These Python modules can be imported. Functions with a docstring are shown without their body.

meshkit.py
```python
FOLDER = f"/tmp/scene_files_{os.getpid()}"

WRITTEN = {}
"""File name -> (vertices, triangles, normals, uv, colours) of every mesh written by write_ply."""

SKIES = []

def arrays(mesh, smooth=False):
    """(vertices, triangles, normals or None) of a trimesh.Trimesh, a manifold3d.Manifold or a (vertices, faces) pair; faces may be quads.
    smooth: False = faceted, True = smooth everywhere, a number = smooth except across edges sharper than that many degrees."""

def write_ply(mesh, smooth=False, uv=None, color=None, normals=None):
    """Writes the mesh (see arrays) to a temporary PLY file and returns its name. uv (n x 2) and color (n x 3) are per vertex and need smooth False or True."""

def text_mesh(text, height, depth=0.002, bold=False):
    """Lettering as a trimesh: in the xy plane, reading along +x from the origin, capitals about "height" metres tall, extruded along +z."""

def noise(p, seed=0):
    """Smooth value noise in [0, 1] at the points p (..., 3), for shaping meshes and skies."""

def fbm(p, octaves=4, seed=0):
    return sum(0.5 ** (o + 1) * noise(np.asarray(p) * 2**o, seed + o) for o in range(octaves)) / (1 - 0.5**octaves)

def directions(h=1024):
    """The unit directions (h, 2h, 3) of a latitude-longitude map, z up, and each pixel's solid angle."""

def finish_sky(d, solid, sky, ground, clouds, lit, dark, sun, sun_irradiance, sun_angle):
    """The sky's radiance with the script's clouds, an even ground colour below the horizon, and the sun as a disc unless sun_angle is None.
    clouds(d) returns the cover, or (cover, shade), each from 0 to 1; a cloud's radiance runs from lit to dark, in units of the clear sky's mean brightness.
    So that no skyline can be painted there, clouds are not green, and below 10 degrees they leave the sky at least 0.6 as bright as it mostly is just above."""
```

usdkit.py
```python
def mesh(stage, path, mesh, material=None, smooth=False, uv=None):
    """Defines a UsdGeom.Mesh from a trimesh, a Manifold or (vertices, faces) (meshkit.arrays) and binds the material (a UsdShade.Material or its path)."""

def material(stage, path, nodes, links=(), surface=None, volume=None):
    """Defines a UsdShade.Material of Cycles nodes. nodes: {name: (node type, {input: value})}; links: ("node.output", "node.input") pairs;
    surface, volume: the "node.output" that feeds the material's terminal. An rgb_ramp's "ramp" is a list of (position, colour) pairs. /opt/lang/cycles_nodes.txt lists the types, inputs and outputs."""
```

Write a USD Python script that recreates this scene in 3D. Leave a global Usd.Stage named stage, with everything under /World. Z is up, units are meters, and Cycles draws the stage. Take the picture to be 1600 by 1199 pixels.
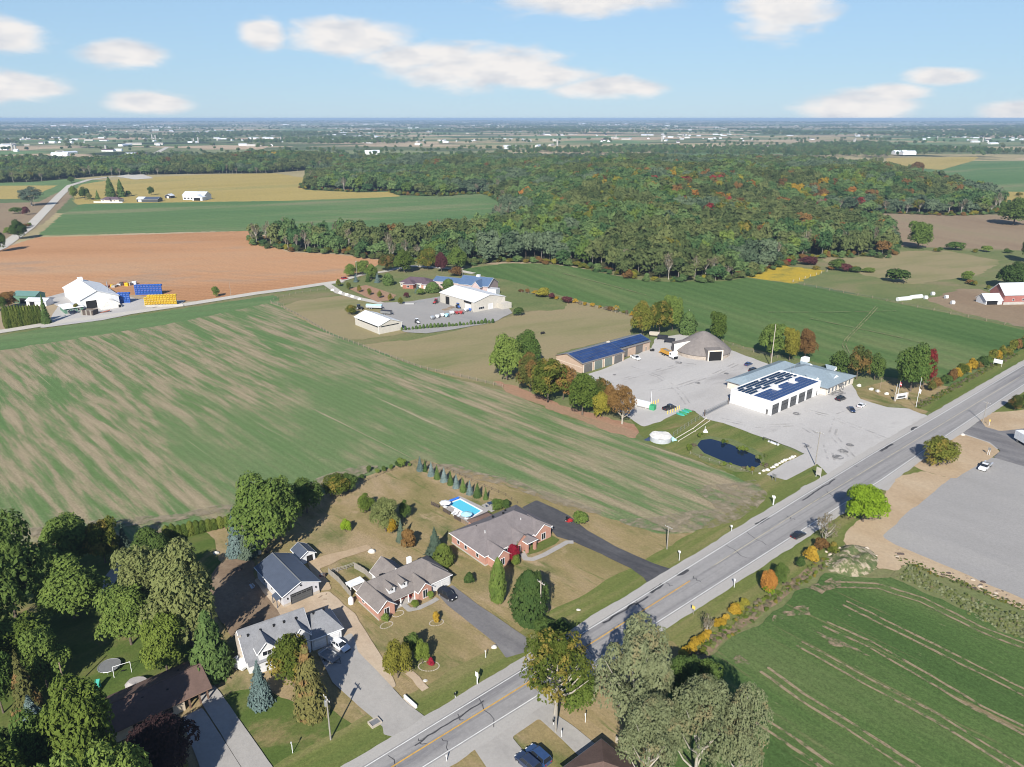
import math, random
import numpy as np
import trimesh
import shapely
from shapely.geometry import Polygon, LineString, Point
import usdkit, meshkit
from pxr import Usd, UsdGeom, UsdShade, UsdLux, Sdf, Gf, Vt

stage = Usd.Stage.CreateInMemory()
UsdGeom.SetStageUpAxis(stage, 'Z')
UsdGeom.SetStageMetersPerUnit(stage, 1.0)
UsdGeom.Xform.Define(stage, '/World')

# ------------------------------------------------------------------ camera, sky, sun, exposure
CAM_H, FOCAL, HORIZON = 100.0, 1160.0, 185.0        # metres; photograph pixels at 1600 wide
PITCH = math.atan((599.5 - HORIZON) / FOCAL)
cam = UsdGeom.Camera.Define(stage, '/World/camera')
cam.AddTranslateOp().Set(Gf.Vec3d(0, 0, CAM_H))
cam.AddRotateXOp().Set(90 - math.degrees(PITCH))
cam.CreateHorizontalApertureAttr(36.0)
cam.CreateFocalLengthAttr(36.0 * FOCAL / 1600)
cam.CreateClippingRangeAttr(Gf.Vec2f(0.5, 200000))
cam.CreateExposureAttr(0.62)

SUN_AZ, SUN_EL = math.radians(190.0), math.radians(34.0)
sun = UsdLux.DistantLight.Define(stage, '/World/sun')
sun.CreateIntensityAttr(1.25)
sun.CreateAngleAttr(0.53)
sun.CreateColorAttr(Gf.Vec3f(1.0, 0.95, 0.86))
sun.GetPrim().CreateAttribute('inputs:normalize', Sdf.ValueTypeNames.Bool).Set(True)
to_sun = Gf.Vec3d(math.sin(SUN_AZ) * math.cos(SUN_EL), math.cos(SUN_AZ) * math.cos(SUN_EL), math.sin(SUN_EL))
sun.AddTransformOp().Set(Gf.Matrix4d().SetRotate(Gf.Rotation(Gf.Vec3d(0, 0, 1), to_sun)))

sky = UsdLux.DomeLight.Define(stage, '/World/sky')
sky.GetPrim().SetCustomDataByKey('kind', 'structure')


def deg(*a):
    return [math.radians(x) for x in a]


# clouds: (azimuth, elevation, half width, half height) in degrees, with the same kind of broken cloud all round the sky
CLOUDS = []


def sky_at(x, y):
    a, b = (x - 800) / FOCAL, (y - 599.5) / FOCAL
    d = np.array([a, math.cos(PITCH) - b * math.sin(PITCH), -math.sin(PITCH) - b * math.cos(PITCH)])
    return math.degrees(math.atan2(d[0], d[1])), math.degrees(math.asin(d[2] / np.linalg.norm(d)))


for x0, x1, y0, y1 in ((375, 450, 28, 80), (440, 645, 28, 90), (590, 900, 66, 142), (860, 1050, 116, 156), (755, 1080, -50, 28), (1140, 1312, -40, 66), (1230, 1455, 140, 194), (1405, 1540, 102, 138), (1525, 1700, 150, 200),
                       (120, 264, 64, 106), (-120, 90, 30, 80), (-120, 120, 112, 160), (160, 300, 140, 180), (560, 760, 66, 112), (700, 960, 96, 140), (1340, 1470, 128, 160)):
    (a0, e0), (a1, e1) = sky_at(x0, y1), sky_at(x1, y0)
    CLOUDS.append(((a0 + a1) / 2, (e0 + e1) / 2, (a1 - a0) / 2, (e1 - e0) / 2))
nodes = {'tc': ('texture_coordinate', {}), 'sk': ('sky_texture', dict(sky_type='single_scattering', sun_disc=False, sun_elevation=SUN_EL,
                                      sun_rotation=math.atan2(math.sin(SUN_AZ), math.cos(SUN_AZ)), air_density=1.0, aerosol_density=0.1, ozone_density=4.0)),
         'sep': ('separate_xyz', {}), 'az': ('math', dict(math_type='arctan2')), 'el': ('math', dict(math_type='arcsine')),
         'azel': ('combine_xyz', {}),
         'nmap': ('mapping', dict(scale=(17.0, 52.0, 1.0))), 'nz': ('noise_texture', dict(scale=1.0, detail=6.0, roughness=0.5, distortion=0.4)),
         'nb': ('math', dict(math_type='multiply_add', value2=1.25, value3=-0.62)),
         'nmap2': ('mapping', dict(scale=(22.0, 60.0, 1.0), location=(3.0, 1.0, 0.0))), 'nz2': ('noise_texture', dict(scale=1.0, detail=3.0, roughness=0.5)),
         }
links = [('tc.generated', 'sep.vector'), ('sep.x', 'az.value1'), ('sep.y', 'az.value2'), ('sep.z', 'el.value1'), ('az.value', 'azel.x'), ('el.value', 'azel.y'),
         ('azel.vector', 'nmap.vector'), ('nmap.vector', 'nz.vector'), ('nz.fac', 'nb.value1'), ('azel.vector', 'nmap2.vector'), ('nmap2.vector', 'nz2.vector')]
last = None
for k, (a, e, w, h) in enumerate(CLOUDS):
    a, e, w, h = deg(a, e, w, h)
    nodes[f'm{k}'] = ('mapping', dict(mapping_type='point', location=(-a / w, -e / h, 0), scale=(1 / w, 1 / h, 0)))
    nodes[f'l{k}'] = ('vector_math', dict(math_type='length'))
    links += [('azel.vector', f'm{k}.vector'), (f'm{k}.vector', f'l{k}.vector1')]
    if last is None:
        last = f'l{k}.value'
    else:
        nodes[f'x{k}'] = ('math', dict(math_type='minimum'))
        links += [(last, f'x{k}.value1'), (f'l{k}.value', f'x{k}.value2')]
        last = f'x{k}.value'
# the same kind of cloud all round the sky, gathered by a broad noise
nodes.update({'bm': ('mapping', dict(scale=(2.6, 11.0, 1.0), location=(0.7, 0.35, 0.0))), 'bnz': ('noise_texture', dict(scale=1.0, detail=2.0, roughness=0.45)),
              'bk': ('map_range', dict(from_min=0.57, from_max=0.73, to_min=2.4, to_max=0.0, clamp=False)), 'front': ('math', dict(math_type='absolute')),
              'fm': ('map_range', dict(range_type='smoothstep', from_min=0.70, from_max=0.85, to_min=2.0, to_max=0.0, clamp=True)), 'low': ('map_range', dict(range_type='smoothstep', from_min=0.15, from_max=0.2, to_min=1.0, to_max=0.0, clamp=True)),
              'fl': ('math', dict(math_type='multiply')), 'bk2': ('math', dict(math_type='add')), 'bmin': ('math', dict(math_type='minimum'))})
links += [('azel.vector', 'bm.vector'), ('bm.vector', 'bnz.vector'), ('bnz.fac', 'bk.value'), ('az.value', 'front.value1'), ('front.value', 'fm.value'), ('el.value', 'low.value'),
          ('fm.result', 'fl.value1'), ('low.result', 'fl.value2'), ('bk.result', 'bk2.value1'), ('fl.value', 'bk2.value2'), ('bk2.value', 'bmin.value1'), (last, 'bmin.value2')]
last = 'bmin.value'
nodes.update({'dn': ('math', dict(math_type='add')), 'cov': ('map_range', dict(range_type='smootherstep', from_min=1.25, from_max=0.45, to_min=0.0, to_max=1.0, clamp=True)),
              'shade': ('rgb_ramp', dict(ramp=[(0.3, (0.74, 0.79, 0.86)), (0.58, (0.97, 0.97, 0.97))])),
              'cs': ('mix_color', dict(blend_type='multiply', fac=1.0, b=(8.6, 8.4, 8.3))),
              'tint': ('mix_color', dict(blend_type='multiply', fac=1.0, b=(0.95, 0.98, 1.08))),
              'pale': ('mix_color', dict(b=(3.8, 5.8, 7.7))), 'pf': ('map_range', dict(range_type='smoothstep', from_min=0.0, from_max=0.45, to_min=0.74, to_max=0.0, clamp=True)),
              'mx': ('mix_color', {}), 'bg': ('background_shader', dict(strength=0.07))})
links += [(last, 'dn.value1'), ('nb.value', 'dn.value2'), ('dn.value', 'cov.value'), ('nz2.fac', 'shade.fac'), ('shade.color', 'cs.a'),
          ('sk.color', 'tint.a'), ('tint.result', 'pale.a'), ('el.value', 'pf.value'), ('pf.result', 'pale.fac'), ('pale.result', 'mx.a'), ('cs.result', 'mx.b'), ('cov.result', 'mx.fac'), ('mx.result', 'bg.color')]
skym = usdkit.material(stage, '/World/Looks/sky', nodes, links, surface='bg.background')
UsdShade.MaterialBindingAPI.Apply(sky.GetPrim()).Bind(skym)

# ------------------------------------------------------------------ helpers: places
SP, CP = math.sin(PITCH), math.cos(PITCH)


def G(x, y, z=0.0):
    """The point at height z that stands at this place of the survey photograph."""
    a, b = (x - 800) / FOCAL, (y - 599.5) / FOCAL
    t = (CAM_H - z) / (SP + b * CP)
    return np.array([a * t, (CP - b * SP) * t])


def PY(X, Y, Z):
    zc = Y * CP + (CAM_H - Z) * SP
    return 599.5 + FOCAL * (-Y * SP + (CAM_H - Z) * CP) / zc


def rise(p, top):
    """Height of something that stands at p and reaches up to photograph row top."""
    lo, hi = 0.0, 60.0
    for _ in range(40):
        m = (lo + hi) / 2
        if PY(p[0], p[1], m) > top:
            lo = m
        else:
            hi = m
    return lo


def mpp(p, z=0):
    """Metres per photograph pixel at p."""
    return (p[1] * CP + (CAM_H - z) * SP) / FOCAL


def bearing(a, b):
    d = G(*b) - G(*a)
    return math.degrees(math.atan2(d[0], d[1]))


# ------------------------------------------------------------------ helpers: prims
used = {}


def numbered(path):
    n = used.get(path, 0)
    used[path] = n + 1
    return path if n == 0 else f'{path}_{n:03d}'


def tag(prim, label=None, category=None, group=None, kind=None):
    for k, x in (('label', label), ('category', category), ('group', group), ('kind', kind)):
        if x:
            prim.SetCustomDataByKey(k, x)
    return prim


def xform(prim, loc=(0, 0, 0), rz=0.0, scale=None):
    x = UsdGeom.Xformable(prim)
    x.AddTranslateOp().Set(Gf.Vec3d(*map(float, loc)))
    if rz:
        x.AddRotateZOp().Set(float(rz))
    if scale is not None:
        x.AddScaleOp().Set(Gf.Vec3f(*map(float, scale)))


def thing(name, label, category, loc=(0, 0, 0), rz=0.0, group=None, scale=None):
    p = UsdGeom.Xform.Define(stage, numbered('/World/' + name)).GetPrim()
    xform(p, loc, rz, scale)
    tag(p, label, category, group)
    return str(p.GetPath())


def part(parent, name, mesh, m, smooth=False, label=None, kind=None):
    path = numbered(f'{parent}/{name}')
    if isinstance(mesh, MB):
        mesh = mesh.arrays()
    prim = usdkit.mesh(stage, path, mesh, M[m], smooth).GetPrim()
    tag(prim, label, kind=kind)
    return path


def single(name, label, category, mesh, m, group=None, smooth=False, kind=None):
    path = part('/World', name, mesh, m, smooth)
    tag(stage.GetPrimAtPath(path), label, category, group, kind)
    return path


def copy_of(source, name, label, category, loc, rz=0.0, scale=None, group=None):
    p = UsdGeom.Xform.Define(stage, numbered('/World/' + name)).GetPrim()
    p.GetReferences().AddInternalReference(Sdf.Path(source))
    p.SetInstanceable(True)
    xform(p, loc, rz, scale)
    tag(p, label, category, group)
    return p


class MB:
    """Collects shapes into one mesh."""

    def __init__(self):
        self.v, self.f, self.n = [], [], 0

    def add(self, v, f):
        v, f = np.asarray(v, float), np.asarray(f, int)
        if f.shape[1] == 4:
            f = np.vstack([f[:, [0, 1, 2]], f[:, [0, 2, 3]]])
        self.v.append(v)
        self.f.append(f + self.n)
        self.n += len(v)
        return self

    def arrays(self):
        return np.vstack(self.v), np.vstack(self.f)

    def box(self, x0, x1, y0, y1, z0, z1):
        v = [(x, y, z) for z in (z0, z1) for x, y in ((x0, y0), (x1, y0), (x1, y1), (x0, y1))]
        return self.add(v, [(3, 2, 1, 0), (4, 5, 6, 7), (0, 1, 5, 4), (1, 2, 6, 5), (2, 3, 7, 6), (3, 0, 4, 7)])

    def obox(self, c, size, rz=0.0):
        """A box of this size standing with its base centre at c, turned by rz degrees."""
        b = MB().box(-size[0] / 2, size[0] / 2, -size[1] / 2, size[1] / 2, 0, size[2]).arrays()
        a = math.radians(rz)
        R = np.array([[math.cos(a), -math.sin(a), 0], [math.sin(a), math.cos(a), 0], [0, 0, 1]])
        return self.add(b[0] @ R.T + np.asarray(c, float), b[1])

    def prism(self, prof, z0, z1):
        """A polygon (list of xy, counter-clockwise) pulled up from z0 to z1."""
        m = trimesh.creation.extrude_polygon(Polygon(prof), z1 - z0, engine='earcut')
        return self.add(np.array(m.vertices) + (0, 0, z0), m.faces)

    def hull(self, pts):
        m = trimesh.convex.convex_hull(np.asarray(pts, float))
        return self.add(m.vertices, m.faces)

    def tube(self, pts, radii, sides=8, cap=True):
        p = np.asarray(pts, float)
        r = np.broadcast_to(np.asarray(radii, float), (len(p),))
        t = np.gradient(p, axis=0)
        t /= np.linalg.norm(t, axis=1, keepdims=True) + 1e-12
        ref = np.where(np.abs(t[:, 2:]) < 0.9, [[0, 0, 1.0]], [[1.0, 0, 0]])
        a = np.cross(t, ref)
        a /= np.linalg.norm(a, axis=1, keepdims=True)
        b = np.cross(t, a)
        g = np.arange(sides) * 2 * np.pi / sides
        v = (p[:, None] + r[:, None, None] * (np.cos(g)[None, :, None] * a[:, None] + np.sin(g)[None, :, None] * b[:, None])).reshape(-1, 3)
        f = []
        for i in range(len(p) - 1):
            for j in range(sides):
                k = (j + 1) % sides
                f.append((i * sides + j, i * sides + k, (i + 1) * sides + k, (i + 1) * sides + j))
        self.add(v, f)
        if cap:
            for i, o in ((0, 1), (len(p) - 1, -1)):
                c = np.vstack([v[i * sides:(i + 1) * sides], p[i]])
                self.add(c, [((j, (j + 1) % sides, sides)[::o]) for j in range(sides)])
        return self

    def cyl(self, x, y, z0, z1, r0, r1=None, sides=12):
        return self.tube([(x, y, z0), (x, y, z1)], [r0, r0 if r1 is None else r1], sides)


# ------------------------------------------------------------------ helpers: materials
M = {}


def plain(name, col, rough=0.7, metallic=0.0, vary=0.12, scale=1.5, bump=0.0, spec=0.3, fine=None):
    """A solid colour with slight uneven tone and grime."""
    c = np.array(col, float)
    n = {'g': ('geometry', {}), 'n': ('noise_texture', dict(scale=scale, detail=5.0, roughness=0.62)),
         'r': ('rgb_ramp', dict(ramp=[(0.25, tuple(c * (1 - vary))), (0.75, tuple(np.minimum(c * (1 + vary), 0.95)))])),
         'f': ('noise_texture', dict(scale=scale * 7, detail=4.0, roughness=0.7)), 'fr': ('rgb_ramp', dict(ramp=[(0.3, (1 - vary * .8,) * 3), (0.7, (1 + vary * .8,) * 3)])), 'fm': ('mix_color', dict(blend_type='multiply', fac=1.0)),
         'p': ('principled_bsdf', dict(roughness=rough, metallic=metallic, specular_ior_level=spec))}
    l = [('g.position', 'n.vector'), ('g.position', 'f.vector'), ('n.fac', 'r.fac'), ('f.fac', 'fr.fac'), ('r.color', 'fm.a'), ('fr.color', 'fm.b'), ('fm.result', 'p.base_color')]
    if bump:
        n['nb'] = ('noise_texture', dict(scale=fine or scale * 6, detail=3.0))
        n['b'] = ('bump', dict(strength=0.6, distance=bump))
        l += [('g.position', 'nb.vector'), ('nb.fac', 'b.height'), ('b.normal', 'p.normal')]
    M[name] = usdkit.material(stage, '/World/Looks/' + name, n, l, surface='p.BSDF')


def lined(name, col, dark, pitch, axis='z', rough=0.6, duty=0.15, metallic=0.0, bump=0.02):
    """Siding, roofing sheet or shingle courses: fine lines across the object, at this pitch in metres (object axes)."""
    c = np.array(col, float)
    n = {'t': ('texture_coordinate', {}), 's': ('separate_xyz', {}), 'm': ('math', dict(math_type='multiply', value2=1.0 / pitch)), 'fr': ('math', dict(math_type='fraction')),
         'lt': ('math', dict(math_type='less_than', value2=duty)), 'mx': ('mix_color', dict(b=tuple(dark))),
         'g': ('geometry', {}), 'nz': ('noise_texture', dict(scale=0.8, detail=6.0, roughness=0.65)),
         'r': ('rgb_ramp', dict(ramp=[(0.25, tuple(c * 0.86)), (0.75, tuple(c * 1.12))])), 'b': ('bump', dict(strength=0.5, distance=bump, invert=True)),
         'p': ('principled_bsdf', dict(roughness=rough, metallic=metallic, specular_ior_level=0.3))}
    l = [('t.object', 's.vector'), ('s.' + axis, 'm.value1'), ('m.value', 'fr.value1'), ('fr.value', 'lt.value1'), ('lt.value', 'mx.fac'), ('g.position', 'nz.vector'),
         ('nz.fac', 'r.fac'), ('r.color', 'mx.a'), ('mx.result', 'p.base_color'), ('lt.value', 'b.height'), ('b.normal', 'p.normal')]
    M[name] = usdkit.material(stage, '/World/Looks/' + name, n, l, surface='p.BSDF')


def ground_mat(name, stops, scale, az=0.0, stretch=1.0, detail=7.0, rough=0.62, grain=(1.6, 0.35), patch=None, rows=None, bump=0.06, dist=0.3):
    """Soil or turf. stops: ramp over a noise that is drawn out by stretch along the bearing az. patch: (colour, scale, low, high, stretch).
    rows: (pitch, strength): drill rows along the bearing. grain: fine mottling (scale, amount)."""
    phi = math.radians(90 - az)
    n = {'g': ('geometry', {}), 'rot': ('mapping', dict(rotation=(0, 0, -phi))), 'sc': ('mapping', dict(scale=(scale / stretch, scale, scale))),
         'n1': ('noise_texture', dict(scale=1.0, detail=detail, roughness=rough, distortion=dist)), 'r1': ('rgb_ramp', dict(ramp=stops)),
         'n2': ('noise_texture', dict(scale=grain[0], detail=6.0, roughness=0.75)),
         'r2': ('rgb_ramp', dict(ramp=[(0.3, (1 - grain[1],) * 3), (0.7, (1 + grain[1],) * 3)])),
         'mul': ('mix_color', dict(blend_type='multiply', fac=1.0)),
         'b': ('bump', dict(strength=0.7, distance=bump)), 'p': ('principled_bsdf', dict(roughness=0.95, specular_ior_level=0.05))}
    l = [('g.position', 'rot.vector'), ('rot.vector', 'sc.vector'), ('sc.vector', 'n1.vector'), ('n1.fac', 'r1.fac'), ('g.position', 'n2.vector'), ('n2.fac', 'r2.fac'),
         ('r2.color', 'mul.b'), ('n2.fac', 'b.height'), ('b.normal', 'p.normal'), ('mul.result', 'p.base_color')]
    col = 'r1.color'
    for k, pt in enumerate(patch if isinstance(patch, list) else [patch] if patch else []):
        c, s, lo, hi, st = pt
        n.update({f'psc{k}': ('mapping', dict(scale=(s / st, s, s), location=(7.3 + k, 2.1, 0))), f'pn{k}': ('noise_texture', dict(scale=1.0, detail=6.0, roughness=0.65, distortion=0.4)),
                  f'pr{k}': ('map_range', dict(range_type='smoothstep', from_min=lo, from_max=hi, clamp=True)), f'pm{k}': ('mix_color', dict(b=c))})
        l += [('rot.vector', f'psc{k}.vector'), (f'psc{k}.vector', f'pn{k}.vector'), (f'pn{k}.fac', f'pr{k}.value'), (f'pr{k}.result', f'pm{k}.fac'), (col, f'pm{k}.a')]
        col = f'pm{k}.result'
    if rows:
        n.update({'ws': ('mapping', dict(scale=(0.0, 1.0, 0.0))), 'w': ('wave_texture', dict(wave_type='bands', bands_direction='y', scale=0.31416 / rows[0], distortion=0.6, detail=2.0)),
                  'wr': ('rgb_ramp', dict(ramp=[(0.0, (1 - rows[1],) * 3), (1.0, (1 + rows[1],) * 3)])), 'wm': ('mix_color', dict(blend_type='multiply', fac=1.0))})
        l += [('rot.vector', 'w.vector'), ('w.fac', 'wr.fac'), (col, 'wm.a'), ('wr.color', 'wm.b')]
        col = 'wm.result'
    l.append((col, 'mul.a'))
    M[name] = usdkit.material(stage, '/World/Looks/' + name, n, l, surface='p.BSDF')


def feather_mat(name, base, scale=1.0, lo=0.42, hi=0.58):
    """A thin, patchy layer: the material base, broken up so that the ground below shows through."""
    c0, c1 = base
    M[name] = usdkit.material(stage, '/World/Looks/' + name, {
        'g': ('geometry', {}), 'n': ('noise_texture', dict(scale=scale, detail=6.0, roughness=0.7)), 'f': ('map_range', dict(range_type='smoothstep', from_min=lo, from_max=hi, clamp=True)),
        'n2': ('noise_texture', dict(scale=2.2, detail=5.0)), 'r': ('rgb_ramp', dict(ramp=[(0.3, c0), (0.7, c1)])),
        't': ('transparent_bsdf', {}), 'p': ('principled_bsdf', dict(roughness=0.95, specular_ior_level=0.05)), 'm': ('mix_closure', {})},
        [('g.position', 'n.vector'), ('n.fac', 'f.value'), ('g.position', 'n2.vector'), ('n2.fac', 'r.fac'), ('r.color', 'p.base_color'), ('f.result', 'm.fac'), ('t.BSDF', 'm.closure1'), ('p.BSDF', 'm.closure2')], surface='m.closure')


def leaf_mat(name, lo, hi, accent=None, share=0.3, trans=0.32):
    """Foliage: each plant draws its own tone between lo and hi; accent colours part of the crown."""
    n = {'o': ('object_info', {}), 'g': ('geometry', {}), 'n': ('noise_texture', dict(scale=0.45, detail=4.0, roughness=0.7)),
         'a': ('math', dict(math_type='multiply_add', value2=0.55)), 'r': ('rgb_ramp', dict(ramp=[(0.18, tuple(lo)), (0.82, tuple(hi))])),
         'isl': ('math', dict(math_type='multiply_add', value2=0.8, value3=0.82)), 'mul': ('mix_color', dict(blend_type='multiply', fac=1.0)),
         'cmb': ('combine_xyz', {}),
         'd': ('principled_bsdf', dict(roughness=0.75, specular_ior_level=0.12)), 't': ('translucent_bsdf', {}), 'mx': ('mix_closure', dict(fac=trans))}
    l = [('g.position', 'n.vector'), ('o.random', 'a.value1'), ('n.fac', 'a.value3'), ('g.random_per_island', 'isl.value1'),
         ('isl.value', 'cmb.x'), ('isl.value', 'cmb.y'), ('isl.value', 'cmb.z'), ('cmb.vector', 'mul.b'), ('mul.result', 'd.base_color'), ('mul.result', 't.color'),
         ('d.BSDF', 'mx.closure1'), ('t.BSDF', 'mx.closure2')]
    n['off'] = ('math', dict(math_type='subtract', value2=0.27))
    l += [('a.value', 'off.value1'), ('off.value', 'r.fac')]
    col = 'r.color'
    if accent:
        n.update({'n3': ('noise_texture', dict(scale=0.28, detail=3.0)), 'r3': ('map_range', dict(range_type='smoothstep', from_min=0.62 - share * .5, from_max=0.72 - share * .5, clamp=True)), 'am': ('mix_color', dict(b=tuple(accent)))})
        l += [('g.position', 'n3.vector'), ('n3.fac', 'r3.value'), ('r3.result', 'am.fac'), (col, 'am.a')]
        col = 'am.result'
    l.append((col, 'mul.a'))
    M[name] = usdkit.material(stage, '/World/Looks/' + name, n, l, surface='mx.closure')
# ------------------------------------------------------------------ the land
GRN, TAN = (0.105, 0.165, 0.062), (0.285, 0.235, 0.155)
B_MAIN = bearing((120, 560), (240, 645))
B_ROAD = 50.3
ground_mat('crop_seedlings', [(0.38, TAN), (0.47, (0.24, 0.21, 0.13)), (0.53, (0.165, 0.185, 0.095)), (0.62, GRN)], 0.28, B_MAIN, 10.0, 7.0, 0.62, (2.0, 0.32),
           patch=[((0.255, 0.21, 0.135), 0.014, 0.55, 0.74, 2.0), ((0.10, 0.165, 0.062), 0.075, 0.53, 0.63, 9.0), ((0.115, 0.17, 0.07), 0.010, 0.50, 0.66, 2.2), ((0.30, 0.25, 0.17), 0.3, 0.62, 0.72, 40.0)], rows=(2.4, 0.05), dist=0.15)
ground_mat('winter_wheat', [(0.3, (0.056, 0.10, 0.030)), (0.52, (0.072, 0.12, 0.036)), (0.7, (0.10, 0.138, 0.048))], 0.06, bearing((1250, 1009), (1462, 1124)), 8.0, 6.0, 0.6, (2.6, 0.42),
           patch=[((0.22, 0.17, 0.10), 0.35, 0.60, 0.72, 16.0), ((0.10, 0.135, 0.05), 0.03, 0.5, 0.72, 4.0), ((0.24, 0.20, 0.13), 1.1, 0.66, 0.74, 6.0)], rows=(1.6, 0.05))
ground_mat('wheat_far', [(0.3, (0.056, 0.108, 0.034)), (0.5, (0.082, 0.138, 0.045)), (0.68, (0.14, 0.168, 0.07))], 0.022, bearing((1080, 470), (1240, 520)), 7.0, 6.0, 0.6, (0.5, 0.2),
           patch=[((0.17, 0.165, 0.075), 0.01, 0.58, 0.72, 4.0)], rows=(9.0, 0.06))
ground_mat('green_far', [(0.3, (0.075, 0.145, 0.055)), (0.52, (0.105, 0.17, 0.068)), (0.7, (0.19, 0.195, 0.105))], 0.016, bearing((150, 345), (600, 325)), 6.0, 6.0, 0.6, (0.3, 0.15), rows=(14.0, 0.05))
ground_mat('tilled_soil', [(0.3, (0.36, 0.19, 0.095)), (0.5, (0.42, 0.235, 0.125)), (0.7, (0.41, 0.26, 0.155))], 0.012, bearing((60, 400), (400, 390)), 5.0, 8.0, 0.65, (0.6, 0.22), rows=(5.0, 0.07), patch=[((0.33, 0.225, 0.15), 0.02, 0.54, 0.7, 3.0), ((0.25, 0.16, 0.10), 0.12, 0.66, 0.76, 6.0)])
ground_mat('stubble_yellow', [(0.3, (0.30, 0.24, 0.075)), (0.55, (0.35, 0.275, 0.10)), (0.75, (0.22, 0.215, 0.075))], 0.010, bearing((300, 300), (480, 290)), 5.0, 7.0, 0.6, (0.3, 0.2))
ground_mat('pasture_tan', [(0.3, (0.27, 0.215, 0.125)), (0.5, (0.245, 0.21, 0.115)), (0.7, (0.17, 0.175, 0.075))], 0.028, bearing((640, 540), (960, 500)), 3.0, 7.0, 0.62, (1.2, 0.16),
           patch=((0.15, 0.17, 0.07), 0.012, 0.56, 0.7, 2.0))
ground_mat('pasture_brown', [(0.3, (0.21, 0.15, 0.10)), (0.5, (0.25, 0.19, 0.125)), (0.7, (0.23, 0.19, 0.115))], 0.02, bearing((1400, 345), (1590, 380)), 5.0, 7.0, 0.62, (0.7, 0.2))
ground_mat('rough_pasture', [(0.3, (0.10, 0.14, 0.05)), (0.5, (0.15, 0.165, 0.07)), (0.7, (0.22, 0.18, 0.105))], 0.03, 80, 2.0, 7.0, 0.65, (0.9, 0.25))
ground_mat('lawn', [(0.34, (0.19, 0.165, 0.07)), (0.5, (0.255, 0.20, 0.10)), (0.62, (0.31, 0.235, 0.14))], 0.075, B_MAIN, 2.0, 8.0, 0.66, (2.6, 0.25),
           patch=[((0.085, 0.115, 0.032), 0.05, 0.50, 0.70, 1.6), ((0.33, 0.25, 0.15), 0.11, 0.55, 0.7, 2.0), ((0.12, 0.14, 0.045), 0.6, 0.57, 0.7, 10.0)])
ground_mat('lawn_green', [(0.3, (0.055, 0.095, 0.022)), (0.5, (0.085, 0.12, 0.03)), (0.7, (0.15, 0.145, 0.055))], 0.09, B_ROAD, 3.0, 7.0, 0.65, (2.6, 0.28), patch=((0.21, 0.17, 0.08), 0.09, 0.53, 0.68, 1.6))
ground_mat('verge_grass', [(0.32, (0.085, 0.125, 0.032)), (0.5, (0.13, 0.15, 0.045)), (0.68, (0.215, 0.185, 0.085))], 0.12, B_ROAD, 8.0, 7.0, 0.65, (2.4, 0.3),
           patch=((0.22, 0.17, 0.085), 0.08, 0.58, 0.72, 4.0))
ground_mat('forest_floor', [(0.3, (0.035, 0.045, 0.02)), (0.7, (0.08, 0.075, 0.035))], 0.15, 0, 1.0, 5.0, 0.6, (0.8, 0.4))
ground_mat('goldenrod', [(0.3, (0.42, 0.29, 0.03)), (0.5, (0.36, 0.27, 0.04)), (0.7, (0.18, 0.17, 0.04))], 0.12, 60, 2.0, 6.0, 0.65, (1.5, 0.35))
ground_mat('gravel_pale', [(0.3, (0.36, 0.345, 0.33)), (0.5, (0.415, 0.40, 0.385)), (0.7, (0.445, 0.43, 0.41))], 0.035, B_ROAD, 2.5, 8.0, 0.66, (1.8, 0.09), bump=0.015,
           patch=((0.32, 0.305, 0.295), 0.05, 0.58, 0.72, 3.0))
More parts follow.
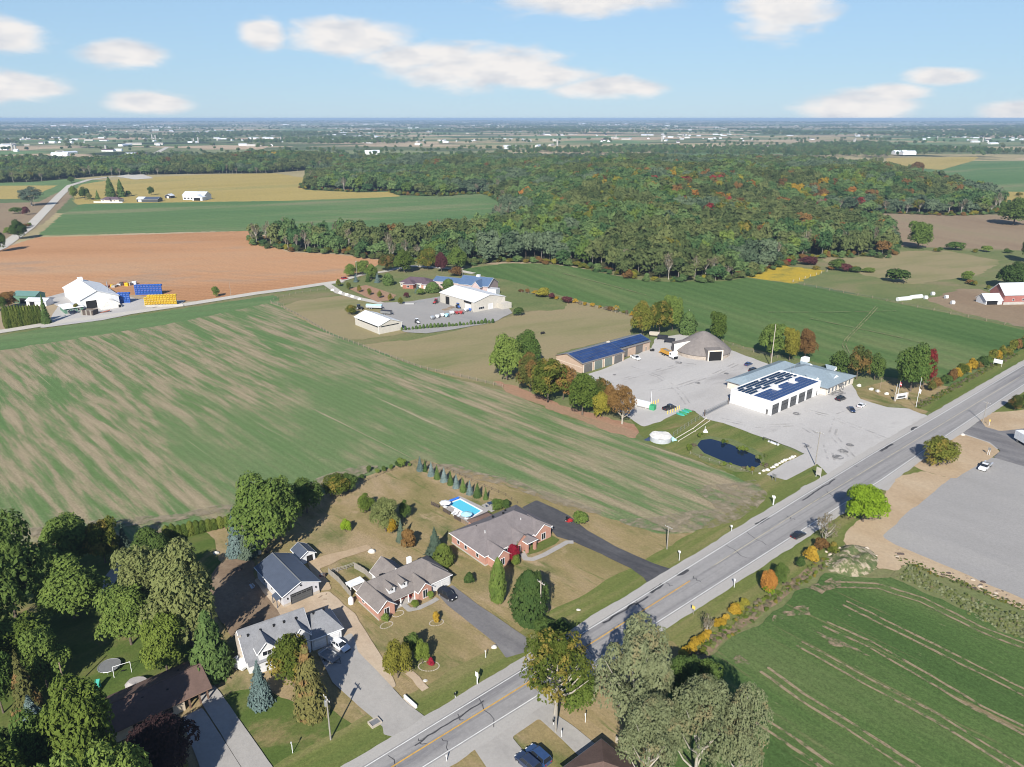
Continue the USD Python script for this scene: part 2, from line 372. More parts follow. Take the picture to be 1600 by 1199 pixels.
ground_mat('gravel_grey', [(0.3, (0.27, 0.262, 0.252)), (0.5, (0.295, 0.285, 0.275)), (0.7, (0.32, 0.308, 0.292))], 0.05, B_MAIN, 4.0, 8.0, 0.66, (2.0, 0.12), bump=0.015, patch=[((0.25, 0.245, 0.24), 0.03, 0.54, 0.7, 4.0), ((0.345, 0.315, 0.275), 0.06, 0.6, 0.74, 5.0)])
ground_mat('gravel_shoulder', [(0.3, (0.31, 0.295, 0.28)), (0.5, (0.36, 0.345, 0.325)), (0.7, (0.38, 0.36, 0.335))], 0.12, B_ROAD, 12.0, 8.0, 0.66, (2.5, 0.10), bump=0.015)
ground_mat('gravel_lane', [(0.3, (0.40, 0.38, 0.34)), (0.5, (0.46, 0.435, 0.39)), (0.7, (0.49, 0.46, 0.41))], 0.05, 75, 8.0, 8.0, 0.66, (1.5, 0.1), bump=0.015)
ground_mat('asphalt_road', [(0.3, (0.225, 0.218, 0.217)), (0.5, (0.27, 0.262, 0.258)), (0.7, (0.31, 0.30, 0.292))], 0.35, B_ROAD, 60.0, 7.0, 0.66, (1.2, 0.12), bump=0.004,
           patch=[((0.19, 0.185, 0.19), 0.09, 0.54, 0.64, 12.0), ((0.215, 0.21, 0.21), 0.5, 0.52, 0.6, 60.0)])
ground_mat('asphalt_dark', [(0.3, (0.055, 0.056, 0.063)), (0.5, (0.075, 0.075, 0.08)), (0.7, (0.10, 0.10, 0.105))], 0.25, B_MAIN, 3.0, 7.0, 0.66, (1.5, 0.18), bump=0.004)
ground_mat('asphalt_drive', [(0.3, (0.13, 0.125, 0.13)), (0.5, (0.165, 0.16, 0.163)), (0.7, (0.215, 0.208, 0.205))], 0.25, B_MAIN, 4.0, 7.0, 0.66, (1.5, 0.14), bump=0.004)
ground_mat('concrete_drive', [(0.3, (0.30, 0.285, 0.27)), (0.5, (0.34, 0.325, 0.305)), (0.7, (0.365, 0.345, 0.325))], 0.2, B_MAIN, 2.0, 7.0, 0.66, (1.5, 0.08), bump=0.004)
ground_mat('sandy_gravel', [(0.3, (0.36, 0.275, 0.19)), (0.5, (0.42, 0.33, 0.24)), (0.7, (0.46, 0.38, 0.285))], 0.15, B_MAIN, 2.5, 7.0, 0.66, (1.6, 0.12), bump=0.02)
ground_mat('sand_fill', [(0.3, (0.33, 0.24, 0.15)), (0.5, (0.39, 0.295, 0.195)), (0.7, (0.43, 0.34, 0.235))], 0.07, B_MAIN, 2.0, 7.0, 0.66, (1.2, 0.12), bump=0.03)
ground_mat('bare_soil', [(0.3, (0.16, 0.11, 0.075)), (0.5, (0.20, 0.145, 0.10)), (0.7, (0.25, 0.19, 0.135))], 0.12, B_MAIN, 2.0, 7.0, 0.66, (1.6, 0.2))
ground_mat('reddish_soil', [(0.3, (0.27, 0.15, 0.095)), (0.5, (0.31, 0.19, 0.125)), (0.7, (0.26, 0.19, 0.12))], 0.12, B_MAIN, 4.0, 7.0, 0.66, (1.4, 0.2))
feather_mat('track_soil', ((0.22, 0.175, 0.105), (0.30, 0.24, 0.16)), 0.6, 0.36, 0.56)
feather_mat('edge_soil', ((0.21, 0.15, 0.10), (0.28, 0.21, 0.14)), 0.5, 0.36, 0.58)
feather_mat('track_pale', ((0.17, 0.18, 0.09), (0.23, 0.22, 0.115)), 0.25, 0.36, 0.56)
ground_mat('tar', [(0.3, (0.045, 0.045, 0.05)), (0.7, (0.085, 0.085, 0.09))], 0.6, B_ROAD, 3.0, 5.0, 0.6, (2.0, 0.15), bump=0.004)
plain('paint_white', (0.62, 0.62, 0.60), 0.7, vary=0.2, scale=0.9)
plain('paint_yellow', (0.52, 0.30, 0.07), 0.7, vary=0.22, scale=0.9)
M['pond_water'] = usdkit.material(stage, '/World/Looks/pond_water', {'g': ('geometry', {}), 'n': ('noise_texture', dict(scale=1.2, detail=3.0)), 'b': ('bump', dict(strength=0.15, distance=0.05)),
                                  'p': ('principled_bsdf', dict(base_color=(0.006, 0.012, 0.03), roughness=0.06, specular_ior_level=0.5))},
                                  [('g.position', 'n.vector'), ('n.fac', 'b.height'), ('b.normal', 'p.normal')], surface='p.BSDF')
# open country as far as the horizon: a patchwork of fields, some under crops, some ploughed
phi = math.radians(38)
M['farmland'] = usdkit.material(stage, '/World/Looks/farmland', {
    'g': ('geometry', {}), 'rot': ('mapping', dict(rotation=(0, 0, phi), scale=(1 / 520.0, 1 / 300.0, 0.0))),
    'v': ('voronoi_texture', dict(dimensions='2D', metric='chebychev', feature='f1', scale=1.0, randomness=0.85)),
    'sx': ('separate_color', {}), 'r': ('rgb_ramp', dict(interpolate=False, ramp=[(0.0, (0.10, 0.125, 0.06)), (0.16, (0.36, 0.285, 0.19)), (0.34, (0.12, 0.185, 0.08)), (0.48, (0.31, 0.265, 0.15)), (0.6, (0.11, 0.15, 0.07)), (0.72, (0.40, 0.31, 0.21)), (0.88, (0.18, 0.20, 0.10))])),
    'n': ('noise_texture', dict(scale=0.004, detail=8.0, roughness=0.65)), 'nr': ('rgb_ramp', dict(ramp=[(0.3, (0.75, 0.75, 0.75)), (0.7, (1.25, 1.25, 1.25))])),
    'm': ('mix_color', dict(blend_type='multiply', fac=1.0)),
    'n2': ('noise_texture', dict(scale=0.0011, detail=7.0, roughness=0.6)), 'wr': ('map_range', dict(range_type='smoothstep', from_min=0.57, from_max=0.61, clamp=True)),
    'wm': ('mix_color', dict(b=(0.035, 0.05, 0.025))),
    'p': ('principled_bsdf', dict(roughness=0.95, specular_ior_level=0.02))},
    [('g.position', 'rot.vector'), ('rot.vector', 'v.vector'), ('v.color', 'sx.color'), ('sx.r', 'r.fac'), ('g.position', 'n.vector'), ('n.fac', 'nr.fac'), ('r.color', 'm.a'), ('nr.color', 'm.b'),
     ('g.position', 'n2.vector'), ('n2.fac', 'wr.value'), ('wr.result', 'wm.fac'), ('m.result', 'wm.a'), ('wm.result', 'p.base_color')], surface='p.BSDF')

# one sheet to the horizon
radii = np.concatenate([[0.0], np.geomspace(30, 70000, 46)])
ang = np.linspace(0, 2 * np.pi, 97)[:-1]
v = [(0, 0, 0)] + [(r * math.cos(a), r * math.sin(a), 0.0) for r in radii[1:] for a in ang]
f = [(0, 1 + j, 1 + (j + 1) % 96) for j in range(96)]
for i in range(len(radii) - 2):
    b0, b1 = 1 + i * 96, 1 + (i + 1) * 96
    for j in range(96):
        k = (j + 1) % 96
        f += [(b0 + j, b1 + j, b1 + k), (b0 + j, b1 + k, b0 + k)]
v = np.array(v, float)
far = np.hypot(v[:, 0], v[:, 1])
# low swells in the far country only
v[:, 2] = np.clip((far - 3500) / 6000, 0, 1) * np.clip(meshkit.fbm(np.c_[v[:, :2] / 5200.0, np.zeros(len(v))], 4, 3) - 0.3, 0, 1) * 60
single('farmland', None, None, (v, np.array(f)), 'farmland', smooth=True, kind='structure')

LAYER = [0.012]


def shape_of(px, smooth=0.0, jag=0.0, seed=1, jscale=4.0):
    s = Polygon([tuple(G(*p)) for p in px]).buffer(0)
    if smooth:
        s = s.buffer(-smooth, join_style=1).buffer(2 * smooth, join_style=1).buffer(-smooth, join_style=1)
    if jag:
        s = s.segmentize(jscale * 0.35)

        def wob(c):
            p = np.asarray(c)[:, :2]
            q = np.c_[p / jscale, np.zeros(len(p))]
            return np.c_[p[:, 0] + jag * 2 * (meshkit.fbm(q, 3, seed) - 0.5), p[:, 1] + jag * 2 * (meshkit.fbm(q, 3, seed + 9) - 0.5)]
        gs = [Polygon(wob(g.exterior.coords), [wob(h.coords) for h in g.interiors]).buffer(0) for g in (s.geoms if hasattr(s, 'geoms') else [s])]
        s = shapely.union_all(gs)
    return s


def flat(s, z):
    mb = MB()
    for g in (s.geoms if hasattr(s, 'geoms') else [s]):
        if g.area > 0.01:
            vv, ff = trimesh.creation.triangulate_polygon(g, engine='earcut')
            a, b, c = vv[ff[:, 0]], vv[ff[:, 1]], vv[ff[:, 2]]
            cr = (b[:, 0] - a[:, 0]) * (c[:, 1] - a[:, 1]) - (b[:, 1] - a[:, 1]) * (c[:, 0] - a[:, 0])
            ff[cr < 0] = ff[cr < 0][:, ::-1]
            mb.add(np.c_[vv, np.full(len(vv), z)], ff)
    return mb


def land(name, px, m, smooth=0.0, jag=0.0, kind='structure', shape=None, jscale=4.0, label=None):
    LAYER[0] += 0.005
    s = shape if shape is not None else shape_of(px, smooth, jag, int(LAYER[0] * 1000), jscale)
    single(name, label, None, flat(s, LAYER[0]), m, kind=kind)
    return s


def ribbon(px, width, world=False):
    return LineString([tuple(p) if world else tuple(G(*p)) for p in px]).buffer(width / 2, cap_style=2, join_style=1)


FOREST = [
    [(393, 380), (450, 393), (530, 396), (600, 407), (700, 414), (745, 413), (790, 410), (850, 410), (900, 416), (960, 429), (1010, 438), (1060, 439), (1130, 438), (1200, 424), (1240, 405), (1310, 402), (1386, 402),
     (1396, 384), (1385, 360), (1310, 347), (1245, 336), (1310, 332), (1400, 334), (1500, 337), (1556, 334), (1562, 312), (1500, 292), (1400, 268), (1300, 257), (1250, 253), (1190, 255), (1100, 258), (1000, 252), (880, 252), (800, 250), (700, 252),
     (560, 255), (485, 275), (475, 296), (560, 300), (610, 298), (627, 305), (690, 307), (760, 303), (795, 320), (775, 345), (755, 362), (700, 374), (600, 380), (500, 379), (410, 374)],
    [(-60, 288), (60, 284), (160, 275), (300, 272), (420, 271), (490, 265), (560, 256), (560, 250), (480, 246), (300, 250), (100, 254), (-60, 258)]]
land('forest_floor', None, 'forest_floor', shape=shapely.union_all([shape_of(p, 0, 5, 3, 30) for p in FOREST]))
land('rough_grass', [(-300, 560), (430, 455), (600, 405), (1100, 430), (1800, 520), (2300, 700), (2300, 1400), (-400, 1400)], 'rough_pasture')
land('pasture_field', [(-80, 320), (60, 316), (112, 290), (120, 300), (75, 345), (40, 366), (-80, 420)], 'pasture_brown', 6, 3)
land('stubble_field', [(-60, 312), (40, 311), (90, 290), (-60, 291)], 'stubble_yellow', 6, 3)
land('stubble_field', [(112, 300), (128, 288), (200, 278), (330, 273), (430, 271), (480, 279), (476, 297), (560, 301), (612, 300), (626, 307), (560, 314), (430, 316), (300, 318), (118, 320)], 'stubble_yellow', 6, 4)
land('green_field', [(58, 369), (100, 333), (128, 319), (300, 316), (450, 314), (560, 310), (690, 305), (765, 301), (785, 322), (765, 350), (600, 372), (420, 368), (388, 361), (250, 364)], 'green_far', 6, 3)
land('tilled_field', [(-120, 480), (-120, 400), (0, 390), (58, 371), (250, 366), (388, 361), (392, 374), (450, 394), (530, 398), (600, 408), (565, 432), (470, 452), (350, 466), (290, 471), (180, 458), (80, 468)], 'tilled_soil', 4, 2)
land('stubble_field', [(1385, 247), (1530, 245), (1520, 252), (1470, 266), (1385, 258)], 'stubble_yellow', 10, 4)
land('green_field', [(1470, 266), (1520, 252), (1700, 250), (1700, 330), (1590, 310), (1560, 300), (1500, 285), (1400, 262)], 'green_far', 10, 4)
land('stubble_field', [(1560, 330), (1562, 300), (1620, 300), (1700, 310), (1700, 360), (1590, 350)], 'stubble_yellow', 10, 4)
land('bare_field', [(1150, 243), (1215, 241), (1300, 247), (1180, 250), (1120, 249)], 'pasture_tan', 10, 5)
land('bare_field', [(1300, 333), (1380, 334), (1500, 337), (1560, 335), (1640, 352), (1640, 395), (1500, 396), (1430, 392), (1395, 384), (1385, 360), (1310, 348)], 'pasture_brown', 5, 3)
land('rough_pasture', [(1130, 438), (1210, 418), (1250, 400), (1395, 385), (1560, 390), (1760, 400), (1800, 560), (1600, 514), (1480, 486), (1390, 470), (1270, 446)], 'rough_pasture', 4, 3)
land('hay_field', [(1275, 402), (1330, 404), (1420, 392), (1480, 392), (1565, 408), (1530, 430), (1420, 446), (1330, 425)], 'pasture_tan', 8, 3)
land('goldenrod_patch', [(1165, 433), (1213, 414), (1292, 424), (1242, 443), (1205, 439)], 'goldenrod', 2, 3)
land('bare_yard', [(1445, 470), (1500, 452), (1540, 452), (1560, 470), (1660, 470), (1660, 520), (1590, 510), (1500, 487)], 'pasture_brown', 4, 3)
W_MID = land('wheat_field', [(722, 421), (790, 412), (850, 412), (900, 418), (960, 431), (1010, 440), (1060, 441), (1130, 440), (1165, 435), (1242, 444), (1390, 472), (1480, 490), (1600, 516), (1660, 533), (1480, 607), (1440, 600), (1400, 592), (1300, 572), (1180, 546), (1080, 515), (1000, 497), (930, 478), (870, 462), (790, 448)], 'wheat_far', 4, 2)
land('hay_field', [(632, 534), (700, 520), (790, 497), (830, 487), (872, 461), (990, 493), (985, 525), (872, 552), (868, 600), (790, 606), (700, 588), (640, 569), (560, 540), (640, 530)], 'pasture_tan', 3, 1)
land('paddock', [(437, 480), (470, 470), (540, 462), (620, 480), (640, 520), (552, 533), (520, 524), (460, 495)], 'pasture_tan', 3, 2)
land('yard_lawn', [(540, 450), (600, 425), (720, 425), (800, 440), (890, 466), (880, 485), (810, 487), (740, 470), (660, 470), (610, 478), (570, 466)], 'rough_pasture', 2, 2)
MAINF = land('crop_field', [(-160, 560), (0, 528), (180, 499), (300, 484), (430, 462), (440, 480), (470, 500), (540, 531), (600, 553), (640, 570), (700, 590), (790, 612), (870, 646), (960, 676), (1020, 697), (1100, 725), (1185, 758), (1197, 770), (1185, 795), (1100, 832), (1030, 838),
                            (900, 796), (762, 746), (700, 730), (652, 720), (600, 738), (540, 760), (440, 800), (330, 815), (200, 850), (60, 850), (-60, 845), (-300, 800)], 'crop_seedlings', 2, 1.2)
land('field_headland', [(-140, 556), (0, 525), (200, 495), (430, 461), (437, 470), (300, 500), (180, 520), (0, 548), (-140, 580)], 'green_far', 1, 2)
land('soil_strip', [(760, 590), (800, 602), (880, 634), (960, 656), (1010, 668), (985, 686), (930, 668), (860, 640), (790, 612)], 'reddish_soil', 1.5, 1.6)
# the home lots
LOTS = land('lawn', [(-60, 852), (60, 850), (200, 850), (330, 812), (440, 798), (540, 757), (600, 735), (652, 717), (700, 728), (762, 744), (900, 794), (1030, 836), (1105, 832), (1190, 792), (1205, 805), (1000, 930), (640, 1158), (520, 1235), (-160, 1300), (-160, 900)], 'lawn', 1, 0.8)
land('lawn', [(1010, 690), (985, 655), (1050, 650), (1110, 640), (1260, 715), (1300, 735), (1190, 800), (1200, 768), (1100, 724)], 'verge_grass', 1.5, 1.2)
land('lawn', [(1290, 620), (1400, 592), (1480, 605), (1500, 610), (1440, 650), (1400, 630), (1380, 635), (1340, 625)], 'lawn', 2, 1.2)
land('garden_lawn', [(-60, 860), (180, 850), (320, 830), (345, 860), (330, 960), (350, 1060), (200, 1090), (60, 1199), (-100, 1199)], 'lawn_green', 2, 1.5)
land('front_lawn', [(345, 1060), (440, 1090), (520, 1110), (560, 1140), (600, 1175), (520, 1240), (420, 1230), (330, 1060)], 'lawn_green', 3, 2.0)
land('front_lawn', [(560, 960), (620, 985), (700, 965), (790, 1010), (800, 1030), (700, 1100), (640, 1080), (560, 985)], 'lawn', 2, 1.5)

# the county road: (north edge side, south edge side) measured across its centre line
C0, C1 = np.array([-17.0, 95.2]), np.array([223.0, 307.7])
RD = (C1 - C0) / np.linalg.norm(C1 - C0)
RN = np.array([-RD[1], RD[0]])
R0 = C0 + RN * 0.0


def along(s, t=0.0):
    """A point s metres along the county road, t metres to its far side."""
    return R0 + RD * s + RN * t


SS = np.arange(-120.0, 1500.0, 4.0)
EDGE_N = np.interp(SS, [-160, -40, 0, 60, 130, 175, 235, 315, 1500], [5.0, 3.4, 2.9, 2.3, 2.1, 1.5, 0.0, -1.7, -28.0])
EDGE_S = np.interp(SS, [-160, -40, 0, 28, 55, 130, 160, 200, 258, 315, 1500], [-2.5, -2.6, -3.3, -4.2, -5.4, -7.3, -8.1, -8.2, -9.0, -10.0, -36.0])
EDGE_Y = np.interp(SS, [-160, -40, 0, 40, 70, 133, 200, 260, 315, 1500], [1.2, 0.5, 0.0, -0.8, -1.15, -1.6, -3.2, -4.6, -5.9, -32.0])


def road_strip(lo, hi, s0=-120.0, s1=1500.0):
    """The strip of ground along the county road between two offsets (arrays over SS)."""
    k = (SS >= s0) & (SS <= s1)
    lo, hi = np.broadcast_to(lo, SS.shape)[k], np.broadcast_to(hi, SS.shape)[k]
    a = [tuple(along(x, t)) for x, t in zip(SS[k], lo)]
    b = [tuple(along(x, t)) for x, t in zip(SS[k], hi)]
    return Polygon(a + b[::-1]).buffer(0)


def ragged(s, amount, scale, seed):
    s = s.segmentize(scale * 0.4)
    w = lambda c: np.asarray(c)[:, :2] + amount * 2 * np.c_[meshkit.fbm(np.c_[np.asarray(c)[:, :2] / scale, np.zeros(len(c))], 3, seed) - .5, meshkit.fbm(np.c_[np.asarray(c)[:, :2] / scale, np.ones(len(c))], 3, seed) - .5]
    return Polygon(w(s.exterior.coords)).buffer(0)


land('road_verge', None, 'verge_grass', shape=ragged(road_strip(EDGE_N + 1, EDGE_N + 9.5, -120, 196), 1.2, 8, 1))
land('road_verge', None, 'verge_grass', shape=ragged(road_strip(EDGE_S - 11, EDGE_S - 1), 1.5, 8, 2))
land('road_verge', None, 'verge_grass', shape=ragged(road_strip(EDGE_N + 1, EDGE_N + 9, 226), 1.2, 8, 3))
# fields and lots beyond the road
WHEAT = land('wheat_field', [(1030, 1075), (1090, 1040), (1180, 975), (1260, 915), (1300, 893), (1330, 905), (1390, 905), (1420, 900), (1700, 1010), (1900, 1100), (1900, 1400), (1000, 1400), (1000, 1200)], 'winter_wheat', 3, 1.5)
land('south_lawn', [(820, 1110), (870, 1090), (1000, 1010), (1050, 1000), (1085, 1040), (1040, 1090), (1040, 1400), (500, 1400), (640, 1220)], 'lawn', 1, 0.6)
land('field_edge', [(1050, 1050), (1120, 990), (1200, 936), (1270, 886), (1282, 890), (1210, 944), (1130, 1004), (1066, 1064)], 'edge_soil', 0.5, 1.6, jscale=7)
land('reed_strip', [(1390, 905), (1408, 880), (1500, 930), (1700, 1010), (1700, 1045), (1560, 985), (1470, 935)], 'rough_pasture', 2, 2)
land('sand_bank', [(1318, 845), (1335, 822), (1380, 775), (1390, 752), (1440, 735), (1480, 748), (1560, 740), (1700, 700), (1700, 960), (1600, 955), (1500, 910), (1420, 880), (1395, 893), (1372, 892), (1350, 870)], 'sand_fill', 2, 1.5)
land('sand_bank', [(1520, 650), (1560, 645), (1620, 640), (1700, 650), (1640, 690), (1560, 676), (1535, 670)], 'sand_fill', 3, 0.6)
land('gravel_lot', [(1378, 840), (1420, 800), (1478, 755), (1505, 733), (1550, 715), (1620, 735), (1720, 760), (1740, 970), (1600, 938), (1500, 895), (1400, 853)], 'gravel_grey', 2, 0.4)
land('lot_entrance', [(1380, 745), (1420, 722), (1455, 735), (1500, 740), (1545, 718), (1560, 700), (1545, 690), (1500, 676), (1470, 678), (1445, 690), (1430, 715), (1375, 760), (1378, 778), (1400, 752)], 'gravel_shoulder', 1, 0.3)
land('sand_island', [(1420, 726), (1440, 700), (1475, 680), (1505, 680), (1545, 693), (1562, 706), (1550, 716), (1515, 735), (1490, 750), (1440, 736)], 'sand_fill', 2, 0.3)
land('lot_drive', [(1455, 690), (1480, 676), (1515, 657), (1528, 652), (1540, 668), (1562, 675), (1605, 670), (1720, 660), (1760, 780), (1600, 730), (1552, 716), (1563, 706), (1546, 692), (1505, 678), (1478, 678)], 'asphalt_drive', 1, 0.3)
# township yard
YARD = land('gravel_yard', [(905, 590), (950, 575), (1017, 545), (1024, 530), (1070, 522), (1120, 540), (1180, 562), (1215, 575), (1330, 600), (1345, 625), (1385, 637), (1420, 640), (1440, 648), (1462, 642), (1300, 748), (1262, 712), (1240, 702), (1130, 662), (1100, 655), (1085, 642), (1060, 645), (1030, 660), (1005, 668), (985, 655), (940, 625), (900, 605)], 'gravel_pale', 1.2, 0.5)
land('gravel_drive', [(1197, 743), (1228, 752), (1275, 727), (1300, 715), (1262, 708), (1225, 725)], 'gravel_pale', 0.5, 0.2)
land('field_entrance', [(1250, 764), (1258, 759), (1272, 760), (1266, 768), (1254, 769)], 'gravel_shoulder', 0.3, 0.2)
land('pond_bank', [(1078, 705), (1086, 690), (1108, 681), (1150, 690), (1190, 710), (1200, 730), (1190, 740), (1150, 738), (1100, 722)], 'rough_pasture', 1, 0.8)
land('pond_water', [(1089, 697), (1095, 689), (1110, 687), (1140, 695), (1165, 706), (1185, 715), (1190, 726), (1180, 732), (1160, 731), (1130, 722), (1100, 709)], 'pond_water', 1.2, 0.1)
# side road to the barns, and its yards
SIDE = [(-160, 541), (-60, 530), (0, 519), (100, 503), (200, 490), (300, 475), (400, 459), (455, 452), (500, 445), (535, 440)]
land('gravel_yard', [(70, 466), (100, 458), (180, 458), (215, 468), (290, 470), (284, 476), (240, 481), (225, 487), (200, 493), (160, 501), (60, 514), (75, 505), (90, 480)], 'gravel_pale', 1.5, 0.5)
land('side_road', None, 'gravel_lane', shape=ribbon(SIDE, 7.5))
land('gravel_lane', None, 'gravel_lane', shape=ribbon([(520, 443), (560, 431), (600, 425), (640, 416), (700, 420), (740, 428)], 5.0))
land('gravel_lane', None, 'gravel_lane', shape=ribbon([(508, 443), (530, 458), (560, 467), (610, 478)], 5.0))
land('gravel_yard', [(596, 474), (640, 472), (700, 462), (745, 470), (790, 475), (800, 490), (770, 505), (700, 517), (665, 522), (632, 520), (600, 500)], 'gravel_grey', 1.5, 0.6)
land('vegetable_garden', [(545, 452), (572, 446), (620, 462), (610, 470), (590, 473)], 'reddish_soil', 0.6, 0.4)
land('far_road', None, 'gravel_lane', shape=ribbon([(-40, 405), (0, 388), (45, 356), (75, 325), (92, 307), (110, 290), (140, 281), (180, 276)], 10.0))
land('sand_pit', [(180, 276), (200, 273), (225, 273), (240, 279), (210, 281)], 'gravel_lane', 6, 4)
land('far_road', None, 'gravel_lane', shape=ribbon([(243, 240), (262, 230)], 16.0))
# home drives, paths and bare ground
land('bare_soil', [(318, 915), (340, 885), (365, 868), (395, 880), (400, 905), (450, 955), (440, 966), (368, 1000), (355, 990), (335, 960)], 'bare_soil', 1.5, 0.8)
land('sandy_ground', [(396, 905), (405, 900), (448, 948), (500, 928), (515, 925), (545, 950), (570, 985), (605, 1040), (620, 1075), (590, 1078), (545, 1030), (520, 985), (440, 965)], 'sandy_gravel', 0.8, 0.5)
land('bare_soil', [(480, 880), (505, 870), (540, 862), (575, 852), (583, 858), (540, 873), (500, 890), (520, 925), (500, 925)], 'sand_fill', 0.8, 0.5)
land('concrete_drive', [(495, 1020), (530, 1000), (550, 990), (560, 1020), (605, 1068), (640, 1105), (664, 1122), (640, 1160), (600, 1150), (598, 1138), (560, 1105), (520, 1068)], 'concrete_drive', 0.6, 0.1)
land('asphalt_drive', [(683, 930), (707, 916), (745, 945), (822, 998), (825, 1020), (790, 1030), (775, 1008), (700, 948)], 'asphalt_drive', 0.4, 0.15)
land('asphalt_drive', [(815, 795), (838, 783), (865, 795), (890, 808), (920, 832), (960, 855), (1020, 882), (1052, 892), (1015, 918), (1006, 905), (985, 890), (940, 868), (895, 848), (870, 840), (853, 822)], 'asphalt_dark', 0.6, 0.15)
land('garden_bed', [(818, 862), (833, 838), (850, 832), (875, 845), (868, 852), (840, 865), (825, 869)], 'lawn_green', 0.3, 0.2)
land('concrete_path', None, 'concrete_drive', shape=shapely.union_all([ribbon([(816, 866), (821, 875), (832, 876), (850, 869), (870, 858), (886, 849), (896, 849)], 1.5)]).buffer(0.3).buffer(-0.3))
land('concrete_path', None, 'concrete_drive', shape=ribbon([(631, 947), (640, 955), (655, 952), (672, 944), (684, 937)], 1.3))
land('lawn_path', None, 'sandy_gravel', shape=ribbon([(638, 1052), (650, 1062), (657, 1072), (665, 1080)], 1.5))
land('concrete_drive', [(283, 1125), (316, 1108), (345, 1150), (385, 1215), (380, 1260), (320, 1220)], 'concrete_drive', 0.4, 0.1)
land('concrete_drive', [(292, 1040), (303, 1035), (345, 1085), (425, 1199), (470, 1270), (420, 1280), (385, 1213), (318, 1105), (305, 1070)], 'concrete_drive', 0.4, 0.1)
land('patio', [(155, 945), (163, 905), (195, 862), (188, 900), (172, 925)], 'gravel_grey', 0.5, 0.2)
land('concrete_drive', [(735, 1165), (800, 1120), (845, 1095), (856, 1080), (862, 1090), (868, 1118), (900, 1140), (985, 1210), (1000, 1240), (960, 1240), (880, 1160), (842, 1125), (800, 1155), (830, 1190), (860, 1230), (800, 1260)], 'concrete_drive', 0.6, 0.1)
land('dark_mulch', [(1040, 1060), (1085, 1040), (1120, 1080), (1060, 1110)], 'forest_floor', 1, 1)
# road surface and paint
land('road_shoulder', None, 'gravel_shoulder', shape=ragged(road_strip(EDGE_S - 2.7, EDGE_N + 2.6), 0.35, 3.0, 4))
land('road', None, 'asphalt_road', shape=road_strip(EDGE_S - 0.35, EDGE_N + 0.35))
rg = random.Random(3)
tar = []
for s0, s1, t in ((-18, -8, 1.7), (2, 17, 1.3), (50, 60, 1.8), (60, 64, 1.2), (66, 70, 2.0), (76, 79, 1.9), (110, 115, 2.2), (131, 150, 0.9), (180, 188, 0.7), (205, 209, 1.3)):
    n = max(4, int((s1 - s0) / 1.2))
    pts = [tuple(along(x, t + rg.uniform(-.25, .25))) for x in np.linspace(s0, s1, n)]
    tar.append(LineString(pts).buffer(0.13 if s0 < 20 else 0.22 if s0 < 66 or s0 in (131,) else 0.45))
for s in (-12, -3, 3, 6.5, 11, 16, 42, 52, 60, 71, 78, 95, 104, 120, 141, 163):
    a, b = rg.choice([(0.3, 2.0), (-3.2, -0.6), (-4.5, 2.4)])
    pts = [tuple(along(s + rg.uniform(-.5, .5) + .25 * t, t)) for t in np.linspace(a, b, 6)]
    tar.append(LineString(pts).buffer(0.07))
land('crack_seal', None, 'tar', shape=shapely.union_all(tar), kind='stuff')
land('edge_line', None, 'paint_white', shape=road_strip(EDGE_N - 0.09, EDGE_N + 0.09))
land('edge_line', None, 'paint_white', shape=road_strip(EDGE_S - 0.09, EDGE_S + 0.09))
land('centre_line', None, 'paint_yellow', shape=road_strip(EDGE_Y - 0.13, EDGE_Y + 0.13, -120, 78))
feather_mat('worn_paint', ((0.40, 0.36, 0.26), (0.46, 0.42, 0.32)), 0.35, 0.3, 0.5)
land('centre_line', None, 'worn_paint', shape=road_strip(EDGE_Y - 0.09, EDGE_Y + 0.09, 82, 900))
# tyre marks and damp stains on the gravel lots
feather_mat('lot_mark', ((0.365, 0.35, 0.335), (0.395, 0.38, 0.365)), 0.12, 0.44, 0.72)
feather_mat('lot_stain', ((0.15, 0.148, 0.15), (0.22, 0.215, 0.21)), 0.7, 0.40, 0.62)
mk = []
for a in ([(1000, 615), (1060, 605), (1120, 585), (1150, 570)], [(950, 600), (1010, 585), (1060, 572), (1085, 570)], [(1300, 725), (1290, 690), (1250, 665), (1180, 668), (1120, 655)], [(1330, 715), (1300, 680), (1310, 650), (1340, 640)], [(1390, 690), (1340, 670), (1290, 650), (1250, 640)], [(985, 575), (1030, 590), (1060, 612), (1080, 640)],
          [(1420, 830), (1470, 790), (1520, 760), (1560, 745), (1610, 745)], [(1450, 850), (1520, 820), (1570, 780), (1610, 770)], [(1480, 870), (1550, 850), (1620, 840)], [(1540, 900), (1560, 840), (1600, 800)]):
    g = LineString([tuple(G(*q)) for q in a]).segmentize(3.0)
    for o in (-.95, .95):
        h = g.offset_curve(o)
        mk.append(h.buffer(0.32))
land('tyre_marks', None, 'lot_mark', shape=shapely.union_all(mk[:12]), kind='stuff')
st = [Point(*G(x, y)).buffer(r) for x, y, r in ((1317, 707, 1.6), (1309, 716, 1.7), (1328, 697, 1.2), (1262, 700, 1.2), (1245, 648, 1.4), (1305, 617, 3.0), (1310, 615, 2.6), (1135, 585, 1.0), (1060, 568, 1.6), (960, 587, 0.7), (1090, 600, 1.2))]
land('damp_stains', None, 'lot_stain', shape=shapely.union_all(st), kind='stuff')
feather_mat('worn_headland', ((0.25, 0.21, 0.145), (0.30, 0.255, 0.18)), 0.35, 0.36, 0.66)
land('field_headland', [(1090, 762), (1180, 752), (1197, 770), (1184, 796), (1120, 824), (1040, 834), (960, 812), (1040, 808), (1110, 792)], 'worn_headland', 1, 2.0, jscale=9)
land('field_headland', [(640, 722), (700, 728), (770, 742), (900, 786), (960, 812), (900, 800), (762, 752), (690, 738)], 'worn_headland', 1, 2.0, jscale=9)
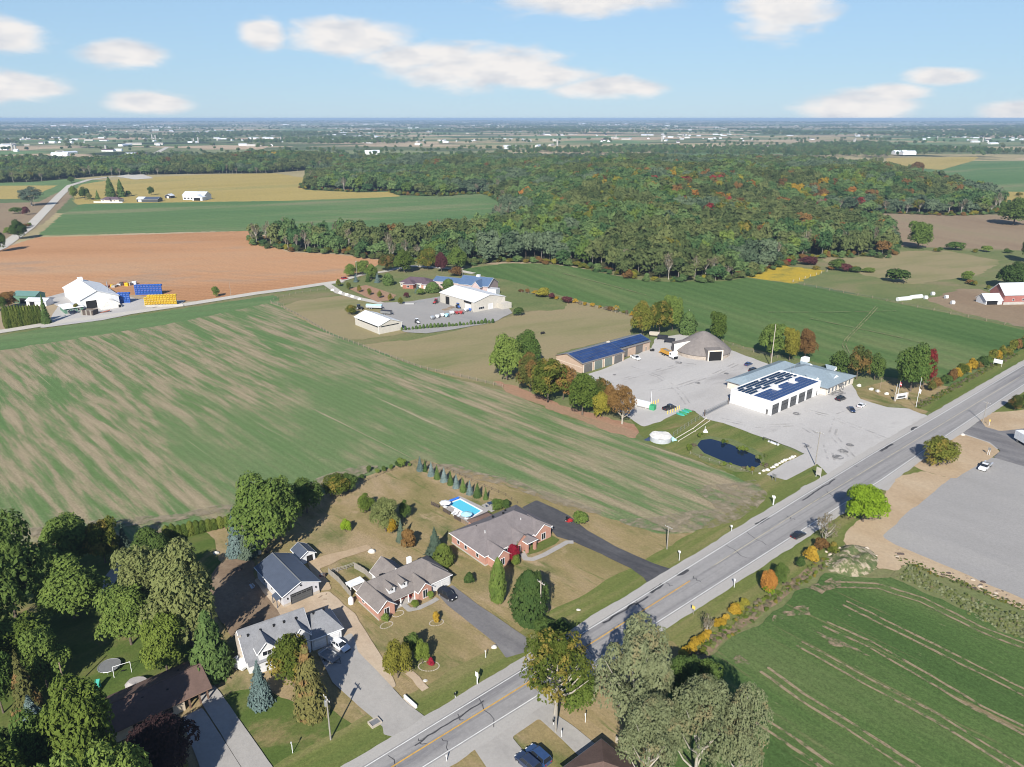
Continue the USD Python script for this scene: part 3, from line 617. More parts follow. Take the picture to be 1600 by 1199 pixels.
land('field_headland', [(60, 842), (330, 806), (440, 792), (600, 732), (560, 728), (420, 780), (250, 806), (40, 826)], 'worn_headland', 1, 2.5, jscale=9)
# wheel tracks pressed into the crops
tr = []
for a in ([(1250, 1009), (1355, 1068), (1462, 1124), (1575, 1194), (1640, 1235)], [(1290, 978), (1360, 1010), (1450, 1062), (1530, 1110), (1600, 1145), (1700, 1200)], [(1310, 916), (1370, 918), (1440, 940), (1530, 985), (1600, 1012), (1700, 1050)],
          [(1195, 1050), (1250, 1090), (1330, 1140), (1420, 1199), (1470, 1235)], [(1165, 1115), (1220, 1150), (1290, 1199), (1330, 1230)], [(1320, 945), (1400, 985), (1500, 1035), (1600, 1085), (1700, 1135)]):
    g = np.array([G(*p) for p in a])
    g = np.array(LineString(g).segmentize(3.0).coords)
    d = np.gradient(g, axis=0)
    nn = np.c_[-d[:, 1], d[:, 0]] / np.linalg.norm(d, axis=1, keepdims=True)
    for o in (-1.0, 1.0):
        q = g + nn * (o + 0.1 * np.array([rg.uniform(-1, 1) for _ in g])[:, None])
        ww = 0.14 + 0.3 * meshkit.fbm(np.c_[q / 7.0, np.full(len(q), o)], 3, 12)
        for k in range(len(q) - 1):
            tr.append(LineString(q[k:k + 2]).buffer(float(ww[k])))
T = shapely.union_all(tr).intersection(WHEAT.buffer(-1))
land('wheel_tracks', None, 'track_soil', shape=T, kind='stuff')
bare = [shape_of(p, 0, 2.2, 5, 4) for p in ([(1265, 922), (1290, 905), (1320, 908), (1312, 918), (1285, 932)], [(1205, 966), (1240, 955), (1262, 948), (1258, 962), (1225, 968), (1208, 975)], [(1138, 1036), (1150, 1026), (1175, 1035), (1170, 1042)], [(1270, 985), (1300, 1000), (1330, 1015), (1360, 1030), (1345, 1030), (1300, 1010)])]
feather_mat('bare_feather', ((0.22, 0.17, 0.11), (0.32, 0.25, 0.17)), 0.45, 0.42, 0.62)
land('bare_patches', None, 'bare_feather', shape=shapely.union_all(bare), kind='stuff')
tr = []
for a, w in (([(1322, 553), (1316, 540), (1320, 532), (1350, 500), (1368, 480)], 0.35), ([(1327, 553), (1321, 540), (1325, 531), (1356, 499), (1372, 481)], 0.35), ([(1266, 499), (1300, 506), (1400, 527), (1440, 537)], 0.6), ([(1200, 489), (1300, 489), (1400, 487)], 0.5), ([(880, 428), (950, 446), (1010, 462)], 0.8)):
    tr.append(ribbon(a, w * 1.3))
land('wheel_tracks', None, 'track_pale', shape=shapely.union_all(tr).intersection(W_MID), kind='stuff')
# ------------------------------------------------------------------ plants
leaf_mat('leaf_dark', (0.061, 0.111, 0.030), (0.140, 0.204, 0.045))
leaf_mat('leaf_mid', (0.091, 0.159, 0.035), (0.221, 0.298, 0.065))
leaf_mat('leaf_pale', (0.119, 0.160, 0.046), (0.253, 0.277, 0.102))
leaf_mat('leaf_light', (0.083, 0.134, 0.024), (0.207, 0.269, 0.048))
leaf_mat('leaf_lime', (0.150, 0.255, 0.016), (0.300, 0.434, 0.032))
leaf_mat('leaf_yellow', (0.17, 0.17, 0.03), (0.38, 0.34, 0.05))
leaf_mat('leaf_gold', (0.360, 0.240, 0.020), (0.552, 0.360, 0.050))
leaf_mat('leaf_orange', (0.345, 0.149, 0.030), (0.529, 0.253, 0.060))
leaf_mat('leaf_rust', (0.172, 0.095, 0.037), (0.322, 0.190, 0.063))
leaf_mat('leaf_turning', (0.06, 0.085, 0.02), (0.15, 0.16, 0.04), (0.24, 0.155, 0.05), 0.30)
leaf_mat('leaf_half_gold', (0.092, 0.127, 0.020), (0.218, 0.230, 0.040), (0.29, 0.235, 0.05), 0.24)
leaf_mat('leaf_red', (0.22, 0.03, 0.03), (0.40, 0.07, 0.06))
leaf_mat('leaf_crimson', (0.26, 0.012, 0.03), (0.42, 0.03, 0.06))
leaf_mat('leaf_plum', (0.032, 0.016, 0.019), (0.082, 0.047, 0.044))
leaf_mat('leaf_maroon', (0.10, 0.03, 0.035), (0.19, 0.07, 0.07))
leaf_mat('leaf_silver', (0.185, 0.215, 0.105), (0.36, 0.385, 0.215), (0.28, 0.25, 0.13), 0.10)
leaf_mat('leaf_bare', (0.176, 0.148, 0.096), (0.288, 0.246, 0.164))
leaf_mat('needle_blue', (0.11, 0.165, 0.155), (0.23, 0.30, 0.29), trans=0.08)
leaf_mat('needle_green', (0.054, 0.101, 0.029), (0.136, 0.202, 0.055), trans=0.08)
leaf_mat('needle_grey', (0.065, 0.10, 0.07), (0.13, 0.175, 0.125), trans=0.08)
leaf_mat('needle_olive', (0.09, 0.10, 0.03), (0.20, 0.18, 0.06), (0.24, 0.15, 0.06), 0.14, trans=0.08)
leaf_mat('cedar', (0.063, 0.098, 0.016), (0.149, 0.178, 0.034), trans=0.08)
leaf_mat('wood_mixed', (0.057, 0.128, 0.045), (0.206, 0.297, 0.103))
leaf_mat('wood_olive', (0.073, 0.112, 0.039), (0.210, 0.242, 0.086))
leaf_mat('wood_grey', (0.079, 0.125, 0.068), (0.193, 0.254, 0.145))
plain('bark', (0.12, 0.095, 0.075), 0.9, vary=0.3, scale=3)
plain('bark_pale', (0.34, 0.31, 0.26), 0.9, vary=0.25, scale=2)
plain('bark_dark', (0.055, 0.045, 0.038), 0.9, vary=0.3, scale=3)


def cards(c, nrm, size, rng, droop=0.0, long=1.5):
    """Small bent leaf sprays at c facing roughly nrm: two triangles each."""
    n = len(c)
    nr = nrm + rng.normal(0, 0.36, (n, 3))
    nr /= np.linalg.norm(nr, axis=1, keepdims=True) + 1e-9
    t = np.cross(nr, rng.normal(0, 1, (n, 3)))
    t /= np.linalg.norm(t, axis=1, keepdims=True) + 1e-9
    b = np.cross(nr, t)
    s = size * rng.uniform(0.5, 1.5, (n, 1))
    a0, a1, a2, a3 = c - t * s * long * .5, c + b * s * .5 - nr * s * 0.18, c + t * s * long * .5, c - b * s * .5 - nr * s * 0.18
    v = np.stack([a0, a1, a2, a3], 1).reshape(-1, 3)
    i = np.arange(n)[:, None] * 4
    return v, np.vstack([i + [0, 1, 2], i + [0, 2, 3]])


def sphere_pts(n, rng):
    d = rng.normal(0, 1, (n, 3))
    return d / np.linalg.norm(d, axis=1, keepdims=True)


def crown_broad(seed, n, size, blobs=34, low=0.16, rad=0.5, lump=0.17, sparse=0.0, flat_top=1.0):
    """A leafy crown of clumps, height 1 and radius 0.5."""
    rng = np.random.default_rng(seed)
    mid, half = (1 + low) / 2, (1 - low) / 2
    d = sphere_pts(blobs, rng)
    d[:, 2] = np.where(d[:, 2] < -0.8, -d[:, 2] * 0.5, d[:, 2])
    r = rng.uniform(0.55, 1.0, (blobs, 1)) ** 0.6
    lr = lump * rng.uniform(0.65, 1.3, blobs)
    prof = 1 - 0.12 * np.clip(-d[:, 2:], 0, 1)
    c = d * r * np.array([rad - lump * .8, rad - lump * .8, half - lump * .75]) * prof + [0, 0, mid]
    # an egg shaped outline with bulges, never a ball
    az = np.arctan2(c[:, 1], c[:, 0])
    u = np.clip((c[:, 2] - mid) / half, -1, 1)
    f = (1 + 0.13 * np.sin(3 * az + rng.uniform(0, 6)) + 0.10 * np.sin(5 * az + rng.uniform(0, 6))) * (1 - 0.34 * np.clip(u, 0, 1) ** 1.6) * rng.uniform(0.86, 1.12, blobs)
    c[:, :2] *= f[:, None]
    c[:, 2] = np.minimum(c[:, 2] + rng.normal(0, 0.035, blobs), 1 - lr * 0.8)
    w = lr ** 2
    k = rng.choice(blobs, n, p=w / w.sum())
    q = sphere_pts(n, rng)
    q[:, 2] = np.where(q[:, 2] < -0.35, np.abs(q[:, 2]), q[:, 2])
    p = c[k] + q * (lr[k] * rng.uniform(0.72, 1.12, n) ** 0.7)[:, None] * [1, 1, 1.05]
    if sparse:
        keep = meshkit.noise(p * 9, seed) > sparse
        p, q = p[keep], q[keep]
    return cards(p, q * 0.8 + [0, 0, 0.45], size, rng)


def crown_cone(seed, n, size, layers=15, low=0.04, droop=0.35, sharp=0.9, ragged=0.18):
    """A spruce: whorls of drooping boughs, height 1 and radius 0.5."""
    rng = np.random.default_rng(seed)
    z = low + (1 - low) * (rng.uniform(0, 1, 400) ** 1.35)
    z = np.round(z * layers) / layers + rng.normal(0, 0.008, 400)
    az = rng.uniform(0, 2 * np.pi, 400)
    R = 0.5 * np.clip(1 - z, 0.02, 1) ** sharp * rng.uniform(1 - ragged * 1.8, 1 + ragged * .4, 400)
    R *= np.where(z < low + 0.08, 0.85, 1)
    k = rng.choice(400, n, p=(R + .03) / (R + .03).sum())
    t = rng.uniform(0.15, 1, n) ** 0.6
    side = rng.normal(0, 0.10, n) * R[k] * 2
    rr = R[k] * t
    x = np.cos(az[k]) * rr - np.sin(az[k]) * side
    y = np.sin(az[k]) * rr + np.cos(az[k]) * side
    zz = z[k] - droop * rr * 0.5 + rng.normal(0, 0.006, n)
    out = np.c_[np.cos(az[k]), np.sin(az[k]), np.full(n, 1.0)]
    return cards(np.c_[x, y, np.clip(zz, 0.01, 1.0)], out, size, rng, long=1.9)


def crown_column(seed, n, size, power=0.5, low=0.03):
    """A clipped or narrow crown: cedar hedge plant, poplar, round bush."""
    rng = np.random.default_rng(seed)
    z = rng.uniform(low, 1, n)
    u = (z - low) / (1 - low)
    az = rng.uniform(0, 2 * np.pi, n)
    R = 0.5 * (np.clip(np.sin(np.pi * (0.12 + 0.88 * u) ** 0.8), 0, 1) ** power) * (0.82 + 0.36 * meshkit.noise(np.c_[az * 1.6, z * 7, np.zeros(n)], seed))
    R *= rng.uniform(0.75, 1.05, n)
    nrm = np.c_[np.cos(az), np.sin(az), 0.5 + u]
    return cards(np.c_[np.cos(az) * R, np.sin(az) * R, z], nrm, size, rng, long=1.7)


def limbs(seed, r=0.022, top=0.7, n=6, low=0.2, spread=0.3):
    rng = np.random.default_rng(seed)
    mb = MB().tube([(0, 0, -0.01), (0.005, 0, 0.12), (0.0, 0.008, 0.35), (0.01, 0, top)], [r * 1.3, r, r * .8, r * .25], 7)
    for k in range(n):
        a, z = k * 2.4 + rng.uniform(-.4, .4), rng.uniform(low, 0.5)
        e = rng.uniform(0.6, 1.0) * spread
        mb.tube([(0, 0, z), (math.cos(a) * e * .5, math.sin(a) * e * .5, z + 0.12), (math.cos(a) * e, math.sin(a) * e, min(z + 0.33, 0.9))], [r * .55, r * .4, r * .12], 5)
    return mb


PROTO = {}
UsdGeom.Xform.Define(stage, '/World/Looks')
LIB = '/World/plant_library'
stage.CreateClassPrim(LIB)


def proto(key, crown, trunk, leaf, bark):
    """A plant kind in the library (an abstract prim, drawn only where something refers to it)."""
    path = f'{LIB}/{key}_{leaf}'
    if path not in PROTO:
        UsdGeom.Xform.Define(stage, path)
        part(path, 'crown', crown, leaf)
        if trunk is not None:
            part(path, 'trunk', trunk, bark, smooth=True)
        PROTO[path] = True
    return path


CROWN = {}


def crown_of(kind, v):
    if (kind, v) not in CROWN:
        s = 100 + v * 17
        CROWN[kind, v] = {
            'broad': lambda: (crown_broad(s, 9000, 0.034, 44, 0.02, lump=0.16), limbs(s)),
            'round': lambda: (crown_broad(s + 3, 5000, 0.042, 32, 0.0, lump=0.19), limbs(s, 0.02)),
            'bush': lambda: (crown_broad(s + 5, 1300, 0.085, 14, 0.0, lump=0.24), None),
            'sparse': lambda: (crown_broad(s + 7, 15000, 0.021, 64, 0.10, lump=0.12, sparse=0.40), limbs(s, 0.03, 0.85, 12, 0.15, 0.40)),
            'poplar': lambda: (crown_broad(s + 8, 15000, 0.021, 70, 0.05, lump=0.12, sparse=0.14), limbs(s, 0.024, 0.9, 12, 0.12, 0.40)),
            'airy': lambda: (crown_broad(s + 6, 9000, 0.024, 54, 0.16, lump=0.125, sparse=0.40), limbs(s, 0.026, 0.9, 14, 0.2, 0.44)),
            'thin': lambda: (crown_broad(s + 9, 1400, 0.035, 30, 0.1, lump=0.13, sparse=0.5), limbs(s, 0.03, 0.85, 14, 0.08, 0.42)),
            'spruce': lambda: (crown_cone(s, 4600, 0.045), MB().tube([(0, 0, -.01), (0, 0, .5), (0, 0, .97)], [.022, .015, .003], 6)),
            'fir': lambda: (crown_cone(s + 2, 4200, 0.05, 20, sharp=0.62, droop=0.2), MB().tube([(0, 0, -.01), (0, 0, .5), (0, 0, .93)], [.022, .015, .003], 6)),
            'cedar': lambda: (crown_column(s, 1500, 0.075, 0.55), MB().tube([(0, 0, -.01), (0, 0, .6)], [.03, .01], 6)),
            'column': lambda: (crown_column(s + 4, 3000, 0.05, 0.6, 0.08), MB().tube([(0, 0, -.01), (0, 0, .6)], [.025, .01], 6)),
            'wood': lambda: (crown_broad(s + 11, 760, 0.095, 20, 0.10, lump=0.2), limbs(s, 0.012, 0.6, 2)),
            'woodtall': lambda: (crown_broad(s + 13, 640, 0.09, 16, 0.28, rad=0.46, lump=0.18), limbs(s, 0.013, 0.8, 3, 0.3)),
            'bare': lambda: (crown_broad(s + 15, 150, 0.06, 14, 0.35, lump=0.15), limbs(s, 0.028, 0.95, 9, 0.3, 0.3)),
        }[kind]()
    return CROWN[kind, v]


rt = random.Random(11)


def plant(kind, base, top, wpx, leaf, label, name='tree', category='tree', group=None, bark='bark', vmax=4, squash=1.0, h=None, w=None):
    """One plant: where it meets the ground, the row its tip reaches, its width and its look."""
    p = G(*base) if len(base) == 2 else np.array(base[:2])
    h = h or rise(p, top)
    w = w or wpx * mpp(p, h * 0.5)
    v = rt.randrange(vmax)
    c, t = crown_of(kind, v)
    src = proto(f'{kind}_{"abcdefgh"[v]}', c, t, leaf, bark)
    return copy_of(src, name, label, category, (p[0], p[1], 0.02), rt.uniform(0, 360), (w, w, h), group)


TREES = [
    # the dark garden at the lower edge of the picture
    ('broad', (30, 985), 820, 128, 'leaf_dark', 'tallest dark green tree at the garden corner against the striped crop field'),
    ('broad', (112, 888), 808, 88, 'leaf_mid', 'fresh green tree between the tall dark corner tree and the crop field'),
    ('broad', (165, 880), 811, 56, 'leaf_half_gold', 'green tree with yellow patches at the edge of the crop field'),
    ('spruce', (198, 868), 818, 26, 'needle_grey', 'slim grey green spruce beside the yellow patched tree at the field edge', 'spruce_tree'),
    ('round', (238, 872), 824, 56, 'leaf_dark', 'low dark round tree where the cedar hedge begins'),
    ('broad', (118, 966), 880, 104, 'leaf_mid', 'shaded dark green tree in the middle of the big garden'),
    ('broad', (236, 965), 856, 92, 'leaf_pale', 'pale olive tree standing nearest the small garden patio'),
    ('broad', (300, 1010), 862, 112, 'leaf_pale', 'largest pale yellow green tree, over the dark soil plot'),
    ('broad', (206, 1008), 914, 84, 'leaf_mid', 'mid green tree leaning out over the lawn below the pale trees'),
    ('broad', (262, 1052), 962, 72, 'leaf_light', 'olive green tree touching the ridge side of the brown roofed house'),
    ('fir', (334, 1056), 955, 76, 'needle_green', 'broad deep green conifer at the top of the long concrete drive', 'conifer_tree'),
    ('broad', (42, 1046), 966, 96, 'leaf_light', 'light yellow green tree under the tall dark corner tree'),
    ('spruce', (48, 1116), 1018, 56, 'needle_olive', 'straw coloured spruce next to the brown garden pole', 'spruce_tree'),
    ('broad', (6, 1115), 1010, 60, 'leaf_mid', 'green tree cut by the picture edge beside the straw coloured spruce'),
    ('spruce', (62, 1162), 1088, 72, 'needle_blue', 'blue grey spruce half hidden behind the big green maple at the bottom', 'spruce_tree'),
    ('broad', (150, 1236), 1070, 112, 'leaf_light', 'big fresh green maple before the brown roofed house'),
    ('broad', (82, 1244), 1112, 92, 'leaf_mid', 'green tree filling the bottom corner under the blue grey spruce'),
    ('broad', (10, 1230), 1142, 66, 'leaf_dark', 'dark tree in the very bottom corner of the garden'),
    ('broad', (262, 1210), 1120, 96, 'leaf_plum', 'dark purple leaved tree before the brown house garage'),
    ('spruce', (290, 1216), 1170, 28, 'needle_olive', 'little golden spruce below the purple leaved tree', 'spruce_tree'),
    ('bush', (205, 1246), 1175, 60, 'leaf_light', 'light green bush between the green maple and the purple tree', 'bush', 'bush'),
    ('broad', (205, 1330), 1165, 110, 'leaf_mid', 'tall tree at the bottom edge between the green maple and the drive'),
    ('broad', (20, 1330), 1160, 120, 'leaf_light', 'tall light tree at the bottom corner cut by the picture edge'),
    ('broad', (110, 1400), 1205, 130, 'leaf_mid', 'tall tree just below the picture edge under the green maple'),
    ('broad', (-70, 1120), 960, 120, 'leaf_dark', 'dark tree beyond the picture edge beside the light yellow green one'),
    ('broad', (75, 1075), 985, 70, 'leaf_mid', 'mid green tree between the light yellow green one and the garden pole'),
    # behind the garage with the dark metal roof
    ('spruce', (372, 867), 796, 42, 'needle_blue', 'pale blue spruce at the end of the cedar hedge', 'spruce_tree'),
    ('spruce', (390, 869), 806, 40, 'needle_grey', 'grey green spruce tucked between the pale blue spruce and the huge maple', 'spruce_tree'),
    ('broad', (418, 864), 744, 104, 'leaf_mid', 'huge dense green maple behind the dark roofed garage', 'tree', 'tree'),
    ('broad', (440, 850), 752, 60, 'leaf_mid', 'upright green tree joined to the flank of the huge maple'),
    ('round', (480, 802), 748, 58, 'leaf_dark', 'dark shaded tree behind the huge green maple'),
    ('round', (527, 777), 741, 42, 'leaf_half_gold', 'yellow green bushy tree at the lawn corner by the crop field'),
    ('round', (545, 769), 739, 32, 'leaf_dark', 'dark bushy tree behind the yellow green one at the lawn corner'),
    ('round', (541, 832), 811, 18, 'leaf_lime', 'small yellow green sapling alone on the back lawn'),
    ('round', (571, 800), 772, 30, 'leaf_light', 'light green shrub first in the row on the back lawn', 'shrub', 'shrub'),
    ('broad', (603, 831), 776, 46, 'leaf_pale', 'largest grey green tree of the clump on the back lawn'),
    ('round', (632, 812), 782, 22, 'leaf_dark', 'dark narrow shrub behind the grey green tree on the back lawn', 'shrub', 'shrub'),
    ('bush', (613, 837), 811, 18, 'leaf_gold', 'golden bush under the grey green tree on the back lawn', 'bush', 'bush'),
    ('spruce', (627, 846), 812, 19, 'needle_grey', 'young grey spruce between the golden and the rusty bush', 'spruce_tree'),
    ('bush', (641, 857), 830, 27, 'leaf_rust', 'rusty orange bush last in the row towards the bungalow', 'bush', 'bush'),
    ('spruce', (680, 871), 825, 38, 'needle_grey', 'open grey green spruce by the corner of the pool house wall', 'spruce_tree'),
    ('cedar', (693, 885), 850, 31, 'cedar', 'yellow green egg shaped cedar between the two brick houses', 'cedar_tree'),
    ('bush', (733, 916), 896, 17, 'leaf_dark', 'small dark bush alone on the lawn beside the tarred drive', 'bush', 'bush'),
    ('column', (778, 943), 872, 26, 'leaf_mid', 'narrow upright green tree in front of the large brick house', 'columnar_tree'),
    ('column', (825, 976), 892, 56, 'leaf_dark', 'wide dark upright tree beside the white utility pole on the front lawn'),
    ('round', (838, 968), 894, 34, 'leaf_dark', 'second dark tree directly behind the white utility pole'),
    ('bush', (850, 990), 968, 34, 'leaf_dark', 'dark bush at the foot of the white utility pole', 'bush', 'bush'),
    ('bush', (878, 992), 972, 30, 'leaf_dark', 'low dark bush between the white utility pole and the road', 'bush', 'bush'),
    ('round', (803, 878), 850, 21, 'leaf_crimson', 'crimson ornamental tree at the front corner of the large brick house'),
    ('spruce', (808, 868), 846, 8, 'needle_green', 'tiny dark spruce behind the crimson tree', 'spruce_tree'),
    ('bush', (806, 885), 869, 15, 'leaf_light', 'clipped green bush under the crimson tree', 'bush', 'bush'),
    ('bush', (907, 819), 801, 27, 'leaf_mid', 'spreading green shrub beside the dark drive and the red tractor', 'shrub', 'shrub'),
    ('round', (777, 797), 779, 22, 'leaf_mid', 'green shrub at the pool patio behind the large brick house', 'shrub', 'shrub'),
    ('bush', (790, 797), 782, 14, 'leaf_dark', 'dark shrub next to the back drive wall of the large brick house', 'shrub', 'shrub'),
    # front gardens
    ('spruce', (409, 1099), 1034, 50, 'needle_blue', 'broad blue spruce on the front lawn of the white gabled house', 'spruce_tree'),
    ('round', (460, 1074), 995, 74, 'leaf_half_gold', 'round olive tree hiding the front of the white gabled house'),
    ('fir', (487, 1117), 1010, 66, 'needle_olive', 'tall copper tipped conifer before the white gabled house', 'conifer_tree'),
    ('round', (622, 1060), 1001, 50, 'leaf_yellow', 'bright yellow tree beside the sandy driveway'),
    ('round', (660, 1038), 1000, 26, 'leaf_light', 'small green tree in the round stone bed on the bungalow lawn'),
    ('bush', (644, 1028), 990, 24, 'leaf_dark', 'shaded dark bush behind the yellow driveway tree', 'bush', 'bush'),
    ('bush', (682, 974), 957, 13, 'leaf_gold', 'bright yellow bush in the oval stone bed', 'bush', 'bush'),
    ('bush', (674, 1041), 1030, 12, 'leaf_crimson', 'low magenta flower bush in the round stone bed', 'bush', 'bush'),
    ('bush', (602, 973), 960, 12, 'leaf_mid', 'clipped bush under the front gable window of the bungalow', 'bush', 'bush'),
    ('bush', (649, 951), 938, 12, 'leaf_light', 'green bush between the porch and the entrance path of the bungalow', 'bush', 'bush'),
    ('bush', (673, 937), 924, 10, 'leaf_mid', 'rounded bush next to the bungalow garage door', 'bush', 'bush'),
    ('airy', (868, 1118), 985, 122, 'leaf_half_gold', 'yellowing open crowned tree with pale limbs over the road edge'),
    ('round', (905, 1108), 1052, 62, 'leaf_light', 'bright green bushy tree at the foot of the yellowing roadside tree'),
    ('poplar', (985, 1160), 970, 128, 'leaf_silver', 'tall silver grey poplar leaning towards the road', 'poplar_tree', 'tree'),
    ('poplar', (1085, 1225), 1062, 118, 'leaf_silver', 'middle silver poplar at the edge of the wheat field', 'poplar_tree', 'tree'),
    ('poplar', (1150, 1225), 1072, 88, 'leaf_silver', 'outermost silver poplar standing furthest into the wheat field', 'poplar_tree', 'tree'),
    ('poplar', (1010, 1240), 1090, 100, 'leaf_silver', 'lower poplar over the pale leaning slabs at the bottom edge', 'poplar_tree', 'tree'),
    ('broad', (1065, 1102), 1028, 66, 'leaf_dark', 'dark tree in the shade behind the silver poplars'),
    ('round', (1105, 1100), 1030, 50, 'leaf_dark', 'second dark tree behind the silver poplars, next to the wheat'),
    # along the road
    ('thin', (1104, 993), 955, 24, 'leaf_bare', 'brown leafless shrub among goldenrod on the road bank', 'shrub', 'shrub'),
    ('round', (1199, 928), 890, 27, 'leaf_orange', 'orange maple sapling on the bank of the wheat field'),
    ('bush', (1200, 930), 912, 18, 'leaf_lime', 'green bush under the orange maple sapling', 'bush', 'bush'),
    ('round', (1218, 914), 881, 26, 'leaf_dark', 'dark shrub behind the orange maple sapling', 'shrub', 'shrub'),
    ('broad', (1348, 816), 757, 66, 'leaf_lime', 'brilliant lime green tree at the edge of the road'),
    ('thin', (1288, 852), 803, 40, 'leaf_bare', 'nearly bare grey shrub by the black parked car', 'shrub', 'shrub'),
    ('bush', (1283, 860), 842, 22, 'leaf_rust', 'rusty bush below the nearly bare grey shrub', 'bush', 'bush'),
    ('bush', (1268, 878), 858, 24, 'leaf_gold', 'golden bush on the bank above the rubble mound', 'bush', 'bush'),
    ('bush', (1300, 866), 848, 18, 'leaf_half_gold', 'yellow green bush touching the rubble mound', 'bush', 'bush'),
    ('bush', (1250, 888), 872, 16, 'leaf_dark', 'dark bush on the bank between the golden bush and the orange sapling', 'bush', 'bush'),
    ('round', (1468, 728), 683, 54, 'leaf_half_gold', 'olive gold tree on the sandy island of the gravel lot'),
    ('round', (1585, 642), 618, 22, 'leaf_turning', 'small two stemmed tree on the grass near the white truck'),
    ('round', (1600, 640), 612, 20, 'leaf_mid', 'green sapling at the picture edge near the white truck'),
    # round the township yard
    ('broad', (792, 594), 524, 56, 'leaf_mid', 'dark green tree at the fence corner of the hay field'),
    ('broad', (824, 580), 521, 52, 'leaf_mid', 'taller green tree behind the one at the fence corner'),
    ('broad', (828, 612), 556, 46, 'leaf_turning', 'rust and green tree in the row behind the tan workshop'),
    ('broad', (856, 629), 560, 64, 'leaf_half_gold', 'widest gold green tree of the row along the soil strip'),
    ('round', (880, 625), 568, 38, 'leaf_rust', 'rusty tree nearest the tan workshop gable'),
    ('broad', (910, 649), 584, 56, 'leaf_light', 'green tree in the middle of the row along the soil strip'),
    ('round', (936, 640), 588, 34, 'leaf_turning', 'rust topped tree behind the middle of the row'),
    ('round', (941, 653), 612, 32, 'leaf_yellow', 'small yellow green tree of the row along the soil strip'),
    ('round', (952, 645), 600, 28, 'leaf_rust', 'brown tree squeezed in before the rusty end tree'),
    ('sparse', (972, 663), 602, 48, 'leaf_rust', 'rusty orange tree with bare pale limbs ending the row'),
    ('broad', (1003, 525), 474, 40, 'leaf_half_gold', 'olive tree behind the solar workshop'),
    ('broad', (1030, 522), 471, 44, 'leaf_half_gold', 'golden olive tree with an orange flank behind the solar workshop'),
    ('broad', (1050, 517), 461, 36, 'leaf_mid', 'tall dark green tree behind the golden olive one'),
    ('cedar', (1074, 523), 487, 26, 'needle_green', 'dark pointed cedar behind the salt shed', 'cedar_tree'),
    ('broad', (1120, 534), 487, 31, 'leaf_light', 'yellow green tree just behind the salt shed'),
    ('broad', (1204, 559), 503, 42, 'leaf_mid', 'green tree behind the fire hall beside the yellow maple'),
    ('broad', (1233, 564), 512, 30, 'leaf_yellow', 'bright yellow maple behind the fire hall'),
    ('broad', (1257, 563), 515, 31, 'leaf_rust', 'rust brown tree beside the yellow maple'),
    ('round', (1309, 591), 546, 32, 'leaf_dark', 'first dark round tree beside the hipped office roof'),
    ('round', (1338, 593), 540, 40, 'leaf_turning', 'middle and tallest dark olive tree beside the hipped office roof'),
    ('round', (1366, 594), 552, 30, 'leaf_dark', 'last dark round tree of the three next to the wheat'),
    ('broad', (1422, 612), 538, 54, 'leaf_mid', 'big green maple behind the flagpoles'),
    ('broad', (1441, 609), 547, 34, 'leaf_red', 'red flank tree grown into the big green maple'),
    # fields beyond
    ('bush', (1401, 442), 421, 37, 'leaf_dark', 'broad dark thorn bush on the pasture slope', 'bush', 'bush'),
    ('bush', (1356, 426), 419, 20, 'leaf_mid', 'low grey green bush beside the broad dark thorn bush', 'bush', 'bush'),
    ('bush', (1335, 426), 417, 18, 'leaf_dark', 'small dark bush at the end of the pasture hedge', 'bush', 'bush'),
    ('bush', (1307, 423), 406, 26, 'leaf_dark', 'dark round bush by the maroon shrubs', 'bush', 'bush'),
    ('bush', (1320, 425), 412, 18, 'leaf_maroon', 'maroon brown bush beside the dark round one', 'bush', 'bush'),
    ('bush', (1262, 414), 402, 28, 'leaf_maroon', 'maroon shrub mass above the goldenrod patch', 'bush', 'bush'),
    ('bush', (1231, 414), 405, 13, 'leaf_crimson', 'bright red bush at the corner of the goldenrod patch', 'bush', 'bush'),
    ('round', (1510, 440), 423, 20, 'leaf_mid', 'single round green bush above the wrapped bales', 'bush', 'bush'),
    ('broad', (1578, 452), 411, 48, 'leaf_dark', 'large dark tree by the red barn'),
    ('broad', (1434, 389), 346, 42, 'leaf_mid', 'round green tree on the edge of the brown field'),
    ('broad', (1583, 352), 311, 52, 'leaf_dark', 'dark tree by the track beyond the brown field'),
    ('bush', (1492, 391), 378, 28, 'leaf_mid', 'green thicket between the brown field and the hay', 'bush', 'bush'),
    ('bush', (1541, 394), 384, 16, 'leaf_mid', 'small green thicket further along the hay edge', 'bush', 'bush'),
    ('broad', (1608, 412), 362, 34, 'leaf_dark', 'dark tree cut by the picture edge above the red barn'),
    ('broad', (1432, 275), 253, 22, 'leaf_rust', 'lone brown green tree in the hollow of the yellow stubble'),
    # far side of the wide valley road
    ('sparse', (50, 322), 291, 36, 'needle_grey', 'grey willow in the pasture by the gravel road'),
    ('broad', (31, 374), 344, 26, 'leaf_dark', 'dark tree at the bend of the gravel road'),
    ('broad', (0, 394), 357, 24, 'leaf_dark', 'dark tree at the picture edge by the gravel road bend'),
    ('bush', (13, 366), 356, 16, 'leaf_mid', 'low bush beside the gravel road bend', 'bush', 'bush'),
    ('bush', (26, 334), 324, 18, 'leaf_dark', 'straggling thorn bush in the brown pasture', 'bush', 'bush'),
    ('bush', (40, 336), 324, 12, 'leaf_maroon', 'reddish thorn bush next to the straggling one', 'bush', 'bush'),
    ('round', (116, 311), 291, 14, 'leaf_mid', 'first tree of the farmhouse grove by the gravel road'),
    ('round', (133, 312), 292, 17, 'leaf_dark', 'dark round tree of the farmhouse grove'),
    ('round', (140, 313), 301, 9, 'leaf_pale', 'small pale tree of the farmhouse grove'),
    ('spruce', (153, 312), 297, 9, 'needle_green', 'little spruce in the farmhouse grove', 'spruce_tree'),
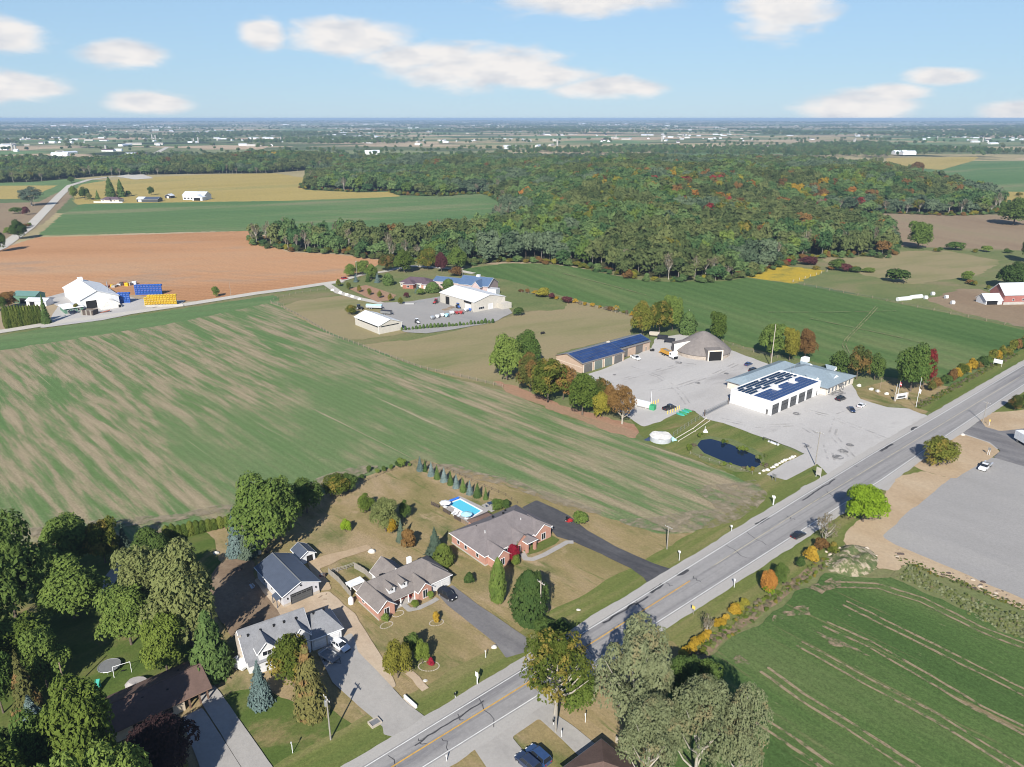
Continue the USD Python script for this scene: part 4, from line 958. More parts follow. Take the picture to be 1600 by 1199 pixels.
    ('fir', (174, 309), 277, 19, 'needle_green', 'tallest spruce beside the far farmhouse', 'spruce_tree'),
    ('fir', (190, 308), 281, 16, 'needle_green', 'second tall spruce beside the far farmhouse', 'spruce_tree'),
    ('bush', (200, 307), 299, 10, 'leaf_dark', 'dark bush under the second tall spruce', 'bush', 'bush'),
    ('round', (237, 305), 291, 10, 'leaf_dark', 'single dark tree behind the long dark shed'),
    ('round', (112, 286), 276, 12, 'leaf_dark', 'dark shrub at the crest of the gravel road', 'shrub', 'shrub'),
    # the yards along the side road
    ('spruce', (73, 506), 461, 18, 'needle_green', 'dark spruce at the end of the clipped hedge', 'spruce_tree'),
    ('broad', (14, 482), 455, 28, 'leaf_rust', 'rust coloured tree behind the clipped hedge'),
    ('broad', (-2, 486), 462, 26, 'leaf_dark', 'dark tree at the picture edge behind the clipped hedge'),
    ('round', (120, 488), 474, 12, 'leaf_half_gold', 'small golden tree before the white barn office'),
    ('round', (338, 464), 447, 13, 'leaf_mid', 'lone sapling between the side road and the tilled field'),
    ('broad', (632, 426), 391, 36, 'leaf_light', 'tallest green tree behind the brown roofed farmhouse'),
    ('broad', (605, 424), 396, 28, 'leaf_turning', 'green and rust tree beside the tallest farmhouse tree'),
    ('broad', (668, 421), 389, 34, 'leaf_half_gold', 'gold green tree between the farmhouse and the wood'),
    ('broad', (690, 425), 396, 22, 'leaf_maroon', 'dark red maple behind the farmhouse'),
    ('broad', (715, 422), 386, 34, 'leaf_mid', 'green tree next to the dark red maple'),
    ('bush', (712, 432), 418, 20, 'leaf_rust', 'brown yellow bush beside the blue roofed barn', 'bush', 'bush'),
    ('broad', (548, 433), 413, 18, 'leaf_mid', 'first tree of the thicket at the lane bend'),
    ('broad', (566, 430), 407, 26, 'leaf_mid', 'green tree in the middle of the thicket at the lane bend'),
    ('broad', (581, 437), 413, 22, 'leaf_mid', 'tree of the lane bend thicket next to the round cedar'),
    ('spruce', (556, 441), 428, 9, 'needle_blue', 'small blue spruce at the lane bend', 'spruce_tree'),
    ('spruce', (575, 441), 425, 10, 'needle_green', 'small green spruce between the two blue ones', 'spruce_tree'),
    ('spruce', (590, 442), 427, 12, 'needle_blue', 'larger blue spruce in the farmhouse garden', 'spruce_tree'),
    ('cedar', (607, 446), 427, 17, 'needle_green', 'round dark cedar in the farmhouse garden', 'cedar_tree'),
    ('cedar', (676, 457), 441, 23, 'needle_green', 'wide clipped yew before the farmhouse', 'yew_bush', 'bush'),
    ('cedar', (701, 451), 436, 20, 'needle_green', 'clipped round yew beside the white roofed workshop', 'yew_bush', 'bush'),
    ('spruce', (653, 458), 444, 12, 'needle_blue', 'blue dwarf spruce before the farmhouse', 'spruce_tree'),
    ('bush', (657, 461), 451, 14, 'leaf_mid', 'green bush below the blue dwarf spruce', 'bush', 'bush'),
    ('spruce', (691, 444), 433, 8, 'needle_blue', 'narrow blue spruce by the farmhouse gable', 'spruce_tree'),
    ('bush', (635, 466), 457, 9, 'leaf_maroon', 'dark bush alone on the farmhouse lawn', 'bush', 'bush'),
    ('round', (549, 492), 477, 20, 'leaf_half_gold', 'yellow green bush beside the white roofed shed', 'bush', 'bush'),
    ('bush', (810, 494), 481, 18, 'leaf_dark', 'dark bush at the end of the yard hedge', 'bush', 'bush'),
    ('bush', (848, 465), 451, 22, 'leaf_yellow', 'yellow bush at the field corner behind the barn', 'bush', 'bush'),
    ('bush', (862, 468), 458, 10, 'leaf_maroon', 'purple bush beside the yellow one at the field corner', 'bush', 'bush'),
    ('bush', (886, 474), 464, 18, 'leaf_maroon', 'reddish bush on the fence of the hay field', 'bush', 'bush'),
    ('thin', (962, 489), 476, 14, 'leaf_gold', 'thin golden bush on the fence behind the hay field', 'bush', 'bush'),
]
for row in TREES:
    kind, base, top, w, leaf, label = row[:6]
    name = row[6] if len(row) > 6 else 'tree'
    cat = row[7] if len(row) > 7 else 'tree'
    bark = 'bark_pale' if kind in ('sparse', 'thin', 'poplar', 'airy') else 'bark'
    plant(kind, base, top, w, leaf, label, name, cat, bark=bark)

# rows of alike plants
BLUE = [((656.5, 736), 12, 'needle_blue'), ((664.5, 737), 8, 'needle_green'), ((674, 744), 12, 'needle_blue'), ((683, 749), 11, 'needle_green'), ((694, 753), 13, 'needle_blue'), ((704, 758), 11, 'needle_green'),
        ((713, 763), 12, 'needle_blue'), ((723.5, 769), 13, 'needle_green'), ((734, 773), 12, 'needle_blue'), ((746, 777), 15, 'needle_green'), ((759, 781), 9, 'needle_green')]
for i, (b, w, leaf) in enumerate(BLUE):
    plant('spruce', b, b[1] - 19 - (w > 10) * 3, w * 1.15, leaf, ('blue young spruce' if leaf == 'needle_blue' else 'green young spruce') + ' in the row between back lawn and crop field', 'spruce_tree', 'tree', 'young spruces in blue and green along the back lawn', vmax=2)
for i in range(11):
    t = i / 10
    plant('cedar', (262 + 92 * t, 846 - 24 * t), 822 - 16 * t + rt.uniform(-2, 2), 15, 'cedar', 'clipped cedar in the hedge between garden and crop field', 'hedge_cedar', 'hedge plant', 'cedar hedge between garden and crop field', vmax=2)
for i in range(13):
    t = i / 12
    plant('cedar', (12 + 52 * t, 514 - 9 * t), 479 - 3 * t + rt.uniform(-1, 1), 9, 'cedar', 'tall clipped cedar in the hedge by the side road', 'hedge_cedar', 'hedge plant', 'tall cedar hedge by the side road', vmax=2)
for i in range(26):
    t = i / 25
    plant('cedar', (628 + 142 * t, 517 - 6 * math.sin(t * 3) * 0 - 12 * t), 511 - 13 * t + rt.uniform(-2, 2), 4.5 + rt.uniform(-1, 1.5), 'needle_green', 'young cedar in the thin hedge round the machinery yard', 'hedge_cedar', 'hedge plant', 'thin hedge round the machinery yard', vmax=2)
for i in range(22):
    t = i / 21
    b = (1455 + 165 * t, 612 - 78 * t)
    leaf = rt.choice(['leaf_half_gold', 'leaf_gold', 'leaf_rust', 'leaf_turning', 'leaf_half_gold', 'leaf_dark'])
    plant('bush', b, b[1] - rt.uniform(13, 22), rt.uniform(12, 20), leaf, 'autumn coloured shrub in the roadside hedgerow before the wheat', 'hedgerow_shrub', 'shrub', 'hedgerow shrubs between the road and the wheat field', squash=1)
for i in range(20):
    t = i / 19
    b = (815 + 175 * t + rt.uniform(-3, 3), 456 + 38 * t)
    plant('bush', b, b[1] - rt.uniform(3, 7), rt.uniform(6, 12), rt.choice(['leaf_rust', 'leaf_half_gold', 'leaf_bare', 'leaf_gold']), 'low weedy bush along the fence behind the hay field', 'fence_bush', 'bush', 'weedy bushes along the fence behind the hay field')
for i in range(16):
    t = i / 15
    b = (1060 + 100 * t + rt.uniform(-2, 2), 1034 - 86 * t) if rt.random() < .9 else (1150, 960)
    plant('bush', b, b[1] - rt.uniform(8, 14), rt.uniform(12, 20), 'leaf_gold' if 0.1 < t < .9 else 'leaf_yellow', 'yellow goldenrod clump on the road bank above the wheat', 'goldenrod_clump', 'wildflower', 'goldenrod clumps on the road bank')
for i, (x, y, w) in enumerate([(576, 738, 10), (590, 740, 8), (600, 737, 9), (611, 734, 8), (623, 731, 12), (628, 731, 16), (565, 750, 9), (640, 729, 6)]):
    plant('bush', (x, y), y - w * 0.9, w, 'leaf_mid' if i % 2 else 'leaf_dark', 'small wild bush on the line between back lawn and crop field', 'fence_bush', 'bush', 'wild bushes between back lawn and crop field')
for i in range(14):
    t = i / 13
    b = (523 + 97 * (i % 7) / 6, 450 + 28 * (i % 7) / 6 - (3 if i < 7 else 0))
    if i < 7:
        plant('round', (b[0] + 6, b[1] + 1), b[1] - 11, 8, 'leaf_half_gold', 'young yellow green tree in the avenue along the white boulders', 'avenue_tree', 'tree', 'young trees along the lane into the machinery yard')
for i in range(44):
    x, y = rt.choice([(1082, 699), (1078, 704), (1095, 682), (1130, 692), (1160, 703), (1190, 716), (1197, 729), (1170, 735), (1135, 727), (1100, 714)])
    plant('bush', (x + rt.uniform(-8, 8), y + rt.uniform(-3, 3)), y - rt.uniform(3, 6), rt.uniform(4, 8), rt.choice(['leaf_half_gold', 'leaf_light', 'leaf_bare', 'leaf_pale']), 'reedy tuft on the bank of the small pond', 'reed_tuft', 'reed', 'reed tufts round the pond')
for i in range(30):
    t = rt.random()
    b = [(20 + 30 * t, 352 + 14 * (1 - t)), (1430 + 150 * t, 393 + 3 * t), (1230 + 110 * t, 420 + 4 * t), (1590 + 20 * t, 300 + 60 * t), (1500 + 60 * t, 440 + 18 * t)][i % 5]
    plant('bush', b, b[1] - rt.uniform(4, 8), rt.uniform(6, 14), rt.choice(['leaf_mid', 'leaf_dark', 'leaf_half_gold', 'leaf_rust']), 'wild bush along a distant field edge', 'field_bush', 'bush', 'wild bushes along the distant field edges')


# the woods: the nearest trees one by one, the mass behind them as one
def inside(poly, step, seed):
    rng = np.random.default_rng(seed)
    x0, y0, x1, y1 = poly.bounds
    X, Y = np.meshgrid(np.arange(x0, x1, step), np.arange(y0, y1, step))
    p = np.c_[X.ravel(), Y.ravel()] + rng.uniform(-.42, .42, (X.size, 2)) * step
    ok = shapely.contains_xy(poly, p[:, 0], p[:, 1])
    return p[ok]


KINDS = ['wood', 'wood', 'woodtall', 'wood', 'woodtall']
LEAVES = ['wood_mixed', 'wood_mixed', 'wood_olive', 'wood_grey']


def wood_src(kind, v, leaf, bark='bark'):
    c, t = crown_of(kind, v)
    return proto(f'{kind}_{"abcdefgh"[v]}', c, t, leaf, bark)


def wood_choice(p, rng):
    n = float(meshkit.fbm(np.array([[p[0] / 90, p[1] / 90, 0]]), 3, 8)[0])
    a = math.atan2(p[0], p[1])
    u = rng.random()
    # autumn colour gathers in one part of the wood
    hot = math.exp(-((p[0] - 260) / 190) ** 2 - ((p[1] - 860) / 170) ** 2)
    if u < 0.002 + 0.11 * hot ** 1.5:
        leaf = rng.choice(['leaf_orange', 'leaf_gold', 'leaf_gold', 'leaf_yellow', 'leaf_yellow', 'leaf_red', 'leaf_rust', 'leaf_rust'])
    elif u < 0.02 + 0.20 * hot:
        leaf = rng.choice(['leaf_rust', 'leaf_half_gold', 'leaf_half_gold'])
    else:
        leaf = 'wood_grey' if n > 0.62 else 'wood_olive' if n < 0.44 or u > 0.84 else 'leaf_mid' if u > .7 else 'wood_mixed'
    return leaf


def inst(name, groups, label):
    """A far mass of one kind of thing: one prim that repeats a few library plants."""
    pi = UsdGeom.PointInstancer.Define(stage, numbered('/World/' + name))
    tag(pi.GetPrim(), label, None, None, 'stuff')
    keys = sorted(groups)
    idx, pos, ori, sca = [], [], [], []
    holder = UsdGeom.Xform.Define(stage, str(pi.GetPath()) + '/kinds')
    rel = pi.CreatePrototypesRel()
    for k, src in enumerate(keys):
        q = stage.DefinePrim(f'{holder.GetPath()}/kind_{k:03d}', 'Xform')
        q.GetReferences().AddInternalReference(Sdf.Path(src))
        rel.AddTarget(q.GetPath())
        for (x, y, z, rz, w, h) in groups[src]:
            idx.append(k)
            pos.append((x, y, z))
            ori.append(Gf.Quath(math.cos(rz / 2), 0, 0, math.sin(rz / 2)))
            sca.append((w, w, h))
    pi.CreateProtoIndicesAttr(Vt.IntArray(idx))
    pi.CreatePositionsAttr(Vt.Vec3fArray.FromNumpy(np.array(pos, np.float32)))
    pi.CreateOrientationsAttr(Vt.QuathArray(ori))
    pi.CreateScalesAttr(Vt.Vec3fArray.FromNumpy(np.array(sca, np.float32)))
    return pi


rw = random.Random(77)
pts = []
for k, poly in enumerate(FOREST):
    s = shape_of(poly, 0, 6, 3 + k, 30)
    near = inside(s, 9.0, 40 + k)
    pts.append(near)
pts = np.vstack(pts)
d = np.hypot(pts[:, 0], pts[:, 1])
keep = np.random.default_rng(4).random(len(pts)) < np.clip(900.0 / d, 0.45, 1.0)
pts, d = pts[keep], d[keep]
order = np.argsort(d)
mass = {}
WOODS = shapely.union_all([shape_of(p, 0, 6, 3 + k, 30) for k, p in enumerate(FOREST)])
edge_d = shapely.distance(shapely.boundary(WOODS), shapely.points(pts))

def relief(p, e):
    """Height of the rolling ground under the wood; nothing at its edges."""
    k = np.clip(e / 130.0, 0, 1)
    k = k * k * (3 - 2 * k)
    q = np.c_[p / 260.0, np.zeros(len(p))]
    return k * (15 * np.exp(-((p[:, 0] - 260) / 380) ** 2 - ((p[:, 1] - 1150) / 380) ** 2) + 22 * np.clip(meshkit.fbm(q, 2, 14) - 0.35, 0, 1))


gx, gy = np.meshgrid(np.arange(-900, 1300, 22.0), np.arange(440, 2250, 22.0))
gp = np.c_[gx.ravel(), gy.ravel()]
ge = np.where(shapely.contains_xy(WOODS, gp[:, 0], gp[:, 1]), shapely.distance(shapely.boundary(WOODS), shapely.points(gp)), 0)
gz = relief(gp, ge) - 0.25
nx_, ny_ = gx.shape[1], gx.shape[0]
ii, jj = np.meshgrid(np.arange(nx_ - 1), np.arange(ny_ - 1))
a_ = (jj * nx_ + ii).ravel()
quads = np.c_[a_, a_ + 1, a_ + nx_ + 1, a_ + nx_]
quads = quads[(gz[quads] > -0.2).any(1)]
kept, quads = np.unique(quads, return_inverse=True)
single('wooded_hill', None, None, (np.c_[gp, gz][kept], quads.reshape(-1, 4)), 'forest_floor', smooth=True, kind='structure')
zw = relief(pts, edge_d)
hn = meshkit.fbm(np.c_[pts / 55.0, np.zeros(len(pts))], 2, 19)
single_set = set([i for i in order if edge_d[i] < 16 or d[i] < 560][:290])
for i in order:
    x, y = pts[i]
    leaf = wood_choice(pts[i], rw)
    kind = rw.choice(KINDS)
    edge = edge_d[i] < 18
    h = (rw.uniform(12, 19) if not edge else rw.uniform(9, 19)) * (0.62 + 0.78 * hn[i])
    w = rw.uniform(10.5, 16.5)
    bark = 'bark_pale' if rw.random() < 0.5 else 'bark'
    if edge and rw.random() < 0.24:
        kind, leaf, bark, w = 'bare', 'leaf_bare', 'bark_pale', rw.uniform(6, 9)
    v = rw.randrange(3)
    src = wood_src(kind, v, leaf, bark)
    if i in single_set:
        autumn = leaf in ('leaf_orange', 'leaf_gold', 'leaf_yellow', 'leaf_red', 'leaf_rust')
        if kind == 'bare':
            lab, grp = 'bare grey stemmed tree at the near edge of the great wood', 'bare trees at the near edge of the wood'
        elif autumn:
            lab, grp = 'autumn coloured tree at the near edge of the great wood', 'autumn coloured trees at the near edge of the wood'
        else:
            lab, grp = 'leafy green tree at the near edge of the great wood', 'green trees at the near edge of the wood'
        copy_of(src, 'woodland_tree', lab, 'tree', (x, y, zw[i]), rw.uniform(0, 360), (w, w, h), grp)
    else:
        mass.setdefault(src, []).append((x, y, zw[i] - .2, rw.uniform(0, 6.28), w * (1.0 + 0.25 * (d[i] > 900)), h))
inst('woodland', mass, 'mass of mixed wood spreading back over the hill')

# low scrub along the near edge of the wood
scrub = {}
line = shapely.boundary(WOODS)
for g in getattr(line, 'geoms', [line]):
    for s in np.arange(0, g.length, 3.2):
        q = g.interpolate(s)
        x, y = q.x + rw.uniform(-5, 5), q.y + rw.uniform(-5, 5)
        if math.hypot(x, y) < 1300:
            leaf = rw.choice(['wood_olive', 'wood_mixed', 'leaf_half_gold', 'leaf_rust', 'leaf_yellow', 'wood_mixed', 'wood_mixed'])
            scrub.setdefault(wood_src('bush', rw.randrange(2), leaf), []).append((x, y, -0.2, rw.uniform(0, 6), rw.uniform(4, 8), rw.uniform(2, 5.5)))
inst('woodland_scrub', scrub, 'low scrub along the foot of the wood')

# tall grass between the wheat and the gravel lot
reeds = {}
strip = shape_of([(1405, 884), (1420, 882), (1500, 926), (1700, 1008), (1700, 1040), (1560, 985), (1470, 935), (1400, 905)], 0, 1.5, 8, 6)
rg_ = np.random.default_rng(8)
for x, y in inside(strip, 0.75, 61):
    reeds.setdefault(wood_src('cedar', int(rg_.integers(2)), rg_.choice(['leaf_pale', 'leaf_silver', 'leaf_silver', 'leaf_pale'])), []).append((x, y, -.05, rg_.uniform(0, 6), rg_.uniform(.4, .8), rg_.uniform(.3, .75)))
inst('tall_grass', reeds, 'tall grey green grass between the wheat and the gravel lot')
weeds = {}
for k in range(1300):
    s_ = rg_.uniform(36, 330)
    t_ = float(np.interp(s_, SS, EDGE_S)) - rg_.uniform(9.5, 12.5) if s_ < 150 else float(np.interp(s_, SS, EDGE_N)) + rg_.uniform(7, 10)
    if 108 < s_ < 228:
        continue
    q = along(s_, t_)
    weeds.setdefault(wood_src('bush', int(rg_.integers(2)), rg_.choice(['leaf_half_gold', 'leaf_light', 'leaf_bare', 'leaf_bare', 'leaf_pale', 'leaf_pale', 'leaf_light'])), []).append((q[0], q[1], -.05, rg_.uniform(0, 6), rg_.uniform(.5, 1.3), rg_.uniform(.3, .9)))
for k in range(260):
    u_ = rg_.random()
    q = G(1395 + 260 * u_ + rg_.uniform(-4, 4), 868 + 104 * u_ + rg_.choice([-1.0, 3.5]) + rg_.uniform(-1.6, 1.6))
    weeds.setdefault(wood_src('bush', int(rg_.integers(2)), rg_.choice(['leaf_half_gold', 'leaf_bare', 'leaf_pale', 'wood_olive'])), []).append((q[0], q[1], -.05, rg_.uniform(0, 6), rg_.uniform(.3, .8), rg_.uniform(.2, .55)))
inst('roadside_weeds', weeds, 'weeds along the road bank and the edge of the gravel lot')

# hedgerows and copses of the far plain
far = {}
rngf = np.random.default_rng(21)
n = 60000
dist = 1500 * (24000 / 1500) ** rngf.random(n)
azf = np.radians(rngf.uniform(-40, 40, n))
P = np.c_[np.sin(azf) * dist, np.cos(azf) * dist]
a = math.radians(38)
U = P @ np.array([[math.cos(a), -math.sin(a)], [math.sin(a), math.cos(a)]])
cell = U / np.array([520.0, 300.0])
fr = np.abs(cell - np.round(cell)) * np.array([520.0, 300.0])
row = np.minimum(fr[:, 0], fr[:, 1])
hedge_on = meshkit.noise(np.c_[np.floor(cell), np.zeros(n)] * 1.7, 5) > 0.52
copse = meshkit.fbm(np.c_[P / 850.0, np.zeros(n)], 4, 6)
ok = ((row < 9) & hedge_on) | (copse > 0.588)
ok &= ~shapely.contains_xy(shapely.union_all([WOODS.buffer(20)] + [Polygon([tuple(G(*q)) for q in [(-80, 275), (480, 262), (640, 300), (1380, 262), (1400, 245), (1700, 245), (1700, 700), (-80, 700)]])]), P[:, 0], P[:, 1])
for (x, y), dd in zip(P[ok], dist[ok]):
    k = rw.choice(['wood', 'woodtall'])
    grow = 1.0 + np.clip((dd - 2500) / 7000, 0, 2.2)
    z = float(np.clip((dd - 3500) / 6000, 0, 1) * max(meshkit.fbm(np.array([[x / 5200.0, y / 5200.0, 0]]), 4, 3)[0] - 0.3, 0) * 60)
    far.setdefault(wood_src(k, rw.randrange(3), rw.choice(['wood_mixed', 'wood_mixed', 'wood_olive', 'leaf_dark'])), []).append((x, y, z - 0.5, rw.uniform(0, 6), rw.uniform(10, 15) * grow, rw.uniform(11, 17) * (1 + (grow - 1) * .25)))
inst('far_woods', far, 'hedgerows and copses across the far plain')
print('far', sum(map(len, far.values())), 'mass', sum(map(len, mass.values())))
# ------------------------------------------------------------------ buildings
plain('brick_pink', (0.40, 0.215, 0.165), 0.9, vary=0.14, scale=0.9, bump=0.01, fine=9)
plain('brick_red', (0.30, 0.12, 0.085), 0.9, vary=0.15, scale=0.8)
plain('shingle_taupe', (0.185, 0.165, 0.155), 0.95, vary=0.17, scale=0.6, bump=0.02, fine=7)
plain('shingle_mauve', (0.175, 0.155, 0.155), 0.95, vary=0.17, scale=0.6, bump=0.02, fine=7)
plain('shingle_grey', (0.20, 0.205, 0.22), 0.95, vary=0.17, scale=0.6, bump=0.02, fine=7)
plain('shingle_brown', (0.13, 0.085, 0.07), 0.95, vary=0.16, scale=0.5, bump=0.02, fine=7)
plain('shingle_plum', (0.10, 0.07, 0.085), 0.95, vary=0.14, scale=0.4, bump=0.02, fine=5)
lined('metal_slate', (0.075, 0.092, 0.13), (0.05, 0.06, 0.085), 0.45, 'y', 0.45, 0.12)
lined('metal_office', (0.25, 0.31, 0.35), (0.16, 0.20, 0.24), 0.6, 'x', 0.4, 0.10)
lined('metal_white', (0.72, 0.73, 0.74), (0.55, 0.56, 0.57), 0.9, 'y', 0.45, 0.08)
lined('metal_blue', (0.085, 0.14, 0.24), (0.06, 0.10, 0.18), 0.7, 'y', 0.45, 0.1)
lined('metal_pale', (0.56, 0.60, 0.66), (0.42, 0.45, 0.5), 0.9, 'y', 0.45, 0.08)
lined('metal_dark', (0.06, 0.065, 0.07), (0.04, 0.04, 0.045), 0.6, 'y', 0.5, 0.1)
lined('metal_teal', (0.12, 0.22, 0.20), (0.08, 0.15, 0.14), 0.6, 'y', 0.5, 0.1)
lined('siding_white', (0.62, 0.63, 0.65), (0.46, 0.47, 0.49), 0.2, 'z', 0.7, 0.12)
lined('siding_grey', (0.50, 0.50, 0.53), (0.38, 0.38, 0.40), 0.25, 'z', 0.7, 0.12)
lined('siding_cream', (0.52, 0.44, 0.34), (0.40, 0.33, 0.25), 0.25, 'z', 0.7, 0.1)
lined('siding_tan', (0.44, 0.33, 0.255), (0.34, 0.25, 0.19), 0.3, 'z', 0.75, 0.1)
lined('siding_oat', (0.50, 0.47, 0.42), (0.40, 0.375, 0.33), 0.4, 'x', 0.75, 0.1)
lined('siding_green', (0.10, 0.20, 0.14), (0.07, 0.14, 0.10), 0.3, 'z', 0.75, 0.1)
lined('siding_barn', (0.33, 0.13, 0.11), (0.22, 0.085, 0.07), 0.4, 'y', 0.85, 0.12)
lined('siding_pink', (0.46, 0.36, 0.35), (0.36, 0.28, 0.27), 0.4, 'x', 0.8, 0.1)
lined('door_dark', (0.085, 0.088, 0.092), (0.04, 0.04, 0.042), 0.55, 'z', 0.6, 0.12)
lined('door_white', (0.62, 0.62, 0.63), (0.42, 0.42, 0.44), 0.52, 'z', 0.6, 0.08)
lined('door_grey', (0.13, 0.125, 0.12), (0.07, 0.07, 0.07), 0.5, 'z', 0.6, 0.15)
lined('door_green', (0.15, 0.18, 0.165), (0.09, 0.11, 0.10), 0.5, 'z', 0.6, 0.15)
plain('trim_white', (0.72, 0.72, 0.72), 0.6, vary=0.06)
plain('trim_brown', (0.16, 0.10, 0.07), 0.8)
plain('trim_cream', (0.62, 0.56, 0.48), 0.7)
plain('wall_white', (0.70, 0.70, 0.71), 0.8, vary=0.07, scale=0.4)
plain('roof_membrane', (0.60, 0.60, 0.60), 0.85, vary=0.10, scale=0.5)
plain('stone_pale', (0.42, 0.37, 0.31), 0.9, vary=0.2, scale=2)
plain('concrete', (0.38, 0.36, 0.33), 0.9, vary=0.14, scale=0.7)
plain('block_wall', (0.36, 0.31, 0.265), 0.9, vary=0.18, scale=0.8)
plain('timber', (0.26, 0.20, 0.145), 0.9, vary=0.2, scale=2)
plain('timber_grey', (0.27, 0.25, 0.22), 0.9, vary=0.2, scale=2)
plain('timber_dark', (0.09, 0.07, 0.06), 0.9, vary=0.2, scale=2)
plain('black', (0.015, 0.015, 0.016), 0.6)
plain('dark_gap', (0.012, 0.012, 0.013), 0.95)
plain('steel', (0.42, 0.43, 0.44), 0.4, metallic=0.6)
plain('grey_metal', (0.23, 0.235, 0.24), 0.5, metallic=0.3)
plain('canvas_white', (0.66, 0.64, 0.60), 0.8, vary=0.16, scale=0.7)
plain('tarp_dark', (0.035, 0.038, 0.05), 0.5)
M['glass'] = usdkit.material(stage, '/World/Looks/glass', {'p': ('principled_bsdf', dict(base_color=(0.018, 0.022, 0.028), roughness=0.08, specular_ior_level=0.6))}, [], surface='p.BSDF')
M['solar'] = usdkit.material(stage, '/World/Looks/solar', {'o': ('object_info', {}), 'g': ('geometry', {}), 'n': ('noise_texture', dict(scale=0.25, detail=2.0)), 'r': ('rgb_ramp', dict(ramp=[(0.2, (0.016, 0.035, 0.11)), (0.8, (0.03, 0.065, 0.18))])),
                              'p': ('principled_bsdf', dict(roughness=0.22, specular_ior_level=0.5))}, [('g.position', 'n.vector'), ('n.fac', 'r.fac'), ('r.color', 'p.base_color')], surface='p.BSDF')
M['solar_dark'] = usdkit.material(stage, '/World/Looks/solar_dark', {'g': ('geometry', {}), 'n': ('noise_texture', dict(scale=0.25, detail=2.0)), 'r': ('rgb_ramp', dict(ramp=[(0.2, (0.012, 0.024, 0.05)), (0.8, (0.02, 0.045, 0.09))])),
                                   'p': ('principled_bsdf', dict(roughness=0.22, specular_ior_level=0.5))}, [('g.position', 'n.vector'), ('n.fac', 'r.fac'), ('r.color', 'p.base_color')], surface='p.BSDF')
AZ_TOWN = 49.6


def slab(mb, quad, th):
    """A roof plane (four or three corner points, anticlockwise from above) with this thickness below it."""
    q = np.array(quad, float)
    n = np.cross(q[1] - q[0], q[2] - q[0])
    n /= np.linalg.norm(n)
    if n[2] < 0:
        q = q[::-1]
        n = -n
    k = len(q)
    v = np.vstack([q, q - n * th])
    f = []
    for i in range(1, k - 1):
        f += [(0, i, i + 1), (k, k + i + 1, k + i)]
    for i in range(k):
        j = (i + 1) % k
        f += [(i, k + i, k + j), (i, k + j, j)]
    mb.add(v, f)


